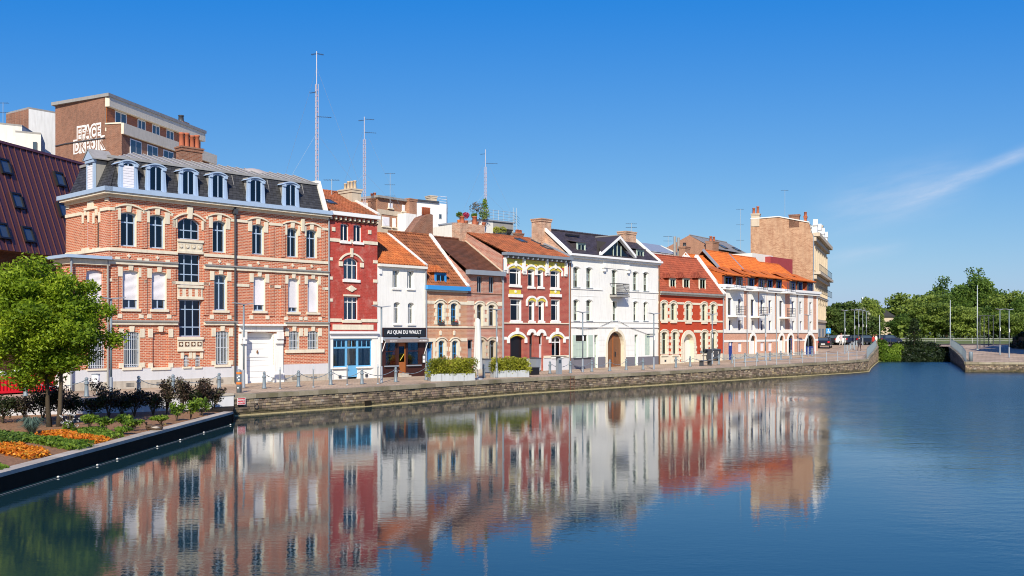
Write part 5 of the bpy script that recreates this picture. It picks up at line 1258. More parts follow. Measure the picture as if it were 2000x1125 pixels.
for pts_ in (((1114, 638), (1140, 643), (1165, 641), (1194, 627)), ((1208, 627), (1230, 640), (1262, 652))):
    H.add(MB().tube([(H.x(a), -.05 - .02 * (i % 2), H.z(a, b)) for i, (a, b) in enumerate(pts_)], .018, 4), 'cable', 'darkgrey')
H.pipe(.06, .1, ZE, -.12, 'oak', .05); H.pipe(W - .04, .1, ZE, -.12, 'oak', .05)

# ================================================================== scarlet house with three dormers
H = House('town_house', 'scarlet brick house with cream toothed window surrounds and three tiled dormers', 1286, 1411.5); W = H.W
ZE = H.z(1348, 575.5); G = H.g
def tooth(H, t, curt, trans, head=.26): return stone_window(H, t, 'green_grey', 'stone', .16, False, (.5,), trans, head, curt, .20)
ups = [tooth(H, (a, b, y0, y1), c, (.66,)) for a, b, y0, y1, c in ((1292, 1301.2, 591, 627, 'right'), (1310, 1319.4, 592, 627.3, 'left'), (1339, 1348.2, 593, 628.3, 'right'), (1370.6, 1379.4, 593.6, 629, 'left'), (1388.4, 1397.2, 594, 629.3, 'right'))]
lows = [tooth(H, t, 'full', (.66,)) for t in ((1292, 1302.7, 648, 692), (1313, 1322.6, 648, 692), (1371, 1380.6, 648, 690), (1388.7, 1398, 648, 689))]
ga = H.op(1334, 1354, 652.5, 711); ga['rise'] = (ga['x1'] - ga['x0']) / 2 * .98; ga['z0'] = -.2; ga['rev'] = .5; H.lining(ga, 'stone', .42)
H.wall('brick_scarlet', 0, W, -.2, ZE)
gx = MB(); gx.box(ga['x0'], ga['x1'], .42, .48, -.1, ga['z1']); go = H.add(gx, 'gateway_doors', 'offwhite'); c = (ga['x0'] + ga['x1']) / 2; H.add(MB().box(c - .03, c + .03, .40, .42, -.1, ga['z1']), 'meeting_stile', 'stone_beige', go)
b = MB(); arch_band(b, ga['x0'], ga['x1'], ga['z1'] - ga['rise'], ga['rise'], .38, -.10, .0, 16)
for i in range(8):
    e = .38 if i % 2 else .52; z = (ga['z1'] - ga['rise']) * i / 8
    for q in (ga['x0'] - e, ga['x1'] + .001): b.box(q, q + e, -.10, .0, z, z + (ga['z1'] - ga['rise']) / 8 - .01)
H.add(b, 'gateway_arch', 'stone')
zu, zl = H.z(1348, 626.5), H.z(1348, 647)
H.band('stone', 0, W, zu - .10, zu + .06, .06); u0 = ups[0]['z1']; H.band('stone', 0, ups[0]['x0'] - .3, u0 - .1, u0 + .1, .05)
for o0, o1 in zip(ups, ups[1:]):
    if o1['x0'] - o0['x1'] > .9: H.band('stone', o0['x1'] + .3, o1['x0'] - .3, u0 - .1, u0 + .1, .05)
H.band('stone', ups[-1]['x1'] + .3, W, u0 - .1, u0 + .1, .05)
for a, b in ((0, lows[0]['x0'] - .3), (lows[1]['x1'] + .3, ga['x0'] - .1), (ga['x1'] + .1, lows[2]['x0'] - .3), (lows[3]['x1'] + .3, W)): H.band('stone', a, b, zl - .12, zl + .12, .05)
for o in ups + lows: H.box('sill', 'stone', o['x0'] - .1, o['x1'] + .1, -.12, .0, o['z0'] - .18, o['z0'] - .02)
H.panel('stone', 0, ga['x0'] - .53, -.1, H.z(1300, 694)); H.panel('stone', ga['x1'] + .53, W, -.1, H.z(1390, 691))
for px in (1299, 1318): H.box('cellar_vent', 'darkgrey', H.x(px) - .14, H.x(px) + .14, -.045, -.031, .32, .52)
H.box('eaves_cornice', 'stone', 0, W, -.15, .0, ZE - .16, ZE); H.box('gutter', 'zinc', 0, W, -.36, .05, ZE + .002, ZE + .16)
YR = 2.9; ZR = H.z(1366, 507, YR) ; ze2 = ZE + .15; H.body('white', 6.4, -.2, ZE, YR, ZR); H.roof('tile_red', .02, W - .1, -.15, ze2, YR, ZR, th=.3); H.verge(W - .02, -.15, ze2 + .0, YR + .25, ZR + .35, .5, .2)
for a, b in ((1307.5, 1319.5), (1334, 1346.5), (1365.5, 1378)): dormer(H, H.x(a, .2), H.x(b, .2), ZE + .22, H.z((a + b) / 2, 543, .2), .15, 1.8, 'stone', 'hip', ft=.10, roofm='tile_red', cheek='tile_red', wfm='green_grey')
H.pipe(.05, .1, ZE, -.1, 'oak'); H.pipe(W - .05, .3, ZE, -.1, 'zinc_grey')

# ================================================================== new block with orange roofs
FN = Frame(*(ROW.w(ROW.x(1411.5)).xy), 2569)
H = House('apartment_block', 'white and pale brick apartment block with blue windows under bright orange roofs', 1411.8, 1597.5, F=FN, cat='building'); W = H.W
ZE = H.z(1500, 570.5)
tall = [(1421.6, 1429.7, 582, 615.5), (1441.5, 1447.5, 584, 610.5), (1466, 1473.7, 585, 617), (1485, 1490.8, 586, 612), (1500.7, 1506.6, 586.6, 612), (1522, 1529, 587.5, 618.7), (1546, 1551.4, 588.5, 613), (1561, 1566, 589, 613.6), (1580.6, 1585.4, 590.5, 614.5)]
bal = (0, 2, 5)
small = [(1423, 1429, 625.5, 645), (1441.5, 1447.5, 625.5, 645), (1467.4, 1472.5, 626, 645), (1485.5, 1490.8, 626, 645), (1501.5, 1506.6, 626.3, 645), (1523.5, 1528.3, 626.6, 645), (1547, 1551.8, 627, 645), (1562, 1566.3, 627.3, 645), (1581, 1585.3, 628, 645)]
for i, t in enumerate(tall):
    o = H.op(*t); H.window(o, 'navy', mull=() if i in bal else (.5,), trans=(), y=.16, ft=.07, lin='white', curtain='right' if i % 4 == 1 else None, glass='glass_dark')
    if i in bal:
        x0, x1 = o['x0'] - .1, o['x1'] + 1.15
        for z, nm in ((o['z0'] - .04, 0), (ZE + .12, 1)):
            q = H.box('balcony', 'white', x0, x1, -1.0, -.001 if nm == 0 else .1, z - .16, z); r_ = MB()
            for k in range(6): r_.tube([(x0 + .03, -.96, z + .1 + k * .17), (x1 - .03, -.96, z + .1 + k * .17), (x1 - .03, -.05, z + .1 + k * .17)], .016, 4)
            for xx, yy in ((x0 + .03, -.96), ((x0 + x1) / 2, -.96), (x1 - .03, -.96), (x1 - .03, -.45)): r_.tube([(xx, yy, z), (xx, yy, z + 1.0)], .022, 5)
            H.add(r_, 'railing', 'darkgrey', q)
    else:
        r_ = MB()
        for k in range(3): r_.tube([(o['x0'], -.04, o['z0'] + .25 + k * .2), (o['x1'], -.04, o['z0'] + .25 + k * .2)], .014, 4)
        H.add(r_, 'window_rail', 'darkgrey')
for i, t in enumerate(small): o = H.op(*t); H.window(o, 'navy', mull=(.5,) if i % 2 else (), trans=(), y=.16, ft=.07, lin='white', curtain=['full', None, None][i % 3], glass='glass_dark')
gr = []
for a, b, yt, yb, k in ((1423, 1432, 668, 704, 'd'), (1442, 1449, 669.5, 687.5, 's'), (1466, 1475, 655, 691, 'w'), (1485.5, 1492.6, 668.6, 685.5, 's'), (1501, 1508, 668.6, 685.5, 's'), (1522.3, 1530.3, 655, 689, 'w'), (1539.6, 1548.5, 654.3, 697, 'g'), (1573, 1591, 654.3, 694, 'b')):
    o = H.op(a, b, yt, yb, 0); gr.append((o, k))
    if k in 'wgb': o['rise'] = (o['x1'] - o['x0']) / 2 * .97
    if k in 'dgb': o['z0'] = -.1
zg1 = H.z(1500, 650); 
H.wall('brick_new', 0, W, -.2, ZE, rev=.2)
for o, k in gr:
    if k == 'd': d = H.add(MB().box(o['x0'], o['x1'], .1, .16, -.1, o['z1']), 'door', 'navy'); H.add(MB().box(o['x0'] + .4, o['x0'] + .75, .085, .1, 1.7, 2.2), 'door_plate', 'sign_white', d)
    elif k == 's': H.add(MB().box(o['x0'], o['x1'], .1, .15, o['z0'], o['z1']), 'closed_shutter', 'shutter')
    elif k == 'w': d = H.add(MB().box(o['x0'], o['x1'], .12, .16, o['z0'], o['z1'] - o['rise'] - .05), 'door', 'white2'); H.add(MB().box(o['x0'], o['x1'], .12, .13, o['z1'] - o['rise'] - .05, o['z1']), 'fanlight', 'glass_dark', d)
    elif k == 'g': d = H.add(MB().box(o['x0'], o['x0'] + .1, .1, .16, -.1, o['z1'] - .3).box(o['x1'] - .1, o['x1'], .1, .16, -.1, o['z1'] - .3).box(o['x0'], o['x1'], .1, .16, 2.2, 2.3), 'entrance_door', 'navy'); H.add(MB().box(o['x0'] + .1, o['x1'] - .1, .12, .13, 0, o['z1']), 'pane', 'glass', d)
    else: d = H.add(MB().box(o['x0'], o['x1'], .12, .18, -.1, o['z1'] - o['rise'] - .02), 'carriage_gate', 'navy'); H.add(MB().box(o['x0'], o['x1'], .13, .14, o['z1'] - o['rise'] - .02, o['z1']), 'fanlight', 'glass_dark', d)
    if k in 'wgb':
        b = MB(); arch_band(b, o['x0'], o['x1'], o['z1'] - o['rise'], o['rise'], .3, -.06, .0, 14)
        for q in (o['x0'] - .3, o['x1']): b.box(q, q + .3, -.06, .0, max(o['z0'], .2), o['z1'] - o['rise'])
        H.add(b, 'arch_surround', 'white')
# white painted bays between brick strips
def whites(z0, z1, spans, name='white_bay'):
    for a, b in spans: H.panel('white', H.x(a), H.x(b), z0, z1, -.025, name)
zA, zB = H.z(1500, 643.5), ZE - .05
whites(zA, zB, ((1418, 1452.5), (1461.5, 1480), (1482.5, 1497), (1498.5, 1513), (1517.5, 1533), (1542.5, 1555.5), (1557, 1569.5), (1577.5, 1588), (1594.5, 1597.4)))
whites(H.z(1500, 650), zA - .001, ((1412, 1597.4),), 'white_band'); H.band('zinc', 0, W, H.z(1500, 651), H.z(1500, 650), .05)
H.panel('white', 0, W, H.z(1500, 667.2), H.z(1500, 663.2), -.028, 'white_band'); H.panel('plinth_stone', 0, W, -.2, H.z(1480, 690), -.04)
H.box('cornice', 'white', -.05, W, -.3, .0, ZE - .05, ZE + .18); H.box('gutter', 'white2', -.05, W + .05, -.42, .4, ZE + .182, ZE + .46)
for px in (1457.5, 1515, 1557): H.pipe(H.x(px), .2, ZE, -.1, 'zinc_grey', .05)
H.body('white', 9, -.2, ZE)
for x_ in (.01,): H.add((lambda m: (m.face([(x_, .35, ZE), (x_, 8, ZE), (x_, 4.2, ZE + 3.9)]), m)[1])(MB()), 'gable', 'white')
# roof in four stepped bays, each with a verge
segs = [(1411.8, 1444, 503), (1444, 1492, 496.5), (1492, 1543, 505.5), (1543, 1597.5, 519)]
zw = ZE + 1.75
for i, (a, b, py) in enumerate(segs):
    x0, x1 = H.x(a), H.x(b); zr_ = H.z((a + b) / 2 - 40, py, 4.2)
    r = H.roof('tile_new', x0, x1 if i < 3 else x1 - 1.6, .35, ZE + .4, 4.2, zr_, th=.3)
    if i == 3:
        e = MB(); pantile(e, (x1, .35, ZE + .4), (x1, 7.5, ZE + .4), (x1 - 1.6, 4.25, zr_), (x1 - 1.6, 4.2, zr_)); pantile(e, (x1 - 1.6, .35, ZE + .4), (x1, .35, ZE + .4), (x1 - 1.55, 4.2, zr_), (x1 - 1.6, 4.2, zr_)); H.add(e, 'hip', 'tile_new', r)
    if i: H.verge(x0, .3 + 2.0, ZE + .4 + (zr_ - ZE - .4) * .5, 4.2, zr_ + .05, .3, .14, mat='zinc_grey')
for a, b, yt, yb in ((1416, 1431, 540, 561), (1439, 1451, 541, 562), (1462.5, 1474, 543, 562), (1483.5, 1493.5, 544.5, 564.5), (1499.5, 1510, 545.5, 566), (1517.5, 1527, 547, 565), (1544, 1554.5, 550, 568), (1559, 1568.5, 551, 569), (1578, 1588, 553, 571)):
    dormer(H, H.x(a, .1), H.x(b, .1), ZE + .47, H.z((a + b) / 2, yt - 1, .1), .12, 2.2, 'darkgrey', 'flat', ft=.16, roofm='tile_new', wfm='navy', cheek='tile_red', drop=.95)
for a, b in ((1413, 1452), (1462, 1530), (1543, 1589)):      # tiled eaves sweeping over the dormers
    m = MB(); x0, x1 = H.x(a, .2), H.x(b, .2); zt = H.z((a + b) / 2, (541 if a < 1500 and b < 1460 else 545 if b < 1540 else 551.5) - 2, .2)
    sg = 2 if b < 1460 else 3
    zr_ = H.z((a + b) / 2 - 40, 500 if b < 1460 else 502 if b < 1540 else 519, 4.2); sl = (zr_ - ZE - .4) / 3.85; yy = min(3.6, (zt - ZE - .4 + .045 + .35 * sl) / (sl - .3)); zz = zt + .3 * (yy + .15)
    pantile(m, (x0, -.15, zt), (x1, -.15, zt), (x1, yy, zz), (x0, yy, zz), th=.3)
    for x_ in (x0, x1): m.face([(x_, -.15, zt - .01), (x_, yy, zz), (x_, .35, ZE + .4), (x_, .35, zt - .01)])
    H.add(m, 'dormer_eaves', 'tile_new')
H.box('penthouse', 'offwhite', H.x(1462, 6), H.x(1502, 6), 5.5, 9, ZE + 2, H.z(1480, 497, 6)); H.box('penthouse', plain('raspberry_cladding', (.34, .05, .05), .6), H.x(1502, 5), H.x(1545, 5), 4.8, 9, ZE + 2, H.z(1520, 503.5, 5))

# ================================================================== tall buff brick building with classical front
FB = Frame(39.3, 128.0, 1773)
H = House('corner_building', 'tall buff brick building with blank gable wall and ornate beige stone front', 1587.6, 1614.5, F=FB, cat='building', base=.9); W = H.W
ZT = H.z(1588, 459); wx = 9.4
H.wall('stone_beige', 0, W, .3, ZT, rev=.3)
gv = MB(); g = lambda px, py: (0.0, (lambda t: t)(Frame(H.F.o.x, H.F.o.y, CX + FPX * H.F.n.x / H.F.n.y).x(px)), Frame(H.F.o.x, H.F.o.y, CX + FPX * H.F.n.x / H.F.n.y).z(px, py))
pts = [g(1587.6, 459), g(1580.5, 435), g(1521, 424), g(1466, 428.5)]; y1 = pts[-1][1]
gv.face([(0, 0, .3)] + pts + [(0, y1, .3)]); H.add(gv, 'gable_wall', 'brick_old')
top_ = [(p[0], p[1], p[2]) for p in pts]
cp = MB()
for a, b in zip(top_, top_[1:]): cp.hexa([(-.12, a[1], a[2]), (-.12, b[1], b[2]), (.3, b[1], b[2]), (.3, a[1], a[2]), (-.12, a[1], a[2] + .14), (-.12, b[1], b[2] + .14), (.3, b[1], b[2] + .14), (.3, a[1], a[2] + .14)])
H.add(cp, 'gable_coping', 'offwhite')
rr = MB()
for a, b in zip(top_, top_[1:]): rr.face([(0, a[1], a[2]), (W, a[1], a[2]), (W, b[1], b[2]), (0, b[1], b[2])])
rr.face([(W, 0, .3), (W, y1, .3), (W, y1, pts[-1][2]), (W, pts[2][1], pts[2][2]), (W, pts[1][1], pts[1][2]), (W, 0, ZT)]); rr.face([(0, y1, .3), (W, y1, .3), (W, y1, pts[-1][2]), (0, y1, pts[-1][2])]); H.add(rr, 'roof', 'slate')
for z, pr, h in ((ZT - .2, .9, .5), (ZT - .8, .45, .5), (ZT - 5.3, 1.0, .35), (ZT - 5.9, .5, .5), (4.5, .3, .3), (7.9, .25, .3)): H.band('stone_beige', 0, W + .3, z, z + h, pr, 'cornice')
H.box('roof_parapet', 'white', 0, W, -.5, .3, ZT + .3, ZT + .7)
for fl, (z0, z1) in enumerate(((ZT - 4.6, ZT - 1.7), (8.6, 11.2), (5.2, 7.5))):
    for k in range(7):
        x = W * (k + .5) / 7; a = H.box('window', 'darkgrey', x - .55, x + .55, -.06, -.003, z0, z1); H.box('pane', 'glass_dark', x - .48, x + .48, -.075, -.062, z0 + .1, z1 - .1, a)
        for q in (-.75, .62): H.box('pilaster', 'stone_beige', x + q, x + q + .14, -.22, -.003, z0 - .3, z1 + .3)
    rl = MB().box(.2, W - .2, -.85, -.81, z0 - .2, z0 + .7)
    if fl < 2:
        rl = MB()
        for q in (-.2, .65): rl.box(.2, W - .2, -.84, -.81, z0 + q, z0 + q + .06)
        for k in range(40): x = .2 + (W - .4) * k / 39; rl.box(x - .02, x + .02, -.83, -.815, z0 - .2, z0 + .65)
        H.add(rl, 'balcony_rail', 'iron')
H.box('ground_storey', 'stone_beige', -.0, W + .05, -.12, -.002, .3, 4.49)
for k in range(4): H.box('shop_bay', 'grey_paint', W * (k + .2) / 4, W * (k + .75) / 4, -.16, -.121, .4, 3.6)
for k in range(4):
    x = W * (k + .5) / 4; b = MB().box(x - .6, x + .6, -.35, .4, ZT + .7, ZT + 1.5); b.prism([(x - .8, -.4, ZT + 1.5), (x + .8, -.4, ZT + 1.5), (x, -.4, ZT + 2.4)], (0, .6, 0)); H.add(b, 'attic_dormer', 'white')
H.chimney(-.1, .9, y1 - 1.2, y1 - .1, pts[-1][2] - 1, pts[-1][2] + .75, 'stone_beige', 2, 'pot', .9, pr=.2); H.chimney(.0, .9, g(1561, 430)[1], g(1541, 428)[1], pts[2][2] - 1.5, pts[2][2] + .25, 'brick_brown', 0)
H.chimney(.1, .8, g(1575, 430)[1], g(1570, 430)[1], pts[1][2] - 1, pts[1][2] + .9, 'pot', 1, 'pot', .7, pr=.2); H.chimney(W - 1.4, W - .5, .5, 1.5, ZT, ZT + 3.6, 'stone_beige', 0); H.pipe(.05, .5, ZT, -.1, 'zinc_grey', .07)
# ================================================================== buildings behind the row
def at(px, py, d): return Vector(((px - CX) / FPX * d, d, EYE + (HY - py) * d / FPX))
def zat(py, d): return EYE + (HY - py) * d / FPX

# dark red metal roofed building at the left edge
top_r = at(152, 318, 75); hdir = Vector((393 / FPX, 1, 0)).normalized(); sdn = Vector((hdir.y, -hdir.x, 0))
drop = sdn * 2.6 + Vector((0, 0, -7.7))
root = thing('office_building', 'building with steep dark red seamed metal roof and small tilted roof windows', 'building', (top_r.x, top_r.y, 0))
o0 = Vector((top_r.x, top_r.y, 0)); T = top_r - o0
def RP(t, q, h=0.0): return T + hdir * t + drop * q + (sdn * 7.7 + Vector((0, 0, 2.6))).normalized() * h
rb = MB(); rb.face([RP(-40, 0), RP(6, 0), RP(6, 1), RP(-40, 1)])
rb.face([RP(-40, 0), RP(6, 0), RP(6, 0) - sdn * 12, RP(-40, 0) - sdn * 12]); rb.obj('roof', M['metal_red'], root)
for k in range(70):
    t = -40 + k * .62; MB().hexa([RP(t, 0), RP(t + .05, 0), RP(t + .05, 1), RP(t, 1), RP(t, 0, .07), RP(t + .05, 0, .07), RP(t + .05, 1, .07), RP(t, 1, .07)]).obj('roof_seam', M['metal_red'], root)
MB().box(-.2, .2, -.2, .2, -.1, .1).hexa([RP(-40, -.01), RP(6, -.01), RP(6, .015), RP(-40, .015), RP(-40, -.01, .1), RP(6, -.01, .1), RP(6, .015, .1), RP(-40, .015, .1)]).obj('ridge_cap', M['metal_red'], root)
w = MB(); b0, b1 = RP(-40, 1) - sdn * 1.2, RP(6, 1) - sdn * 1.2
w.face([(b0.x, b0.y, 0), (b1.x, b1.y, 0), b1, b0]); e0, e1 = RP(-40, 1), RP(6, 1); w.face([b0, b1, e1, e0]); w.face([(b1.x, b1.y, 0), (b1 - sdn * 14).to_tuple()[:2] + (0,), RP(6, 0) - sdn * 12, RP(6, 0), e1, b1]); w.obj('wall', M['brick_dark'], root)  # wall coloured dark for the black shade under the eave
nrm = hdir.cross(drop).normalized(); cam_p = Vector((0, 0, EYE))
def on_roof(px, py):
    ray = Vector(((px - CX) / FPX, 1, (HY - py) / FPX)); s = (top_r - cam_p).dot(nrm) / ray.dot(nrm); p = cam_p + ray * s - top_r
    return p.dot(hdir), -p.z / 7.7
for px, py in ((8, 326), (32, 393), (115, 351), (122, 411), (4, 452), (53, 459), (62, 300)):
    t, q = on_roof(px, py)
    if px == 62: continue
    f = MB()
    for a, b, c, d in ((-.5, .5, -.07, -.055), (-.5, .5, .055, .07), (-.5, -.42, -.055, .055), (.42, .5, -.055, .055)):
        f.hexa([RP(t + a, q + c, .0), RP(t + b, q + c, .0), RP(t + b, q + d, .0), RP(t + a, q + d, .0), RP(t + a, q + c, .18), RP(t + b, q + c, .18), RP(t + b, q + d, .18), RP(t + a, q + d, .18)])
    fo = f.obj('roof_window', M['black'], root)
    MB().hexa([RP(t - .42, q - .055, .08), RP(t + .42, q - .055, .08), RP(t + .42, q + .055, .08), RP(t - .42, q + .055, .08), RP(t - .42, q - .055, .1), RP(t + .42, q - .055, .1), RP(t + .42, q + .055, .1), RP(t - .42, q + .055, .1)]).obj('pane', M['glass_green'] if 'glass_green' in M else M['glass_sky'], fo)

def block(root, foot, z0, z1, mats, roof='zinc', name='wall'):
    """walls on a footprint of world points (relative to the root), one mesh per wall"""
    o = root.location; n = len(foot)
    for i in range(n):
        a, b = foot[i], foot[(i + 1) % n]; m = MB(); m.face([(a[0] - o.x, a[1] - o.y, z0), (b[0] - o.x, b[1] - o.y, z0), (b[0] - o.x, b[1] - o.y, z1), (a[0] - o.x, a[1] - o.y, z1)])
        m.obj(name, M[mats[i % len(mats)]], root)
    m = MB(); m.prism([(p[0] - o.x, p[1] - o.y, z1) for p in foot], (0, 0, .18)); m.obj('roof_slab', M[roof], root)
def pxd(px, d): return ((px - CX) / FPX * d, d)

# graffiti block
FG = Frame(*pxd(205.5, 85), 1412)
H = House('apartment_building', 'brown brick apartment building with white graffiti lettering on its blank gable', 205.5, 392, F=FG, cat='building', base=0); W = H.W
ZT = H.z(205.5, 189); gl_ = Vector(pxd(108, 88.5)) - H.F.o; gy = gl_.dot(H.F.n); gx = gl_.dot(H.F.d)
gw = MB(); gw.face([(0, 0, 0), (gx, gy, 0), (gx, gy, ZT), (0, 0, ZT)]); H.add(gw, 'gable_wall', 'brick_brown')
bk = MB(); bk.face([(gx, gy, 0), (W, gy, 0), (W, gy, ZT), (gx, gy, ZT)]); bk.face([(W, 0, 0), (W, gy, 0), (W, gy, ZT), (W, 0, ZT)]); H.add(bk, 'rear_wall', 'brick_flat')
rf = MB(); rf.prism([(-.25, -.5, ZT), (W + .3, -.5, ZT), (W + .3, gy + .2, ZT), (gx - .3, gy + .2, ZT)], (0, 0, .28)); H.add(rf, 'roof_slab', 'zinc')
H.box('fascia', 'stone', .0, W + .2, -.42, .0, ZT - .85, ZT - .002); H.box('window_band_base', 'stone', .0, W, -.10, .0, ZT - 3.0, ZT - 2.7)
H.wall('stone_beige', 0, W, 0, ZT - .85, name='front_wall', ops=[])
for a, b, k in ((207, 223, 'p'), (224.6, 246, 'w'), (247, 267, 'p'), (268.7, 283, 'w'), (284, 296, 'p'), (297, 311, 'w'), (311.5, 324, 'p'), (324.5, 338.5, 'w'), (339, 357, 'p'), (358, 372, 'w'), (373, 390, 'p')):
    x0, x1 = H.x(a), H.x(b)
    if k == 'p':
        p = MB(); n = 8
        for i in range(n): p.box(x0, x1, -.06 - .008 * (i % 2), -.002, ZT - 2.68 + 1.8 * i / n, ZT - 2.68 + 1.8 * (i + 1) / n - .01)
        H.add(p, 'timber_panel', 'orange_wood')
    else:
        p = MB(); t = .1
        for q in (0, .5, 1): c = x0 + (x1 - x0) * q; p.box(c - t / 2, c + t / 2, -.05, -.001, ZT - 2.68, ZT - .9)
        p.box(x0, x1, -.045, -.001, ZT - 2.70, ZT - 2.6); p.box(x0, x1, -.045, -.001, ZT - .98, ZT - .88); wo = H.add(p, 'window', 'white2')
        for q in (0, .5): H.add(MB().box(x0 + (x1 - x0) * q + t / 2, x0 + (x1 - x0) * (q + .5) - t / 2, -.03, -.02, ZT - 2.6, ZT - .98), 'pane', 'glass_sky', wo)
wy = -1.6; zw = zat(243, 85); x1 = H.x(289)
wg = MB(); wg.box(0.02, W * .98, wy, -.003, 0, zw); H.add(wg, 'lower_wing', 'brick_brown')
H.box('wing_fascia', 'stone', -.05, W, wy - .25, wy - .001, zw - .9, zw + .05); H.box('wing_slab', 'stone', -.05, W, wy, -.004, zw, zw + .12)
for k in range(7):
    c = 1.2 + k * 2.6; a = H.box('window', 'white2', c, c + 1.7, wy - .05, wy - .001, zw - 2.4, zw - 1.05)
    for q in (0, 1): H.box('pane', 'glass_sky', c + .1 + q * .8, c + .8 + q * .8, wy - .062, wy - .051, zw - 2.3, zw - 1.15, a)
    H.box('timber_panel', 'brick_flat', c + 1.72, c + 2.58, wy - .04, wy - .001, zw - 2.4, zw - 1.05)
H.box('balcony_slab', 'stone', 1.0, W, wy - .9, wy - .002, zw - 2.75, zw - 2.5)
H.chimney(W - 1.4, W - .4, 1.2, 2.2, ZT, ZT + 1.0, 'brick_brown', 1, 'darkgrey', .8, pr=.3)
# graffiti: white outlined letters sprayed on the gable
gd = Vector((gx, gy)).normalized(); gn = Vector((gd.y, -gd.x)); gn = gn if (gn.x * H.F.d.x * 0 + (H.F.d * gn.x + H.F.n * gn.y).y) < 0 else -gn
def gpos(px, py):
    r = (px - CX) / FPX; A = H.F.o; Bv = (H.F.d * gx + H.F.n * gy); t = (r * A.y - A.x) / (Bv.x - r * Bv.y); d = A.y + t * Bv.y
    return t * Vector((gx, gy)).length, zat(py, d)
def graf(body, pa, pb, ya, yb, bold, mat, off, parent=None):
    (sa, z1), (sb, z0) = gpos(pa, ya), gpos(pb, yb)
    o = H.text(body, 0, sa - sb, 0, 0, mat, parent, 'graffiti', h=abs(z1 - z0), bold=bold)
    ex = -gd; o.matrix_local = Matrix(((ex.x, -gn.x, 0, gd.x * sa + gn.x * off), (ex.y, -gn.y, 0, gd.y * sa + gn.y * off), (0, 0, 1, (z0 + z1) / 2), (0, 0, 0, 1)))
    return o
graf('EFACE', 150.2, 197.8, 246.4, 272.4, .13, 'graffiti_white', .012); graf('EFACE', 152, 196, 250, 269, .0, 'brick_brown', .024)
graf('DKPOIK', 143.6, 206.8, 273, 293, .13, 'graffiti_white', .012); graf('DKPOIK', 146, 204.5, 275.5, 290.5, .0, 'brick_brown', .024)
gc = MB()
for (a, b), (c, d) in zip(((109, 285.5), (128, 281)), ((128, 281), (206, 269.5))):
    s0, z0 = gpos(a, b); s1, z1 = gpos(c, d); gc.tube([(gd.x * s0 + gn.x * .06, gd.y * s0 + gn.y * .06, z0), (gd.x * s1 + gn.x * .06, gd.y * s1 + gn.y * .06, z1)], .05, 5)
H.add(gc, 'cable', 'darkgrey')

# white blocks at the far left
p0 = pxd(-60, 96); root = thing('apartment_building', 'white rendered apartment block with a brick flank at the left edge', 'building', (*p0, 0))
block(root, [pxd(12, 99.5), pxd(56, 97), pxd(114, 99.3), pxd(90, 110)], 0, zat(217, 98), ['brick_brown', 'white', 'white', 'white'])
block(root, [pxd(-90, 88), pxd(43, 91), pxd(82, 97), pxd(-90, 97)], 0, zat(243, 90), ['offwhite', 'offwhite', 'offwhite'])
block(root, [pxd(30, 89), pxd(80, 90), pxd(88, 95), pxd(30, 95)], 0, zat(263, 90), ['offwhite', 'offwhite'])
for px, py in ((62, 288), (104, 240)):
    c = at(px, py, 89.8 if px < 90 else 103); o = root.location; MB().box(c.x - o.x - .5, c.x - o.x + .5, c.y - o.y - .12, c.y - o.y - .02, c.z - .5, c.z + .5).obj('window', M['glass_sky'], root)

# brown apartment house, white house, terrace house, behind the middle of the row
FBK = Frame(*pxd(737, 96), 2500)
H = House('apartment_building', 'flat roofed brown brick apartment building with beige bands behind the crimson house', 737, 800, F=FBK, cat='building', base=0); W = H.W
ZT = H.z(752, 388); H.wall('brick_flat', 0, W, 0, ZT, ops=[]); H.body('brick_flat', 8, 0, ZT, None); H.box('roof_slab', 'zinc', -.15, W + .1, -.3, 8.1, ZT, ZT + .22)
for ya, yb in ((411, 420), (446, 456)): H.band('stone_beige', 0, W, H.z(760, yb), H.z(760, ya), .05)
H.band('stone_beige', 0, H.x(744.5), H.z(760, 446), H.z(760, 420), .045, 'beige_panel')
for a, b, yt, yb, m in ((746, 759.5, 423, 441, 'shutter'), (766, 772, 426, 443, 'shutter'), (758, 766, 396.5, 405.5, 'shutter'), (778, 784, 427, 444, 'glass_sky'), (785, 790, 400, 412, 'shutter')):
    x0, x1, z0, z1 = H.x(a), H.x(b), H.z(a, yb), H.z(a, yt); f = H.box('window', 'white2', x0, x1, -.08, -.002, z0, z1); H.box('blind', m, x0 + .08, x1 - .08, -.10, -.081, z0 + .08, z1 - .08, f); H.box('sill', 'stone', x0 - .1, x1 + .1, -.18, -.003, z0 - .14, z0 - .02, f)
H.chimney(H.x(795.5, -.3), H.x(810, -.3), -.6, .6, 0, H.z(803, 389, -.3), 'brick_flat', 0); H.box('white_extension', 'white', H.x(776), H.x(797), -1.2, -.003, 0, H.z(785, 419)); H.box('side_block', 'white', H.x(700, 1), -.01, 1, 6, 0, H.z(730, 398, 1)); H.chimney(H.x(727, .4), H.x(737, .4) - .02, .2, 1.0, 0, H.z(732, 388, .4), 'brick_brown', 2, 'pot', .6, pr=.15)
FW = Frame(*pxd(808, 108), 3400)
H = House('apartment_building', 'bright white flat roofed building behind the cafe with a beige chimney', 808, 872, F=FW, cat='building', base=0); W = H.W
ZT = H.z(830, 394.5); H.wall('white', 0, W, 0, ZT, ops=[]); H.body('white', 9, 0, ZT); H.box('roof_edge', 'darkgrey', 0, H.x(856), -.2, 6, ZT, ZT + .2)
wr = MB(); wr.prism([(W, 0, 0), (W + 3.3, 4.6, 0), (W + 1, 9, 0), (W - .5, 9, 0)], (0, 0, H.z(872, 404))); H.add(wr, 'side_wing', 'white')
rl = MB()
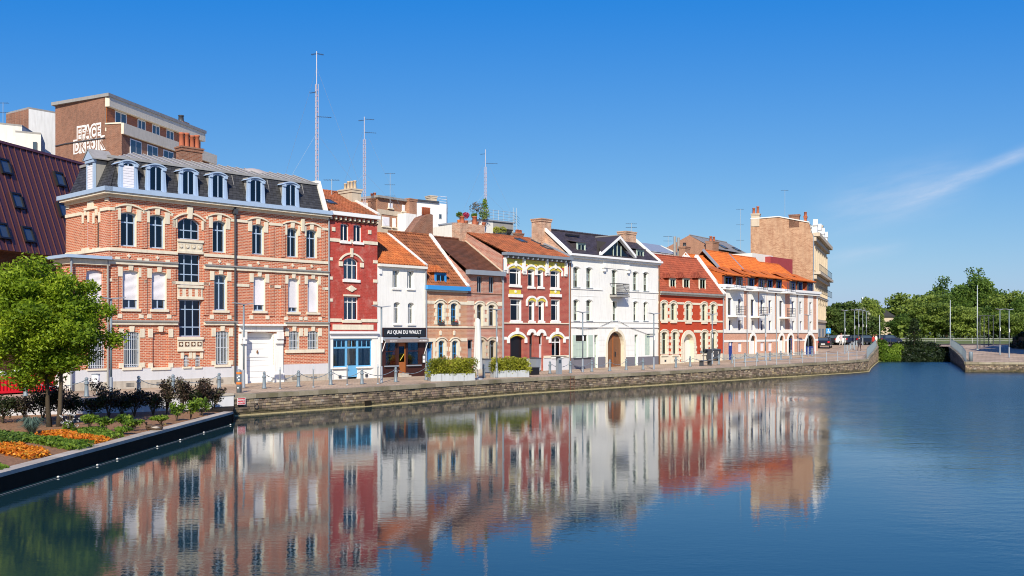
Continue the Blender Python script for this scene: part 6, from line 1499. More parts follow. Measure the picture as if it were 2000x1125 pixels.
for k in range(3): rl.tube([(H.x(856), -.05, ZT + .2 + k * .3), (W, -.05, ZT + .2 + k * .3), (W + 3.3, 4.6, ZT - .4 + k * .3)], .025, 4)
H.add(rl, 'roof_railing', 'white2'); H.chimney(H.x(843), H.x(855), .2, 1.2, ZT - .5, H.z(849, 382), 'stone_beige', 0)
for a, b, yt, yb in ((857, 862, 418, 427), (838, 843, 418, 428)):
    f = H.box('window', 'grey_paint', H.x(a), H.x(b), -.06, -.002, H.z(a, yb), H.z(a, yt)); H.box('pane', 'glass_sky', H.x(a) + .06, H.x(b) - .06, -.07, -.061, H.z(a, yb) + .06, H.z(a, yt) - .06, f)
FT = Frame(*pxd(941, 100), 3000)
H = House('apartment_building', 'modern pale grey rooftop building with railed terrace above the pink house', 941, 1003, F=FT, cat='building', base=0); W = H.W
ZT = H.z(960, 432); H.wall('offwhite', 0, H.x(963), 0, ZT, ops=[], name='stair_tower'); H.wall('zinc', H.x(963), W, H.z(985, 447), ZT, ops=[], name='clad_wall'); H.wall('white', H.x(963), W, 0, H.z(985, 447) - .02, y=1.0, ops=[], name='recessed_wall'); H.body('offwhite', 7, 0, ZT)
H.box('roof_slab', 'zinc_grey', -.1, W + .1, -.15, 7, ZT, ZT + .15); gl2 = MB(); gl2.prism([(W, -.2, 0), (W + 4.2, 3.0, 0), (W + 4.2, 7, 0), (W, 7, 0)], (0, 0, ZT - .9)); H.add(gl2, 'glazed_wing', 'zinc_grey'); H.add(MB().hexa([(W + .3, -.06, ZT - 2.6), (W + 3.9, 2.7, ZT - 2.6), (W + 3.9, 2.75, ZT - 2.6), (W + .3, 0, ZT - 2.6), (W + .3, -.06, ZT - 1.3), (W + 3.9, 2.7, ZT - 1.3), (W + 3.9, 2.75, ZT - 1.3), (W + .3, 0, ZT - 1.3)]), 'ribbon_window', 'glass_sky')
rl = MB()
for k in range(4): rl.tube([(-.05, -.1, ZT + .3 + k * .28), (W, -.1, ZT + .3 + k * .28), (W + 3, 2.2, ZT + .1 + k * .28)], .02, 4)
for k in range(7): rl.tube([(W * k / 6, -.1, ZT), (W * k / 6, -.1, ZT + 1.2)], .025, 4)
H.add(rl, 'terrace_railing', 'steel'); ldr = MB()
for q in (0, .5): ldr.tube([(H.x(996) + q, -.5, ZT - 2), (H.x(996) + q, -.5, ZT + 1.6)], .03, 4)
for k in range(9): ldr.tube([(H.x(996), -.5, ZT - 1.8 + k * .36), (H.x(996) + .5, -.5, ZT - 1.8 + k * .36)], .02, 4)
H.add(ldr, 'roof_ladder', 'steel'); tx0 = H.x(893); H.box('terrace', 'offwhite', tx0, -.02, -.5, 6, 0, H.z(915, 441)); H.chimney(H.x(992), H.x(1003), -1.5, -.9, 0, H.z(998, 458), 'brick_brown', 5, 'pot', .35, pr=.12)
TERR = H
# grey roofed block behind the scarlet house, slate roofed block behind the orange roofs
FK = Frame(*pxd(1262, 112), 2500)
H = House('house', 'grey zinc roofed house with pale gable behind the scarlet house', 1262, 1334, F=FK, base=0); W = H.W; ZT = H.z(1290, 493)
H.wall('offwhite', 0, W, 0, ZT, ops=[]); H.body('offwhite', 8, 0, ZT, 3, H.z(1290, 479, 3)); r = MB(); r.face([(0, -.1, ZT), (W - 1.6, -.1, ZT), (W - .6, 3, H.z(1290, 479, 3)), (0, 3, H.z(1290, 479, 3))]); H.add(r, 'roof', 'zinc_grey')
for px, py in ((1318, 463), (1325, 465)): x = H.x(px, -.3); H.add(MB().tube([(x, -.3, ZT - 2), (x, -.3, H.z(px, py))], .17, 8), 'flue_pipe', 'zinc')
H.chimney(H.x(1332, -1), H.x(1342, -1), -1.4, -.6, 0, H.z(1337, 482, -1), 'brick_flat', 1, 'darkgrey', .5, pr=.22)
FK2 = Frame(*pxd(1392, 135), 2300)
H = House('house', 'house with old grey slate roof left of the tall buff gable', 1392, 1462, F=FK2, base=0); W = H.W; ZT = H.z(1430, 492)
H.wall('brick_flat', 0, W, 0, ZT, ops=[]); H.body('brick_flat', 8, 0, ZT, 3.5, H.z(1430, 476, 3.5)); rf = H.roof('slate_old' if 'slate_old' in M else 'zinc', 0, W, -.2, ZT, 3.5, H.z(1430, 476, 3.5), tw=.4, th=.3, wave=0, lift=.015)
H.chimney(H.x(1389), H.x(1401), -.2, .8, 0, H.z(1395, 472), 'brick_flat', 2, 'pot', .7, pr=.2)
for px in (1412, 1438): x = H.x(px, 1); z = H.z(px, 492); dz = (H.z(1430, 476, 3.5) - ZT) / 3.7; H.skylight(x - .7, x + .7, .5, 1.5, ZT + .7 * dz, ZT + 1.7 * dz, rf)

# potted plants on the terrace and masts follow below
def leaf(mb, p, s, asp=.5, flat=0.0):
    u = Vector((R.gauss(0, 1), R.gauss(0, 1), R.gauss(0, 1) * (1 - flat))).normalized(); v = u.cross(Vector((R.gauss(0, 1), R.gauss(0, 1), R.gauss(0, 1)))).normalized()
    mb.face([p - u * s, p + v * s * asp, p + u * s, p - v * s * asp])
def cloud(mb, c, rad, n, s, shell=.45, asp=.5, flat=0.0, zmin=None, base=None, spread=.25):
    b = R.random() if base is None else base
    for _ in range(n):
        d = Vector((R.gauss(0, 1), R.gauss(0, 1), R.gauss(0, 1))).normalized(); k = shell + (1 - shell) * R.random() ** .6
        p = Vector((c[0] + d.x * rad[0] * k, c[1] + d.y * rad[1] * k, c[2] + d.z * rad[2] * k))
        if zmin is not None and p.z < zmin: continue
        mb.cur = min(1, max(0, b + R.uniform(-spread, spread))); leaf(mb, p, s * R.uniform(.7, 1.3), asp, flat)
    mb.cur = None
M['leaf_tree'] = leafmat('tree_leaves', [(0, (.06, .115, .008)), (.5, (.185, .285, .015)), (1, (.37, .46, .03))], .42)
M['leaf_bright'] = leafmat('bright_leaves', [(0, (.05, .10, .012)), (.5, (.12, .21, .020)), (1, (.24, .34, .040))], .38)
M['leaf_mid'] = leafmat('mid_green_leaves', [(0, (.04, .085, .015)), (.5, (.085, .155, .024)), (1, (.17, .25, .042))], .35)
M['leaf_dark'] = leafmat('hedge_and_shade_leaves', [(0, (.007, .015, .005)), (.6, (.013, .026, .007)), (1, (.024, .042, .010))], .12)  # near-black green carries the bank's cast shadow in its colour; the hedge shares it
M['leaf_olive'] = leafmat('olive_hedge_leaves', [(0, (.12, .14, .012)), (.5, (.27, .29, .025)), (1, (.45, .45, .06))], .4)
M['leaf_purple'] = leafmat('purple_leaves', [(0, (.012, .014, .008)), (.35, (.035, .026, .018)), (.6, (.08, .045, .035)), (.8, (.07, .08, .03)), (1, (.20, .15, .11))], .2)
M['leaf_shrub'] = leafmat('shrub_leaves', [(0, (.012, .020, .006)), (.5, (.03, .045, .012)), (.8, (.055, .06, .02)), (1, (.08, .04, .04))], .2)
M['leaf_orange'] = leafmat('orange_flowers', [(0, (.45, .10, .01)), (.5, (.62, .20, .015)), (.85, (.70, .32, .03)), (1, (.20, .16, .03))], .25)
M['leaf_blue'] = leafmat('blue_fescue', [(0, (.07, .12, .09)), (1, (.16, .24, .20))], .2)
M['petal'] = leafmat('white_petals', [(0, (.6, .6, .55)), (1, (.8, .8, .78))], .3)
M['petal_pink'] = leafmat('pink_petals', [(0, (.4, .02, .08)), (1, (.6, .08, .16))], .3)
M['bark'] = attrmat('bark', [(0, (.055, .042, .028)), (1, (.10, .075, .05))], .9, 10, .8)

H = TERR; zt = H.z(915, 441)
for px, h, rad, lm, nm, lb in ((897, .5, .35, 'leaf_mid', 'potted_plant', 'leafy plant in an orange pot on the roof terrace edge'), (926, .6, .35, 'leaf_mid', 'potted_plant', 'plant in the right orange pot on the roof terrace'), (931, 1.7, .75, 'leaf_purple', 'potted_tree', 'small purple leaved tree on the roof terrace'), (945, .8, .6, 'leaf_mid', 'potted_plant', 'round green shrub beside the terrace railing'), (910, .5, .4, 'petal_pink', 'potted_plant', 'pink flowering plant on the roof terrace')):
    x = H.x(px, -.3); p = H.F.w(x, -.3, zt); t = thing(nm, lb, 'plant', p)
    MB().lathe([(.16, 0), (.22, .4), (.24, .45), (.18, .45)], 10).obj('pot', M['pot' if px != 897 and px != 926 else 'orange_band'], t, True)
    MB().tube([(0, 0, .4), (.02, 0, .5 + h * .7)], .03, 5).obj('stem', M['bark'], t)
    m = MB(); cloud(m, (0, 0, .6 + h * .75), (rad, rad, rad * .85), 260, .09, .2); m.obj('foliage', M[lm], t)
p = H.F.w(H.x(959.5), 1, ZTT := H.z(960, 432) + .1); t = thing('potted_tree', 'bright green conical tree on the grey rooftop railing', 'tree', p)
MB().lathe([(.2, 0), (.28, .45), (.22, .45)], 10).obj('pot', M['pot_pale'], t, True); MB().tube([(0, 0, .4), (0, 0, 1.2)], .04, 5).obj('trunk', M['bark'], t); m = MB()
for k in range(5): cloud(m, (0, 0, .8 + k * .33), (.62 - k * .1, .62 - k * .1, .3), 110, .09, .2)
m.obj('crown', M['leaf_bright'], t)
for k, px in enumerate((970, 982)):
    p = H.F.w(H.x(px, -.2), -.2, H.z(px, 461, -.2)); t = thing('topiary', ('left' if k == 0 else 'right') + ' one of two clipped yellow green balls before the white roof wall', 'plant', p, 0, 'clipped topiary balls')
    MB().lathe([(.2, 0), (.25, .35), (.2, .35)], 8).obj('pot', M['darkgrey'], t); m = MB(); cloud(m, (0, 0, .62), (.38, .38, .38), 320, .06, .8); m.obj('foliage', M['leaf_olive'], t)

# ------------------------------------------------------------------ masts and aerials
def mast(px, yt, yb, d, label, wd=.28, yag=(), red=True, name='antenna_mast', guys=True):
    b, tp = at(px, yb, d), at(px, yt, d); h = tp.z - b.z; t = thing(name, label, 'antenna', (b.x, b.y, b.z - 2.5))
    m = MB(); hh = h + 2.5; n = int(hh * .8 / .42)
    L3 = [(wd * .58 * math.cos(k * 2.094 + .5), wd * .58 * math.sin(k * 2.094 + .5)) for k in range(3)]
    for x, y in L3: m.tube([(x, y, 0), (x, y, hh * .8)], .026, 4)
    m.obj('lattice_legs', M['mast_paint'], t); r = MB()
    for k in range(n):
        for i in range(3):
            a, c = L3[i], L3[(i + 1) % 3]; r.tube([(*a, k * .42), (*c, k * .42 + (.42 if i == 0 else 0))], .015, 3)
    r.obj('lattice_rungs', M['red_rung'], t); MB().tube([(0, 0, hh * .78), (0, 0, hh)], .035, 5).obj('top_pole', M['mast_paint'], t)
    for q, ln, dr in yag:
        y = MB(); z = hh * q; y.tube([(0, 0, z), (dr * ln, .3, z)], .018, 4)
        for k in range(6): y.tube([(dr * ln * (k + 1) / 6.5, .3 * (k + 1) / 6.5 - .25, z), (dr * ln * (k + 1) / 6.5, .3 * (k + 1) / 6.5 + .25, z)], .010, 3)
        y.obj('yagi_antenna', M['darkgrey'], t)
    if guys:
        g = MB()
        for dx in (-3.2, 3.6): g.tube([(0, 0, hh * .9), (dx, 1, 1.5)], .008, 3); g.tube([(0, 0, hh * .5), (dx, 1, 1.5)], .008, 3)
        g.obj('guy_wires', M['steel'], t)
M['mast_paint'] = plain('mast_paint', (.55, .50, .53), .5, .1, 1.5); M['red_rung'] = plain('faded_red_paint', (.42, .16, .16), .5, .1, 2)
mast(618.5, 100, 357, 76, 'tallest red and white lattice radio mast above the mansion roof', .22, ((.985, .5, 1), (.985, .5, -1), (.75, .6, -1), (.60, 1.1, 1)))
mast(711.5, 228, 395, 92, 'pale lattice aerial mast rising behind the beige chimney of the crimson house', .24, ((.98, .9, 1), (.97, .6, -1), (.86, 1.1, 1)))
mast(948, 292, 418, 112, 'lattice aerial mast with a small pennant above the roof terrace', .28, ((.95, .6, -1), (.84, 1.4, 1)))
pn = at(948, 294, 112); 
def aerial(px, yt, yb, d, label, arms=2):
    b, tp = at(px, yb, d), at(px, yt, d); h = tp.z - b.z; t = thing('television_aerial', label, 'antenna', (b.x, b.y, b.z - .6), 0, 'rooftop television aerials')
    MB().tube([(0, 0, 0), (0, 0, h + .6)], .025, 5).obj('pole', M['steel'], t)
    for k in range(arms):
        m = MB(); z = h + .55 - k * h * .42; m.tube([(-.55, 0, z), (.5, .1, z)], .016, 4)
        for i in range(6): m.tube([(-.5 + i * .19, -.22, z), (-.5 + i * .19, .25, z)], .010, 3)
        m.obj('boom', M['darkgrey'], t)
for a in ((648, 350, 372, 66, 'small television aerial on the crimson house roof', 1), (762, 338, 390, 97, 'television aerial on the flat brown apartment building', 3), (1233.5, 436, 453, 92, 'small aerial on the right chimney of the white mansion', 2), (1305, 461, 482, 113, 'small aerial on the grey zinc roof', 2), (1446, 408, 480, 132, 'tall thin aerial left of the buff gable', 3), (1533, 371, 425, 134, 'bare aerial pole on top of the buff gable building', 1), (6, 200, 245, 94, 'aerial on the white block at the left edge', 2)): aerial(*a)
# ================================================================== garden bed
GZ = -.56
def gard(px, py): d = (EYE - GZ) * FPX / (py - HY); return Vector(((px - CX) / FPX * d, d, GZ))
def kx(y): return -13.28 + y * .0203
gm = MB(); rows_ = [-15, 10, 24, 30.01] + [36.5, 40.7, 42.9, 44.6, 46.7]
for ya, yb in zip(rows_, rows_[1:]):
    def lx(y): return -80 if y <= 30.02 else max(-80, min(-14, lerp([(b, a) for a, b in QL], y)))
    n = 14
    for i in range(n):
        def P(i, y): a, b = lx(y) - .3, kx(min(y, 43.2)) - .35 - max(0, y - 43.3) * .3; x = a + (b - a) * i / n; return (x, y, GZ + (.05 * math.sin(x * 1.7 + y) if i < n else 0))
        gm.face([P(i, ya), P(i + 1, ya), P(i + 1, yb), P(i, yb)])
struct(gm.obj('garden_bed', M['soil']))
kb = thing('garden_kerb', 'pale stone kerb edging the flower bed above the water', 'kerb', (0, 0, 0))
y = 6.0
while y < 43.3:
    y1 = min(43.3, y + R.uniform(1.2, 1.5)); m = MB(); m.cur = R.random()
    m.hexa([(kx(y) - .42, y + .006, GZ - .05), (kx(y), y + .006, GZ - .05), (kx(y1), y1 - .006, GZ - .05), (kx(y1) - .42, y1 - .006, GZ - .05), (kx(y) - .42, y + .006, GZ + .06), (kx(y), y + .006, GZ + .055), (kx(y1), y1 - .006, GZ + .055), (kx(y1) - .42, y1 - .006, GZ + .06)])
    m.obj('kerb_slab', M['kerb'], kb); y = y1
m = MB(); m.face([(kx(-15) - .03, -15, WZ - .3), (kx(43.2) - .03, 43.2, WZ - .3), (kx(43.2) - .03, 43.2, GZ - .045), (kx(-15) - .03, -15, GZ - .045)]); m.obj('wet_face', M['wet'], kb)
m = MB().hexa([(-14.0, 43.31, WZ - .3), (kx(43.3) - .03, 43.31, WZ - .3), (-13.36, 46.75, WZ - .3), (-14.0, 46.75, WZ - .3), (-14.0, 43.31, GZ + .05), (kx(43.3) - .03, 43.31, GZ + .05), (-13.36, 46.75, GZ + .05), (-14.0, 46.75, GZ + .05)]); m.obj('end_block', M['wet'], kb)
fl = thing('float_line', 'row of small white floats on the water along the garden kerb', 'float line', (0, 0, 0)); y = 23.5; rp = [(kx(22) + .22, 22, WZ + .02)]
while y < 42.8:
    x = kx(y) + .22 + R.uniform(-.03, .05); MB().lathe([(.015, -.025), (.032, -.015), (.04, 0), (.032, .018), (.012, .028)], 8, (x, y, WZ + .03)).obj('float', M['canvas'], fl, True); rp.append((x, y, WZ + .015)); y += R.uniform(.6, 3.4)
MB().tube(rp, .006, 4).obj('rope', M['zinc'], fl)
# retaining wall between garden and street
rw = thing('retaining_wall', 'low grey retaining wall behind the shrubs of the flower bed', 'wall', (0, 0, 0)); pts = [(-80, 30)] + QL[1:6]
for (xa, ya), (xb, yb) in zip(pts, pts[1:]):
    d = Vector((xb - xa, yb - ya)).normalized(); n = Vector((d.y, -d.x))
    MB().hexa([(xa, ya, GZ - .3), (xb, yb, GZ - .3), (xb + n.x * .12, yb + n.y * .12, GZ - .3), (xa + n.x * .12, ya + n.y * .12, GZ - .3), (xa, ya, .0), (xb, yb, .0), (xb + n.x * .12, yb + n.y * .12, .0), (xa + n.x * .12, ya + n.y * .12, .0)]).obj('wall_section', M['plinth_pale'], rw)
    MB().hexa([(xa - n.x * .25, ya - n.y * .25, .004), (xb - n.x * .25, yb - n.y * .25, .004), (xb + n.x * .17, yb + n.y * .17, .004), (xa + n.x * .17, ya + n.y * .17, .004), (xa - n.x * .25, ya - n.y * .25, .10), (xb - n.x * .25, yb - n.y * .25, .10), (xb + n.x * .17, yb + n.y * .17, .10), (xa + n.x * .17, ya + n.y * .17, .10)]).obj('coping_strip', M['kerb'], rw)

# ------------------------------------------------------------------ trees
def limb_tree(name, label, loc, h, trunk_r, crown_c, crown_r, clumps, per, leaf_s, lm, seed, stems=1, lean=0.0, group=None, shell=.35, cl_r=.34, asp=.5, low=-.8):
    R.seed(seed); t = thing(name, label, 'tree', loc, 0, group); tr = MB(); cr = MB(); cc = Vector(crown_c); cen = []
    k = 0
    while len(cen) < clumps and k < clumps * 30:
        k += 1; d = Vector((R.uniform(-1, 1), R.uniform(-1, 1), R.uniform(low, 1)))
        if not .25 < d.length < 1: continue
        f = 1 + .14 * math.sin(d.x * 5 + seed) + .12 * math.sin(d.y * 6 + d.z * 4 + seed * 2)
        cen.append(Vector((cc.x + d.x * crown_r[0] * f, cc.y + d.y * crown_r[1] * f, cc.z + d.z * crown_r[2] * f)))
    for s in range(stems):
        b = Vector((.28 * s * (1 if s % 2 else -1), .1 * s, -.1)); top = Vector((cc.x * .6 + lean + (.35 * (s * 2 - 1) if stems > 1 else 0), cc.y * .5, cc.z - crown_r[2] * .25))
        mid = b.lerp(top, .5) + Vector((R.uniform(-.12, .12), R.uniform(-.1, .1), 0)); pts = [b, b.lerp(mid, .5) + Vector((R.uniform(-.04, .04), 0, 0)), mid, top]
        tr.tube(pts, [trunk_r * 1.45, trunk_r, trunk_r * .85, trunk_r * .5], 8)
        for c in R.sample(cen, min(len(cen), 16)):
            q = mid.lerp(top, R.uniform(.1, 1)); mm_ = q.lerp(c, .5) + Vector((0, 0, R.uniform(-.1, .25) * crown_r[2] * .3)); tr.tube([q, mm_, c], [trunk_r * .42, trunk_r * .25, trunk_r * .08], 5)
    for c in cen:
        s = R.uniform(.7, 1.25); cloud(cr, c, (crown_r[0] * cl_r * s, crown_r[1] * cl_r * s, crown_r[2] * cl_r * .7 * s), per, leaf_s, .1, asp, .3, None, R.uniform(.2, .8), .25)
    tr.obj('trunk', M['bark'], t, True); cr.obj('crown', M[lm], t); return t
p = gard(97, 836)
limb_tree('garden_tree', 'bright green feathery tree with two slim trunks in the flower bed', p, 6, .085, (-.15, .2, 3.98), (2.1, 2.0, 2.1), 220, 230, .078, 'leaf_tree', 3, 2, .1, cl_r=.27, asp=.42, low=-.95)
M['leaf_far'] = leafmat('wood_leaves', [(0, (.07, .115, .022)), (.5, (.16, .23, .038)), (1, (.29, .36, .07))], .4)
M['leaf_chest'] = leafmat('chestnut_leaves', [(0, (.035, .065, .016)), (.6, (.08, .13, .028)), (.82, (.13, .17, .045)), (.93, (.35, .35, .25)), (1, (.48, .46, .36))], .3)
far = []
def ftree(px, d, ytop, wpx, lab, lm, seed, src=None, zb=2.2):
    x = (px - CX) / FPX * d; h = zat(ytop, d) - zb; w = wpx / FPX * d / 2
    if src is None:
        t = limb_tree('park_tree', lab, (x, d, zb), h, .32, (0, 0, h * .56), (w, w * .9, h * .46), 95, 170, .27, lm, seed, 1, 0, 'trees of the park beyond the boulevard', cl_r=.36, asp=.65, low=-.95)
        t['dim'] = (w, h); return t
    t = copy_tree(src); t.location = (x, d, zb); t.scale = (w / src['dim'][0], w / src['dim'][0], h / src['dim'][1]); t.rotation_euler = (0, 0, seed); t['label'] = lab; return t
A = ftree(1905, 205, 541, 105, 'tallest and darkest tree of the park wood at the right', 'leaf_mid', 21)
B = ftree(1790, 186, 576, 110, 'broad light green tree at the left end of the park wood', 'leaf_far', 22)
C = ftree(1655, 158, 592, 78, 'flowering chestnut tree right of the buff corner building', 'leaf_chest', 23, zb=1.2)
ftree(1848, 202, 556, 90, 'dark tree on the left shoulder of the tallest park tree', '', 1.0, A); ftree(1953, 200, 572, 88, 'lighter tree just right of the tallest park tree', '', 2.1, B); ftree(1992, 195, 588, 60, 'tree at the right edge of the photo behind the lamps', '', 3.0, A)
ftree(1745, 190, 602, 60, 'lower tree where the park wood meets the canal gap', '', 4.0, B); ftree(1826, 180, 592, 86, 'bushy tree low in the middle of the park wood', '', 5.0, B); ftree(1880, 176, 600, 80, 'pale young tree in front of the tallest park tree', '', .6, B); ftree(1930, 178, 606, 74, 'small dark tree low at the right of the park wood', '', 1.6, A); ftree(1972, 172, 612, 60, 'low bushy tree behind the right hand lamps', '', 2.6, B); ftree(1765, 176, 618, 60, 'lowest bush-like tree by the canal end', '', 2.9, A)
ftree(1622, 152, 602, 56, 'leafy chestnut half hidden by the buff corner building', '', 2.0, C, 1.2); ftree(1690, 168, 585, 66, 'wispy tree rising behind the flowering chestnut', '', 1.0, B, 1.5); ftree(1690, 161, 617, 48, 'small chestnut right of the flowering chestnut', '', 3.0, C, 1.3); ftree(1712, 240, 624, 46, 'far tree in the gap left of the park wood', '', 1.2, A)
fo_ = MB(); R.seed(5)
for k in range(60): cloud(fo_, (-300 + k * 14 + R.uniform(-4, 4), 300 + R.uniform(-15, 25), 5.5), (9, 6, R.uniform(4, 6.0)), 150, .9, .2)
tag(fo_.obj('distant_wood', M['leaf_far']), 'distant strip of woodland along the horizon behind the park trees', 'wood', None, 'stuff')
ug = MB()
for k in range(46): cloud(ug, (64 + k * 1.35 * 1.1 + R.uniform(-1, 1), 176 + R.uniform(-3, 4), 3.4), (2.4, 2, R.uniform(1.2, 2.6)), 110, .34, .2)
tag(ug.obj('undergrowth', M['leaf_far']), 'continuous green undergrowth at the foot of the park wood', 'bushes', None, 'stuff')
# tall plane trees added out of view on the right to shade the platform
for k, (x, yy) in enumerate(((63.6, 107.5), (68.8, 117), (74.5, 127))):
    limb_tree('shade_tree', ('first', 'second', 'third')[k] + ' unseen plane tree added to shade the right platform', (x, yy, lerp(GZ_R, yy)), 15, .3, (0, 0, 9.8), (4.1, 4.6, 5.6), 80, 130, .34, 'leaf_mid', 40 + k, 1, 0, 'unseen plane trees added to shade the right platform', cl_r=.38, asp=.7)
R.seed(11)

# canal end bank
bk = MB(); bk.face([(50.6, 134.5, WZ - .1), (63, 135.5, WZ - .1), (63.5, 141, 1.1), (50.5, 141, 1.12)]); struct(bk.obj('bank', M['grass']))
iv = MB()  # dark leaf cover stands in for the shadow cast over this bank
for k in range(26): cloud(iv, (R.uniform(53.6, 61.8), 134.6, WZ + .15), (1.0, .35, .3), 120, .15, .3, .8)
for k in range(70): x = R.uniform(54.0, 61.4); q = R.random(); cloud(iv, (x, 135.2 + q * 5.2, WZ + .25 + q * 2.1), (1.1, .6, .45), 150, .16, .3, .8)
tag(iv.obj('shade_leaves', M['leaf_dark']), 'dark leaf cover in place of the cast shadow on the canal end bank', 'shade_leaves', None, 'stuff')
for k, (x, q, s, lb) in enumerate(((52.0, .35, 1.25, 'bright green bush beside the canal wall end'), (53.4, .2, 1.0, 'low bright green bush at the waterline of the canal end'), (52.6, .75, 1.1, 'upper light green bush on the canal bank'), (54.6, .55, .9, 'rightmost light green bush next to the dark leaf cover'), (51.9, -.02, .85, 'lowest bright green bush against the canal wall foot'), (53.2, -.05, .7, 'small bright green bush overhanging the canal water'))):
    t = thing('bush', lb, 'bush', (x, 135 + q * 5, WZ + .1 + q * 2)); m = MB(); cloud(m, (0, 0, s * .6), (s, s * .8, s * .8), 700, .14, .5, .7); m.obj('foliage', M['leaf_bright'], t); MB().tube([(0, 0, -.2), (0, 0, s * .7)], .05, 5).obj('stem', M['bark'], t)
t = thing('shade_yew', 'dark yew added in place of the cast shadow on the canal end bank', 'tree', (57.6, 139.3, .8)); m = MB()  # dark conical tree added in place of the bank's cast shadow
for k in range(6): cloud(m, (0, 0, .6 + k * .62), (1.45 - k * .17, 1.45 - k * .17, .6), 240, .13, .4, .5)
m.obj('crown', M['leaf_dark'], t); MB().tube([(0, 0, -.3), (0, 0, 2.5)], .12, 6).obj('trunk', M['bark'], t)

# ------------------------------------------------------------------ flower bed planting
def shrub(px, py, h, w, lm, label, n=420, ls=.055, stems=7, name='shrub', group=None):
    p = gard(px, py); t = thing(name, label, 'shrub', p, 0, group); st = MB(); m = MB()
    for k in range(stems):
        a = R.uniform(0, 6.28); r = w * R.uniform(.2, .9); e = Vector((math.cos(a) * r, math.sin(a) * r * .7, h * R.uniform(.6, 1.0))); st.tube([(0, 0, -.05), (e.x * .35, e.y * .35, e.z * .55), e], [.018, .012, .005], 4)
        cloud(m, e, (w * .38, w * .35, h * .2), n // stems // 2, ls, .05, .55); cloud(m, e * .6 + Vector((0, 0, .1)), (w * .5, w * .45, h * .3), n // stems // 2, ls, .05, .55)
    st.obj('stems', M['bark'], t); m.obj('foliage', M[lm], t)
ORD = ('first', 'second', 'third', 'fourth', 'fifth', 'sixth', 'seventh', 'eighth', 'ninth', 'tenth', 'eleventh', 'twelfth', 'thirteenth', 'fourteenth', 'fifteenth')
for i, (px, py, h, w, lm) in enumerate(((8, 826, 1.2, .9, 'leaf_shrub'), (48, 824, 1.45, .8, 'leaf_purple'), (78, 822, 1.5, .8, 'leaf_shrub'), (112, 820, 1.35, .8, 'leaf_purple'), (146, 818, 1.2, .7, 'leaf_shrub'), (182, 816, 1.1, .75, 'leaf_shrub'), (214, 815, 1.75, .7, 'leaf_purple'), (238, 813, 1.2, .7, 'leaf_shrub'), (268, 812, 1.35, .65, 'leaf_purple'), (296, 811, 1.05, .7, 'leaf_shrub'), (322, 808, 1.5, .45, 'leaf_purple'), (350, 806, 1.5, .55, 'leaf_purple'), (376, 805, 1.25, .5, 'leaf_shrub'), (402, 803, 1.55, .6, 'leaf_purple'), (420, 801, 1.2, .5, 'leaf_purple'))):
    h *= R.uniform(.65, 1.0); px += R.uniform(-6, 6)
    shrub(px, py, h, w, lm, '%s shrub, %s from the left in the row along the garden wall' % ('purple leaved' if lm == 'leaf_purple' else 'dark green', ORD[i]), 1300, .05, 9, group='shrubs along the garden wall')
for i, (px, py, h, lb) in enumerate(((175, 837, .5, 'light green leafy plant left of its twin in mid bed'), (203, 841, .45, 'light green leafy plant between two others in mid bed'), (241, 838, .48, 'light green plant nearer the kerb with a round head'), (260, 842, .42, 'small light green plant closest to the two ducks'), (345, 821, .75, 'yellow green bush at the far end of the bed'), (372, 818, .85, 'tall yellow green bush near the kerb end'), (395, 812, .7, 'yellow green bush nearest the quay corner'), (315, 829, .35, 'small green plant behind the ducks'), (237, 848, .22, 'lowest green tuft beside the kerb'))):
    shrub(px, py, h, .42, 'leaf_bright', lb, 420, .06, 6, 'leafy_plant')
t = thing('ornamental_grass', 'blue grey ornamental grass clump at the foot of the tree', 'grass', gard(62, 846)); m = MB()
for k in range(420):
    a = R.uniform(0, 6.28); r = R.uniform(.25, .75); h = R.uniform(.25, .6); q = Vector((math.cos(a) * .05, math.sin(a) * .05, 0)); e = Vector((math.cos(a) * r, math.sin(a) * r, h * .7)); mdl = Vector((math.cos(a) * r * .5, math.sin(a) * r * .5, h)); s = Vector((-math.sin(a), math.cos(a), 0)) * .008
    m.face([q - s, q + s, mdl + s, mdl - s]); m.face([mdl - s, mdl + s, e])
m.obj('blades', M['leaf_blue'], t)
t = thing('flowering_plant', 'white flowering plant right of the tree trunk', 'plant', gard(134, 846)); m = MB(); st = MB(); f = MB()
for k in range(26):
    e = Vector((R.uniform(-.3, .35), R.uniform(-.25, .25), R.uniform(.2, .7))); st.tube([(0, 0, 0), e], .008, 3); cloud(m, e * .5, (.1, .1, .12), 14, .05, .1); cloud(f, e, (.06, .06, .04), 9, .03, .1)
st.obj('stems', M['bark'], t); m.obj('foliage', M['leaf_bright'], t); f.obj('flowers', M['petal'], t)
def patch(name, corners, n, s, hgt, lm, label, cat):
    m = MB(); c = [gard(*q) for q in corners]
    for k in range(n):
        u, v = R.random(), R.random(); p = c[0].lerp(c[1], u).lerp(c[3].lerp(c[2], u), v)
        if R.random() < .25: u = min(max(u, .0), 1)
        w = math.sin(p.x * 2.3) * math.sin(p.y * 1.9 + 1); 
        if (u < .08 or u > .92 or v < .08 or v > .92) and R.random() < .6: continue
        p.z = GZ + hgt * R.random() ** .7 * (1 + .3 * w); m.cur = R.random(); leaf(m, p, s * R.uniform(.7, 1.3), .7, .4)
    m.cur = None; tag(m.obj(name, M[lm]), label, cat, None, 'stuff')
patch('flower_patch', ((66, 853), (120, 847), (217, 862), (200, 869)), 2600, .055, .16, 'leaf_orange', 'rear drift of orange flowers below the tree', 'flowers')
patch('flower_patch', ((-60, 876), (40, 873), (102, 890), (60, 900)), 2800, .055, .16, 'leaf_orange', 'front drift of orange flowers at the left edge', 'flowers')
patch('ground_cover', ((20, 858), (80, 860), (186, 876), (150, 884)), 3800, .05, .2, 'leaf_bright', 'green ground cover between the two orange flower drifts', 'ground cover')
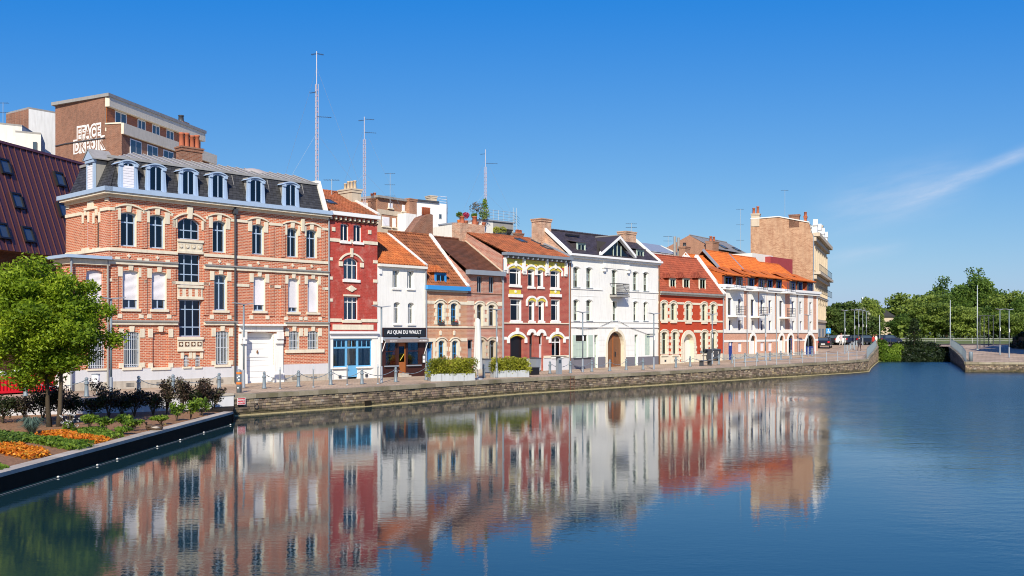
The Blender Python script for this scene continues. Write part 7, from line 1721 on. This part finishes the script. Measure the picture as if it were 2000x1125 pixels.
patch('ground_cover', ((118, 840), (190, 840), (245, 857), (190, 860)), 2400, .05, .16, 'leaf_bright', 'green ground cover behind the rear orange flowers', 'ground cover')
patch('ground_cover', ((-60, 850), (20, 850), (90, 862), (-20, 872)), 2400, .06, .22, 'leaf_mid', 'darker green ground cover left of the tree foot', 'ground cover')
patch('ground_cover', ((-60, 915), (0, 912), (20, 918), (-30, 930)), 900, .05, .12, 'leaf_bright', 'grass tuft in the lower left corner by the kerb', 'grass')
patch('mulch', ((-60, 905), (60, 842), (445, 806), (150, 897)), 5000, .035, .05, 'mulch', 'loose bark mulch scattered over the flower bed', 'mulch') if 'mulch' in M else None

# two ducks resting on the bed
def duck(px, py, rz, label, flip):
    t = thing('duck', label, 'duck', gard(px, py), rz, 'ducks on the flower bed'); m = MB()
    prof = [(-.24, .16, .012), (-.2, .14, .05), (-.12, .12, .10), (0, .12, .125), (.10, .13, .105), (.16, .17, .07), (.185, .22, .046), (.20, .265, .05), (.225, .28, .045), (.25, .275, .02)]
    m.tube([(x, 0, z) for x, z, r in prof], [r for _, _, r in prof], 10); m.obj('body', M['duck_brown'], t, True)
    MB().hexa([(.245, -.022, .258), (.31, -.02, .252), (.31, .02, .252), (.245, .022, .258), (.245, -.02, .278), (.31, -.018, .262), (.31, .018, .262), (.245, .02, .278)]).obj('beak', M['yellow'], t)
    for s in (-1, 1): MB().tube([(-.2, s * .07, .17), (-.05, s * .115, .16), (.08, s * .09, .15)], [.012, .05, .025], 6).obj('wing', M['duck_pale' if flip else 'duck_brown'], t, True)
    MB().tube([(0, .05, .02), (0, .05, -.01), (.05, .05, -.01)], .012, 4).obj('leg', M['orange_band'], t); MB().tube([(0, -.05, .02), (0, -.05, -.01), (.05, -.05, -.01)], .012, 4).obj('leg', M['orange_band'], t)
M['duck_brown'] = plain('duck_feathers', (.085, .055, .035), .8, .4, 20); M['duck_pale'] = plain('pale_feathers', (.42, .36, .30), .8, .3, 20)
duck(293, 841, 2.6, 'brown duck resting left of the other duck', 0); duck(307, 843, .5, 'duck with pale wings resting nearer the kerb', 1)

# ------------------------------------------------------------------ street furniture
def place(px, py): return ground(px, py)
bollard0 = None
def bollard_parts(t):
    MB().lathe([(.13, 0), (.13, .06), (.10, .10), (.082, .62), (.09, .66), (.09, .70), (.06, .73), (.05, .76), (.075, .80), (.085, .85), (.06, .90), (.01, .92)], 12).obj('post', M['bollard'], t, True)
    MB().lathe([(.105, .58), (.115, .60), (.115, .64), (.10, .66)], 12).obj('collar', M['bollard'], t, True)
bl = [(50, 774), (169, 775), (271, 771), (338, 767), (428, 762.6), (516, 759), (583, 755.6), (646, 752), (707, 750.5), (773, 746.4), (832.6, 742.5), (945, 737.5), (1074, 730), (1114, 729), (1156, 726), (1191, 725), (1223, 723), (1256, 722), (1320, 718), (1348, 716), (1404, 712), (1430, 710), (1455, 708), (1479, 706.6), (1504, 704.5), (1525, 702.8), (1545, 701), (1566, 698), (1586, 696)]
near_of = ['half hidden by the tree left of the litter bin', 'beside the litter bin', 'left of the brick niche of the mansion', 'below the stair windows of the mansion', 'left of the orange banded post', 'before the mansion carriage gate', 'right of the mansion carriage gate', 'at the join of mansion and crimson house', 'before the sky blue shopfront', 'before the cafe door', 'at the left end of the first hedge planter', 'beside the closed parasol', 'left of the grey kiosk post', 'at the left end of the white mansion', 'before the narrow left door of the white mansion', 'left before the oak gateway', 'right before the oak gateway', 'before the right end of the white mansion', 'left before the scarlet house', 'before the scarlet house gateway', 'at the right end of the scarlet house', 'before the blue door of the white and brick block', 'right of that blue door', 'before the first white arched door', 'before the closed ground floor shutters', 'before the second white arched door', 'before the glazed arched entrance', 'left of the big blue gate', 'before the big blue gate']
prev = None; src = None; broots = []
for i, (px, py) in enumerate(bl):
    p = place(px, py)
    if src is None: t = thing('chain_bollard', '', 'bollard', p, 0, 'chain bollards along the quay'); bollard_parts(t); src = t
    else: t = copy_tree(src); t.location = p
    t['label'] = 'blue grey chain bollard ' + near_of[i]; broots.append(t)
for i, (a, b) in enumerate(zip(broots, broots[1:])):
    d = b.location - a.location
    if d.length > 6.5 or i in (1, 4, 17): continue
    m = MB(); n = 14
    for k in range(n):
        s, e = k / n, (k + 1) / n; f = lambda q: Vector((d.x * q, d.y * q, d.z * q + .80 - .34 * 4 * q * (1 - q)))
        m.tube([f(s), f(e)], .022 if k % 2 else .014, 4)
    m.obj('chain', M['bollard'], a)
for (px, py), lb in zip(((547, 759.5), (612, 757), (678, 752.6), (738, 750.5)), ('before the right gate pilaster of the mansion', 'before the barred twin windows', 'before the sky blue shop door', 'left of the lamp post at the cafe')):
    t = thing('slim_post', 'slim grey steel post ' + lb, 'post', place(px, py), 0, 'slim steel posts'); MB().lathe([(.035, 0), (.035, .95), (.05, .97), (.05, 1.03), (.03, 1.06), (.03, 1.15), (.01, 1.17)], 8).obj('post', M['steel'], t, True); MB().lathe([(.07, 0), (.07, .05), (.036, .06)], 8).obj('base', M['steel'], t, True)
t = thing('banded_post', 'thick grey post with orange bands at the quay corner', 'post', place(467, 767)); MB().lathe([(.13, 0), (.13, 1.08), (.11, 1.14), (.04, 1.17)], 14).obj('post', M['bollard'], t, True)
for z in (.42, .93): MB().lathe([(.133, z), (.136, z + .01), (.136, z + .10), (.133, z + .11)], 14).obj('orange_band', M['orange_band'], t, True)
for z, a in ((.62, -1.4), (.73, -1.9), (.8, -1.3), (.22, -1.7)): MB().box(-.035, .035, -.004, .004, 0, .06).obj('sticker', M['sign_white'], t).matrix_local = Matrix.Translation((.134 * math.cos(a), .134 * math.sin(a), z)) @ Matrix.Rotation(a + math.pi / 2, 4, 'Z')
t = thing('bollard', 'plain pale cylindrical bollard on the right platform', 'bollard', place(1896, 706)); MB().lathe([(.2, 0), (.2, .95), (.17, 1.0), (.02, 1.03)], 12).obj('post', M['bollard'], t, True)

lamp0 = None
def lamp(px, py, label, h=4.62, rz=.75, base=None):
    global lamp0
    p = base if base is not None else place(px, py)
    if lamp0 is None:
        t = thing('street_lamp', label, 'street lamp', p, rz, 'twin headed quay lamps'); MB().tube([(0, 0, .9), (0, 0, 4.55)], .052, 8).obj('pole', M['bollard'], t, True); MB().lathe([(.11, 0), (.085, .05), (.075, .95), (.055, 1.0)], 10).obj('base', M['grey_paint'], t, True)
        for s in (-1, 1):
            MB().hexa([(s * .04, -.11, 4.52), (s * .62, -.13, 4.60), (s * .62, .13, 4.60), (s * .04, .11, 4.52), (s * .04, -.11, 4.57), (s * .62, -.13, 4.64), (s * .62, .13, 4.64), (s * .04, .11, 4.57)]).obj('lamp_head', M['zinc_grey'], t)
        MB().box(-.06, .06, -.07, -.05, 2.4, 2.75).obj('notice_plate', M['sign_white'], t); lamp0 = t
    else: t = copy_tree(lamp0); t.location = p; t.rotation_euler = (0, 0, rz); t['label'] = label
    k = h / 4.62; t.scale = (1, 1, k)
for a in ((217, 779, 'street lamp at the left, half hidden behind the garden tree'), (476, 758, 'street lamp left of the mansion carriage gate'), (745, 747.5, 'street lamp at the left edge of the cafe front'), (970, 737.5, 'street lamp behind the right hedge planter'), (1138, 727, 'street lamp before the pale green shutters of the white mansion'), (1277, 721.6, 'street lamp at the right end of the white mansion'), (1391, 711, 'street lamp beside the graffitied grey waste container'), (1495, 705.5, 'street lamp in the middle of the white and brick block'), (1578.5, 696, 'street lamp before the big blue gate'), (1650, 692, 'first street lamp beyond the corner of the quay', 5.2)): lamp(*a)
for k, (px, d) in enumerate(((1669, 126), (1677, 135), (1685, 143), (1692, 149))): x = (px - CX) / FPX * d; lamp(0, 0, ('second', 'third', 'fourth', 'farthest')[k] + ' street lamp of the row beyond the quay corner', 5.2, .6, Vector((x, d, gz(x, d))))
for px, py, lb in ((1953, 693, 'left one of the two sunlit lamps on the right platform'), (1971, 698.5, 'nearest lamp on the right platform, right of its twin')): lamp(px, py, lb, 5.4, .5)
for k, px in enumerate((1914, 1922, 1931, 1940)): d = 133 + 3 * k; x = (px - CX) / FPX * d; t = thing('dark_pole', 'dark slender pole, %s from the left in the group on the right platform' % ('first', 'second', 'third', 'fourth')[k], 'pole', (x, d, gz(x, d)), 0, 'dark poles on the platform'); MB().tube([(0, 0, 0), (0, 0, 4.4)], .06, 6).obj('pole', M['darkgrey'], t); MB().box(-.25, .25, -.12, .12, 4.38, 4.46).obj('lamp_head', M['darkgrey'], t)
for px, d, yt, lb in ((1909, 128, 557, 'tallest steel pole on the right platform'), (1856, 150, 586, 'tall steel pole beyond the canal end'), (1718, 152, 615, 'steel pole at the end of the left canal wall')): x = (px - CX) / FPX * d; t = thing('tall_pole', lb, 'pole', (x, d, gz(x, d))); h = zat(yt, d) - gz(x, d); MB().tube([(0, 0, 0), (0, 0, h)], .10, 8, .05).obj('pole', M['steel'], t, True); MB().lathe([(.2, 0), (.2, .08), (.1, .1)], 8).obj('base_plate', M['steel'], t)

def hedge_planter(pxa, pxb, py, boxes, htop, label):
    a, b = place(pxa, py), place(pxb, py - 1.5); d = (b - a); L_ = d.length; t = thing('hedge_planter', label, 'planter', a, math.atan2(d.y, d.x), 'hedge planters on the quay')
    for k in range(boxes):
        x0, x1 = L_ * k / boxes + .015, L_ * (k + 1) / boxes - .015; m = MB(); m.box(x0, x1, 0, .04, 0, .46); m.box(x0, x1, .66, .70, 0, .46); m.box(x0, x0 + .04, .04, .66, 0, .46); m.box(x1 - .04, x1, .04, .66, 0, .46); m.box(x0 + .04, x1 - .04, .04, .66, .0, .40); m.obj('planter_box', M['fibre'], t)
    m = MB(); n = int(L_ / .16)
    for k in range(n):
        for j in range(3): cloud(m, (L_ * (k + .5) / n + R.uniform(-.08, .08), .35 + R.uniform(-.15, .15), .48 + (htop - .62) * j / 2 + R.uniform(-.05, .08)), (.36, .46, .30), 150, .055, .2, .6)
    m.obj('hedge', M['leaf_olive'], t)
hedge_planter(841, 928, 745, 4, 1.28, 'longer pale planter with yellow green hedge before the salmon house'); hedge_planter(965.6, 1034, 737.5, 3, 1.2, 'shorter pale planter with yellow green hedge before the wine red house')
t = thing('parasol', 'tall closed grey white parasol beside the longer hedge planter', 'parasol', place(933, 741))
MB().tube([(0, 0, 0), (0, 0, 3.95)], .03, 8).obj('pole', M['white2'], t, True); m = MB(); n = 14
for i, (r, z) in enumerate(((.30, .68), (.27, 1.2), (.24, 2.0), (.20, 2.8), (.17, 3.4), (.12, 3.85), (.02, 3.97))): pass
prof = ((.27, .66), (.26, 1.2), (.23, 2.0), (.20, 2.8), (.17, 3.4), (.13, 3.86), (.02, 3.95)); n = 28; base = 0
for r, z in prof:
    for k in range(n): w_ = 2 * math.pi * k / n; q = r * (1 + .13 * math.cos(7 * w_)); m.v.append((q * math.cos(w_), q * math.sin(w_), z + (.05 * math.cos(7 * w_) if z < .7 else 0)))
for i in range(len(prof) - 1):
    for k in range(n): m.fidx((i * n + k, i * n + (k + 1) % n, (i + 1) * n + (k + 1) % n, (i + 1) * n + k))
m.obj('canopy', M['canvas'], t, True); MB().lathe([(.35, 0), (.35, .07), (.06, .10), (.05, .3)], 12).obj('base', M['steel'], t); MB().box(-.06, .06, -.06, .06, 1.45, 1.5).obj('strap', M['grey_paint'], t)
# bins, kiosk, containers, bench
def wheelie(px, py, label, mat, s=1.0):
    t = thing('waste_bin', label, 'bin', place(px, py), .75); m = MB(); m.hexa([(-.24, -.26, .08), (.24, -.26, .08), (.24, .26, .08), (-.24, .26, .08), (-.29, -.33, 1.0), (.29, -.33, 1.0), (.29, .33, 1.0), (-.29, .33, 1.0)]); m.obj('body', M[mat], t)
    MB().hexa([(-.31, -.36, 1.0), (.31, -.36, 1.0), (.31, .36, 1.0), (-.31, .36, 1.0), (-.29, -.3, 1.07), (.29, -.3, 1.07), (.29, .36, 1.12), (-.29, .36, 1.12)]).obj('lid', M['darkgrey'], t)
    for x in (-.22, .22): MB().tube([(x - .03, .28, .1), (x + .03, .28, .1)], .1, 10).obj('wheel', M['rubber'], t)
wheelie(1046, 726, 'dark grey wheeled bin right of the shorter hedge planter', 'grey_paint'); wheelie(948, 729, 'grey wheeled bin behind the closed parasol', 'grey_paint')
t = thing('low_box', 'low black box at the right end of the shorter hedge planter', 'box', place(1041, 732), .75); MB().hexa([(-.35, -.3, 0), (.35, -.3, 0), (.35, .3, 0), (-.35, .3, 0), (-.33, -.28, .5), (.33, -.28, .5), (.33, .28, .5), (-.33, .28, .5)]).obj('body', M['black'], t); MB().box(-.36, .36, -.31, .31, .5, .55).obj('lid', M['darkgrey'], t)
t = thing('bicycle_kiosk', 'slim grey hire terminal with thin dark shade bar before the wine red house', 'terminal', place(1091.5, 731), .75); MB().hexa([(-.2, -.12, 0), (.2, -.12, 0), (.2, .12, 0), (-.2, .12, 0), (-.19, -.11, 1.18), (.19, -.11, 1.18), (.19, .11, 1.25), (-.19, .11, 1.25)]).obj('cabinet', M['grey_paint'], t); MB().box(-.6, .6, -.2, .2, 1.27, 1.31).obj('shade_bar', M['darkgrey'], t); MB().box(-.12, .12, -.125, -.116, .8, 1.05).obj('screen', M['glass_sky'], t); MB().box(-.17, -.15, -.128, -.118, .05, 1.1).obj('edge_strip', M['chrome'], t)
t = thing('waste_container', 'large dark grey four wheeled waste container before the scarlet house', 'container', place(1386.5, 705), .72); m = MB(); m.hexa([(-1.0, -.45, .2), (1.0, -.45, .2), (1.0, .45, .2), (-1.0, .45, .2), (-1.1, -.52, 1.05), (1.1, -.52, 1.05), (1.1, .52, 1.05), (-1.1, .52, 1.05)]); m.obj('body', M['grey_dark2'] if 'grey_dark2' in M else M['darkgrey'], t)
MB().hexa([(-1.14, -.56, 1.05), (1.14, -.56, 1.05), (1.14, .56, 1.05), (-1.14, .56, 1.05), (-1.1, -.45, 1.18), (1.1, -.45, 1.18), (1.1, .5, 1.3), (-1.1, .5, 1.3)]).obj('lid', M['darkgrey'], t)
for x in (-.8, .8):
    for yy in (-.35, .35): MB().tube([(x - .04, yy, .1), (x + .04, yy, .1)], .1, 10).obj('wheel', M['rubber'], t)
sc = MB(); sc.tube([(-.1, -.53, .95), (-.25, -.52, .8), (-.05, -.505, .62), (-.15, -.49, .4)], .03, 4); sc.tube([(.6, -.53, .95), (.7, -.52, .82), (.62, -.51, .7)], .03, 4); sc.obj('graffiti', M['graffiti_white'], t)
t = thing('bench', 'dark low bench in front of the grey waste container', 'bench', place(1378, 714.5), .75)
for k in range(3): MB().box(-.75, .75, -.22 + k * .15, -.09 + k * .15, .42, .47).obj('seat_slat', M['darkgrey'], t)
for x in (-.6, .6): MB().box(x - .05, x + .05, -.2, .2, 0, .42).obj('leg', M['darkgrey'], t)
t = thing('litter_bin', 'clear plastic litter bag on a hoop stand left of the mansion plinth', 'litter bin', place(187, 769), 0); MB().tube([(0, .12, 0), (0, .12, 1.0)], .025, 6).obj('stand', M['steel'], t); MB().lathe([(.17, .92), (.2, .93), (.2, .97), (.17, .98)], 12).obj('hoop', M['grey_paint'], t); MB().lathe([(.05, .25), (.15, .28), (.175, .6), (.185, .93)], 12).obj('bag', M['bag'], t, True)
# red skip with sacks
pa, pb = place(-40, 774), place(106, 766); d = pb - pa; t = thing('skip', 'ribbed red skip container at the left edge behind the tree', 'skip', pa, math.atan2(d.y, d.x)); L_ = d.length
m = MB(); m.box(0, L_, 0, .06, .12, .85); m.box(0, L_, 1.9, 1.96, .12, .85); m.box(0, .06, .06, 1.9, .12, .85); m.box(L_ - .06, L_, .06, 1.9, .12, .85); m.box(.06, L_ - .06, .06, 1.9, .12, .2); m.obj('body', M['red_paint'], t)
MB().box(-.05, L_ + .05, -.08, .0, .80, .92).obj('top_rail', M['red_paint'], t); MB().box(-.05, L_ + .05, -.08, .0, .08, .2).obj('bottom_rail', M['red_paint'], t)
for k in range(int(L_ / .17)): MB().box(k * .17 + .03, k * .17 + .09, -.055, -.001, .2, .8).obj('rib', M['red_paint'], t)
for k, x in enumerate((L_ - 2.9, L_ - 2.0, L_ - 3.7)):
    q = t.location + Vector((d.x, d.y, 0)).normalized() * x + Vector((-.3, .7, .2)); s = thing('rubble_sack', 'white rubble sack in the red skip, ' + ('middle one', 'right one', 'left one')[k], 'sack', q, k * .7, 'rubble sacks'); MB().lathe([(.2, 0), (.38, .12), (.42, .45), (.36, .8), (.22, .93), (.1, .97)], 12).obj('sack', M['bag'], s, True)
# warning sign on the quay wall
c = wallpt(.38, .13, -.30); e1 = (wallpt(2, 0, 0) - wallpt(1, 0, 0)).normalized(); t = thing('warning_sign', 'small red sign with two lines of white writing on the quay corner', 'sign', c, math.atan2(e1.y, e1.x)); MB().box(-.21, .21, -.012, .012, -.15, .15).obj('plate', M['red_paint'], t); bo = MB()
for a in ((-.225, .225, .15, .165), (-.225, .225, -.165, -.15), (-.225, -.21, -.15, .15), (.21, .225, -.15, .15)): bo.box(a[0], a[1], -.016, .012, a[2], a[3])
bo.obj('border', M['sign_white'], t); H_ = House.__new__(House); H_.root = t
H_.text('BAIGNADE', -.18, .18, .065, -.017, 'sign_white', t, h=.085, bold=.01); H_.text('INTERDITE', -.18, .18, -.065, -.017, 'sign_white', t, h=.085, bold=.01)
# parking sign
p = at(1618, 668, 143); p.z = gz(p.x, p.y); t = thing('parking_sign', 'blue square disabled parking sign on a post by the chestnut tree', 'sign', p); MB().tube([(0, 0, 0), (0, 0, 2.5)], .03, 6).obj('post', M['steel'], t); MB().box(-.35, .35, -.05, -.03, 1.75, 2.5).obj('plate', M['blue'], t); MB().lathe([(.08, 0), (.08, .02)], 10, (0, 0, 0)).obj('wheelchair_head', M['sign_white'], t).matrix_local = Matrix.Translation((-.03, -.052, 2.35)) @ Matrix.Rotation(math.pi / 2, 4, 'X')
wc = MB(); wc.box(-.06, -.01, -.056, -.05, 2.05, 2.28); wc.box(-.01, .12, -.056, -.05, 2.05, 2.1); wc.box(.08, .13, -.056, -.05, 1.88, 2.05); wc.tube([(.0 + .15 * math.cos(k * .5), -.053, 1.98 + .15 * math.sin(k * .5)) for k in range(5, 13)], .02, 4); wc.obj('wheelchair', M['sign_white'], t)

# railings
def railing(pts, label, post=1.6, h=1.05, bars=True, mat='steel', rails=(.12, 1.02), name='railing'):
    t = thing(name, label, 'railing', pts[0]); o = Vector(pts[0])
    for a, b in zip(pts, pts[1:]):
        a, b = Vector(a) - o, Vector(b) - o; L_ = (b - a).length; n = max(1, round(L_ / post)); d = (b - a) / n
        for k in range(n):
            p = a + d * k; MB().tube([p, p + Vector((0, 0, h))], .032, 5).obj('post', M[mat], t)
            for z in rails: MB().tube([p + Vector((0, 0, h * z)), p + d + Vector((0, 0, h * z))], .02, 4).obj('rail', M[mat], t)
            if bars:
                m = MB(); q = 7
                for i in range(1, q): c_ = p + d * i / q; m.tube([c_ + Vector((0, 0, h * rails[0])), c_ + Vector((0, 0, h * rails[-1]))], .009, 3)
                m.obj('bars', M[mat], t)
railing([(x, y_, gz(-100, y_) + .03) for x, y_ in ((36.7, 100.6), (40.4, 110), (45.1, 121.5), (51.4, 137))], 'steel bar railing along the left wall of the canal', mat='bollard')
railing([(x + .2, y_, lerp(GZ_R, y_) + .03) for x, y_ in ((46.1, 99.2), (51.2, 111), (56.0, 122.8), (62.0, 138))], 'steel bar railing along the right wall of the canal', mat='bollard')
railing([(lerp([(b, a) for a, b in QL], y_) - .2, y_, gz(-100, y_) + .03) for y_ in (82.5, 87.5, 92, 96.3, 99.8)], 'thin two wire fence on the quay edge before the canal corner', 2.0, .95, False, rails=(.45, .8), name='wire_fence')
railing([(51.5, 139.5, 1.16), (56, 141.5, 1.14), (62, 139.5, 1.08)], 'dark railing across the end of the canal', 1.2, 1.0, False, 'darkgrey', (.5, 1.0))
railing([(-20 + 46, 158.5, 1.25), (60, 158.8, 1.25), (130, 159.5, 1.25)], 'pale guard rail along the far side of the boulevard', 3.0, .9, False, 'canvas', (.5, .9), 'guard_rail')
for px, py in ((1630, 686), (1638, 684)): pass
for k in range(6): a = ground(1655 + k * 6.0, 688 - k * 3.2); t = thing('barrier', 'low steel crowd barrier, %s of the line beside the walker' % ('first', 'second', 'third', 'fourth', 'fifth', 'sixth')[k], 'barrier', a, 1.1, 'steel barriers'); m = MB(); m.tube([(-.6, 0, 0), (-.6, 0, .9), (.6, 0, .9), (.6, 0, 0)], .03, 5); m.tube([(-.6, 0, .2), (.6, 0, .2)], .02, 4); m.obj('frame', M['steel'], t); bb = MB(); [bb.tube([(-.5 + i * .2, 0, .2), (-.5 + i * .2, 0, .9)], .014, 4) for i in range(6)]; bb.obj('bars', M['steel'], t)

# vehicles
car0 = None
def car(loc, rz, label, mat):
    global car0
    t = thing('parked_car', label, 'car', loc, rz, 'parked cars'); hw = .86
    side = [(-2.05, .35), (-2.1, .75), (-1.95, 1.0), (-1.65, 1.38), (-.9, 1.5), (.2, 1.48), (.95, 1.02), (1.85, .88), (2.08, .62), (2.08, .32)]
    m = MB(); k = len(side)
    for s, ww in ((-1, 1), (1, 1)):
        for x, z in side: m.v.append((x, s * hw * (1 - max(0, z - .9) * .28), z))
    m.fidx(range(k)); m.fidx(range(2 * k - 1, k - 1, -1))
    for i in range(k): m.fidx((i, (i + 1) % k, k + (i + 1) % k, k + i))
    m.obj('body', mat, t)
    for s in (-1, 1): MB().hexa([(-1.5, s * .80, 1.02), (.75, s * .80, 1.02), (.75, s * .825, 1.02), (-1.5, s * .825, 1.02), (-1.35, s * .72, 1.4), (.2, s * .72, 1.4), (.2, s * .765, 1.4), (-1.35, s * .765, 1.4)]).obj('side_window', M['glass_sky'], t)
    MB().hexa([(-2.0, -.68, 1.03), (-1.96, -.68, 1.03), (-1.96, .68, 1.03), (-2.0, .68, 1.03), (-1.70, -.62, 1.36), (-1.66, -.62, 1.36), (-1.66, .62, 1.36), (-1.70, .62, 1.36)]).obj('rear_window', M['glass_sky'], t)
    for s in (-1, 1):
        MB().box(-2.12, -2.02, s * .7 - .12, s * .7 + .12, .72, .95).obj('tail_light', M['red_paint'], t); MB().box(2.0, 2.09, s * .65 - .15, s * .65 + .15, .62, .78).obj('headlight', M['sign_white'], t)
        for x in (-1.3, 1.3): w_ = MB().tube([(x, s * .72, .31), (x, s * .89, .31)], .31, 14).obj('wheel', M['rubber'], t); MB().tube([(x, s * .88, .31), (x, s * .905, .31)], .19, 10).obj('rim', M['chrome'], w_)
    MB().box(-2.14, -2.04, -.26, .26, .5, .62).obj('number_plate', M['sign_white'], t); return t
pc = plain('black_car_paint', (.012, .013, .016), .2, .05, 3, spec=.6, grime=.05, bmp=0); pb_ = plain('dark_blue_car_paint', (.015, .022, .05), .2, .05, 3, spec=.6, grime=.05, bmp=0); pw = plain('white_car_paint', (.7, .7, .7), .2, .02, 3, spec=.6, grime=.05, bmp=0)
car((41.9, 130.5, gz(41, 130.5)), 1.18, 'black hatchback parked at the corner of the buff building', pc)
for k, (px, mt, lb) in enumerate(((1628, pc, 'dark car parked left of the white car by the chestnuts'), (1652, pw, 'white car parked under the chestnut trees'), (1672, pb_, 'dark blue car behind the row of lamps'), (1690, pc, 'black car at the right end of the parked row'), (1735, pb_, 'dark car on the boulevard right of the canal wall end'))): d = 149 + (k == 4) * 4; x = (px - CX) / FPX * d; car((x, d, 1.19), .05 + .1 * k, lb, mt)

# people
def person(loc, rz, label, coat, legs, stride=.18, bag=None, arm=.1):
    t = thing('person', label, 'person', loc, rz); V = [(0, 0, .95), (0, 0, 1.2), (0, 0, 1.42), (0, 0, 1.52), (0, .02, 1.64), (0, .01, 1.74), (-.2, 0, 1.40), (-.25, -.02, 1.12), (-.23, arm, .88), (.2, 0, 1.40), (.25, .02, 1.12), (.23, arm, .88), (-.1, 0, .9), (-.11, stride * .6, .5), (-.11, stride, .08), (-.11, stride + .16, .03), (.1, 0, .9), (.11, -stride * .3, .5), (.11, -stride, .08), (.11, -stride + .16, .03)]
    E = [(0, 1), (1, 2), (2, 3), (3, 4), (4, 5), (2, 6), (6, 7), (7, 8), (2, 9), (9, 10), (10, 11), (0, 12), (12, 13), (13, 14), (14, 15), (0, 16), (16, 17), (17, 18), (18, 19)]
    rad = [.14, .15, .14, .055, .095, .085, .06, .05, .035, .06, .05, .035, .09, .062, .04, .035, .09, .062, .04, .035]
    me = bpy.data.meshes.new('b'); me.from_pydata(V, E, []); o = bpy.data.objects.new('b', me); COL.objects.link(o); md = o.modifiers.new('s', 'SKIN'); o.modifiers.new('u', 'SUBSURF').levels = 1
    for i, sv in enumerate(me.skin_vertices[0].data): sv.radius = (rad[i], rad[i] * (.75 if i in (0, 1, 2) else 1)); sv.use_root = (i == 0)
    dg = bpy.context.evaluated_depsgraph_get(); bm_ = bpy.data.meshes.new_from_object(o.evaluated_get(dg)); bpy.data.objects.remove(o)
    bm_.materials.clear(); [bm_.materials.append(q) for q in (M['skin'], coat, legs)]
    for f in bm_.polygons: z = f.center.z; f.material_index = 1 if (.86 < z < 1.5 and not (abs(f.center.x) > .2 and z < .95)) else 2 if z <= .88 and abs(f.center.x) < .2 else 0; f.use_smooth = True
    b = bpy.data.objects.new('body', bm_); COL.objects.link(b); b.parent = t
    MB().lathe([(.02, 1.80), (.085, 1.77), (.105, 1.70), (.10, 1.64), (.06, 1.60)], 10, (0, -.015, 0)).obj('hair', M['oak'], t, True)
    if bag: MB().box(-.14, .14, -.28, -.12, 1.02, 1.42).obj('backpack', bag, t)
cloth = lambda n, c: plain(n, c, .85, .1, 8, grime=0)
q = ground(1678.5, 685); person(q, .2, 'person in dark jacket and red trimmed top walking by the canal railing', cloth('navy_jacket', (.02, .022, .035)), cloth('dark_trousers', (.03, .012, .02)))
for px, d, lb, a, b in ((1706, 131, 'person in red leaning at the canal railing', (.45, .04, .03), (.03, .03, .05)), (1711, 132.5, 'person in white beside the one in red at the railing', (.7, .66, .62), (.25, .2, .18)), (1643, 143, 'person in pale clothes walking before the parked cars', (.55, .45, .5), (.6, .58, .55))): x = (px - CX) / FPX * d; person(Vector((x, d, gz(x, d))), .5, lb, cloth('top', a), cloth('legs', b))
# a far house among the trees
t = thing('house', 'far small house with dark roof and turret among the trees', 'house', (68.5, 182, 1.8)); MB().box(-3, 3, 0, 6, 0, 4.2).obj('wall', M['stone_beige'], t); m = MB(); m.prism([(-3.3, -.3, 4.2), (3.3, -.3, 4.2), (0, -.3, 6.3)], (0, 6.6, 0)); m.obj('roof', M['slate'], t); MB().box(-2, -1, -.05, .0, 1.6, 2.9).obj('window', M['glass_sky'], t); MB().lathe([(.5, 4), (.5, 6.0), (.02, 8)], 8, (-2.2, 2, 0)).obj('turret', M['white'], t)
t = thing('hedge', 'dark clipped hedge block at the right edge of the platform', 'hedge', (69.0, 131, lerp(GZ_R, 131))); m = MB()
for k in range(14): cloud(m, (R.uniform(-1.2, 2.2), R.uniform(-1.5, 1.5), R.uniform(.4, 2.0)), (.8, .8, .6), 160, .14, .4, .7)
m.obj('foliage', M['leaf_dark'], t); MB().box(-1, 2, -1.2, 1.2, 0, 1.6).obj('core', M['bark'], t)
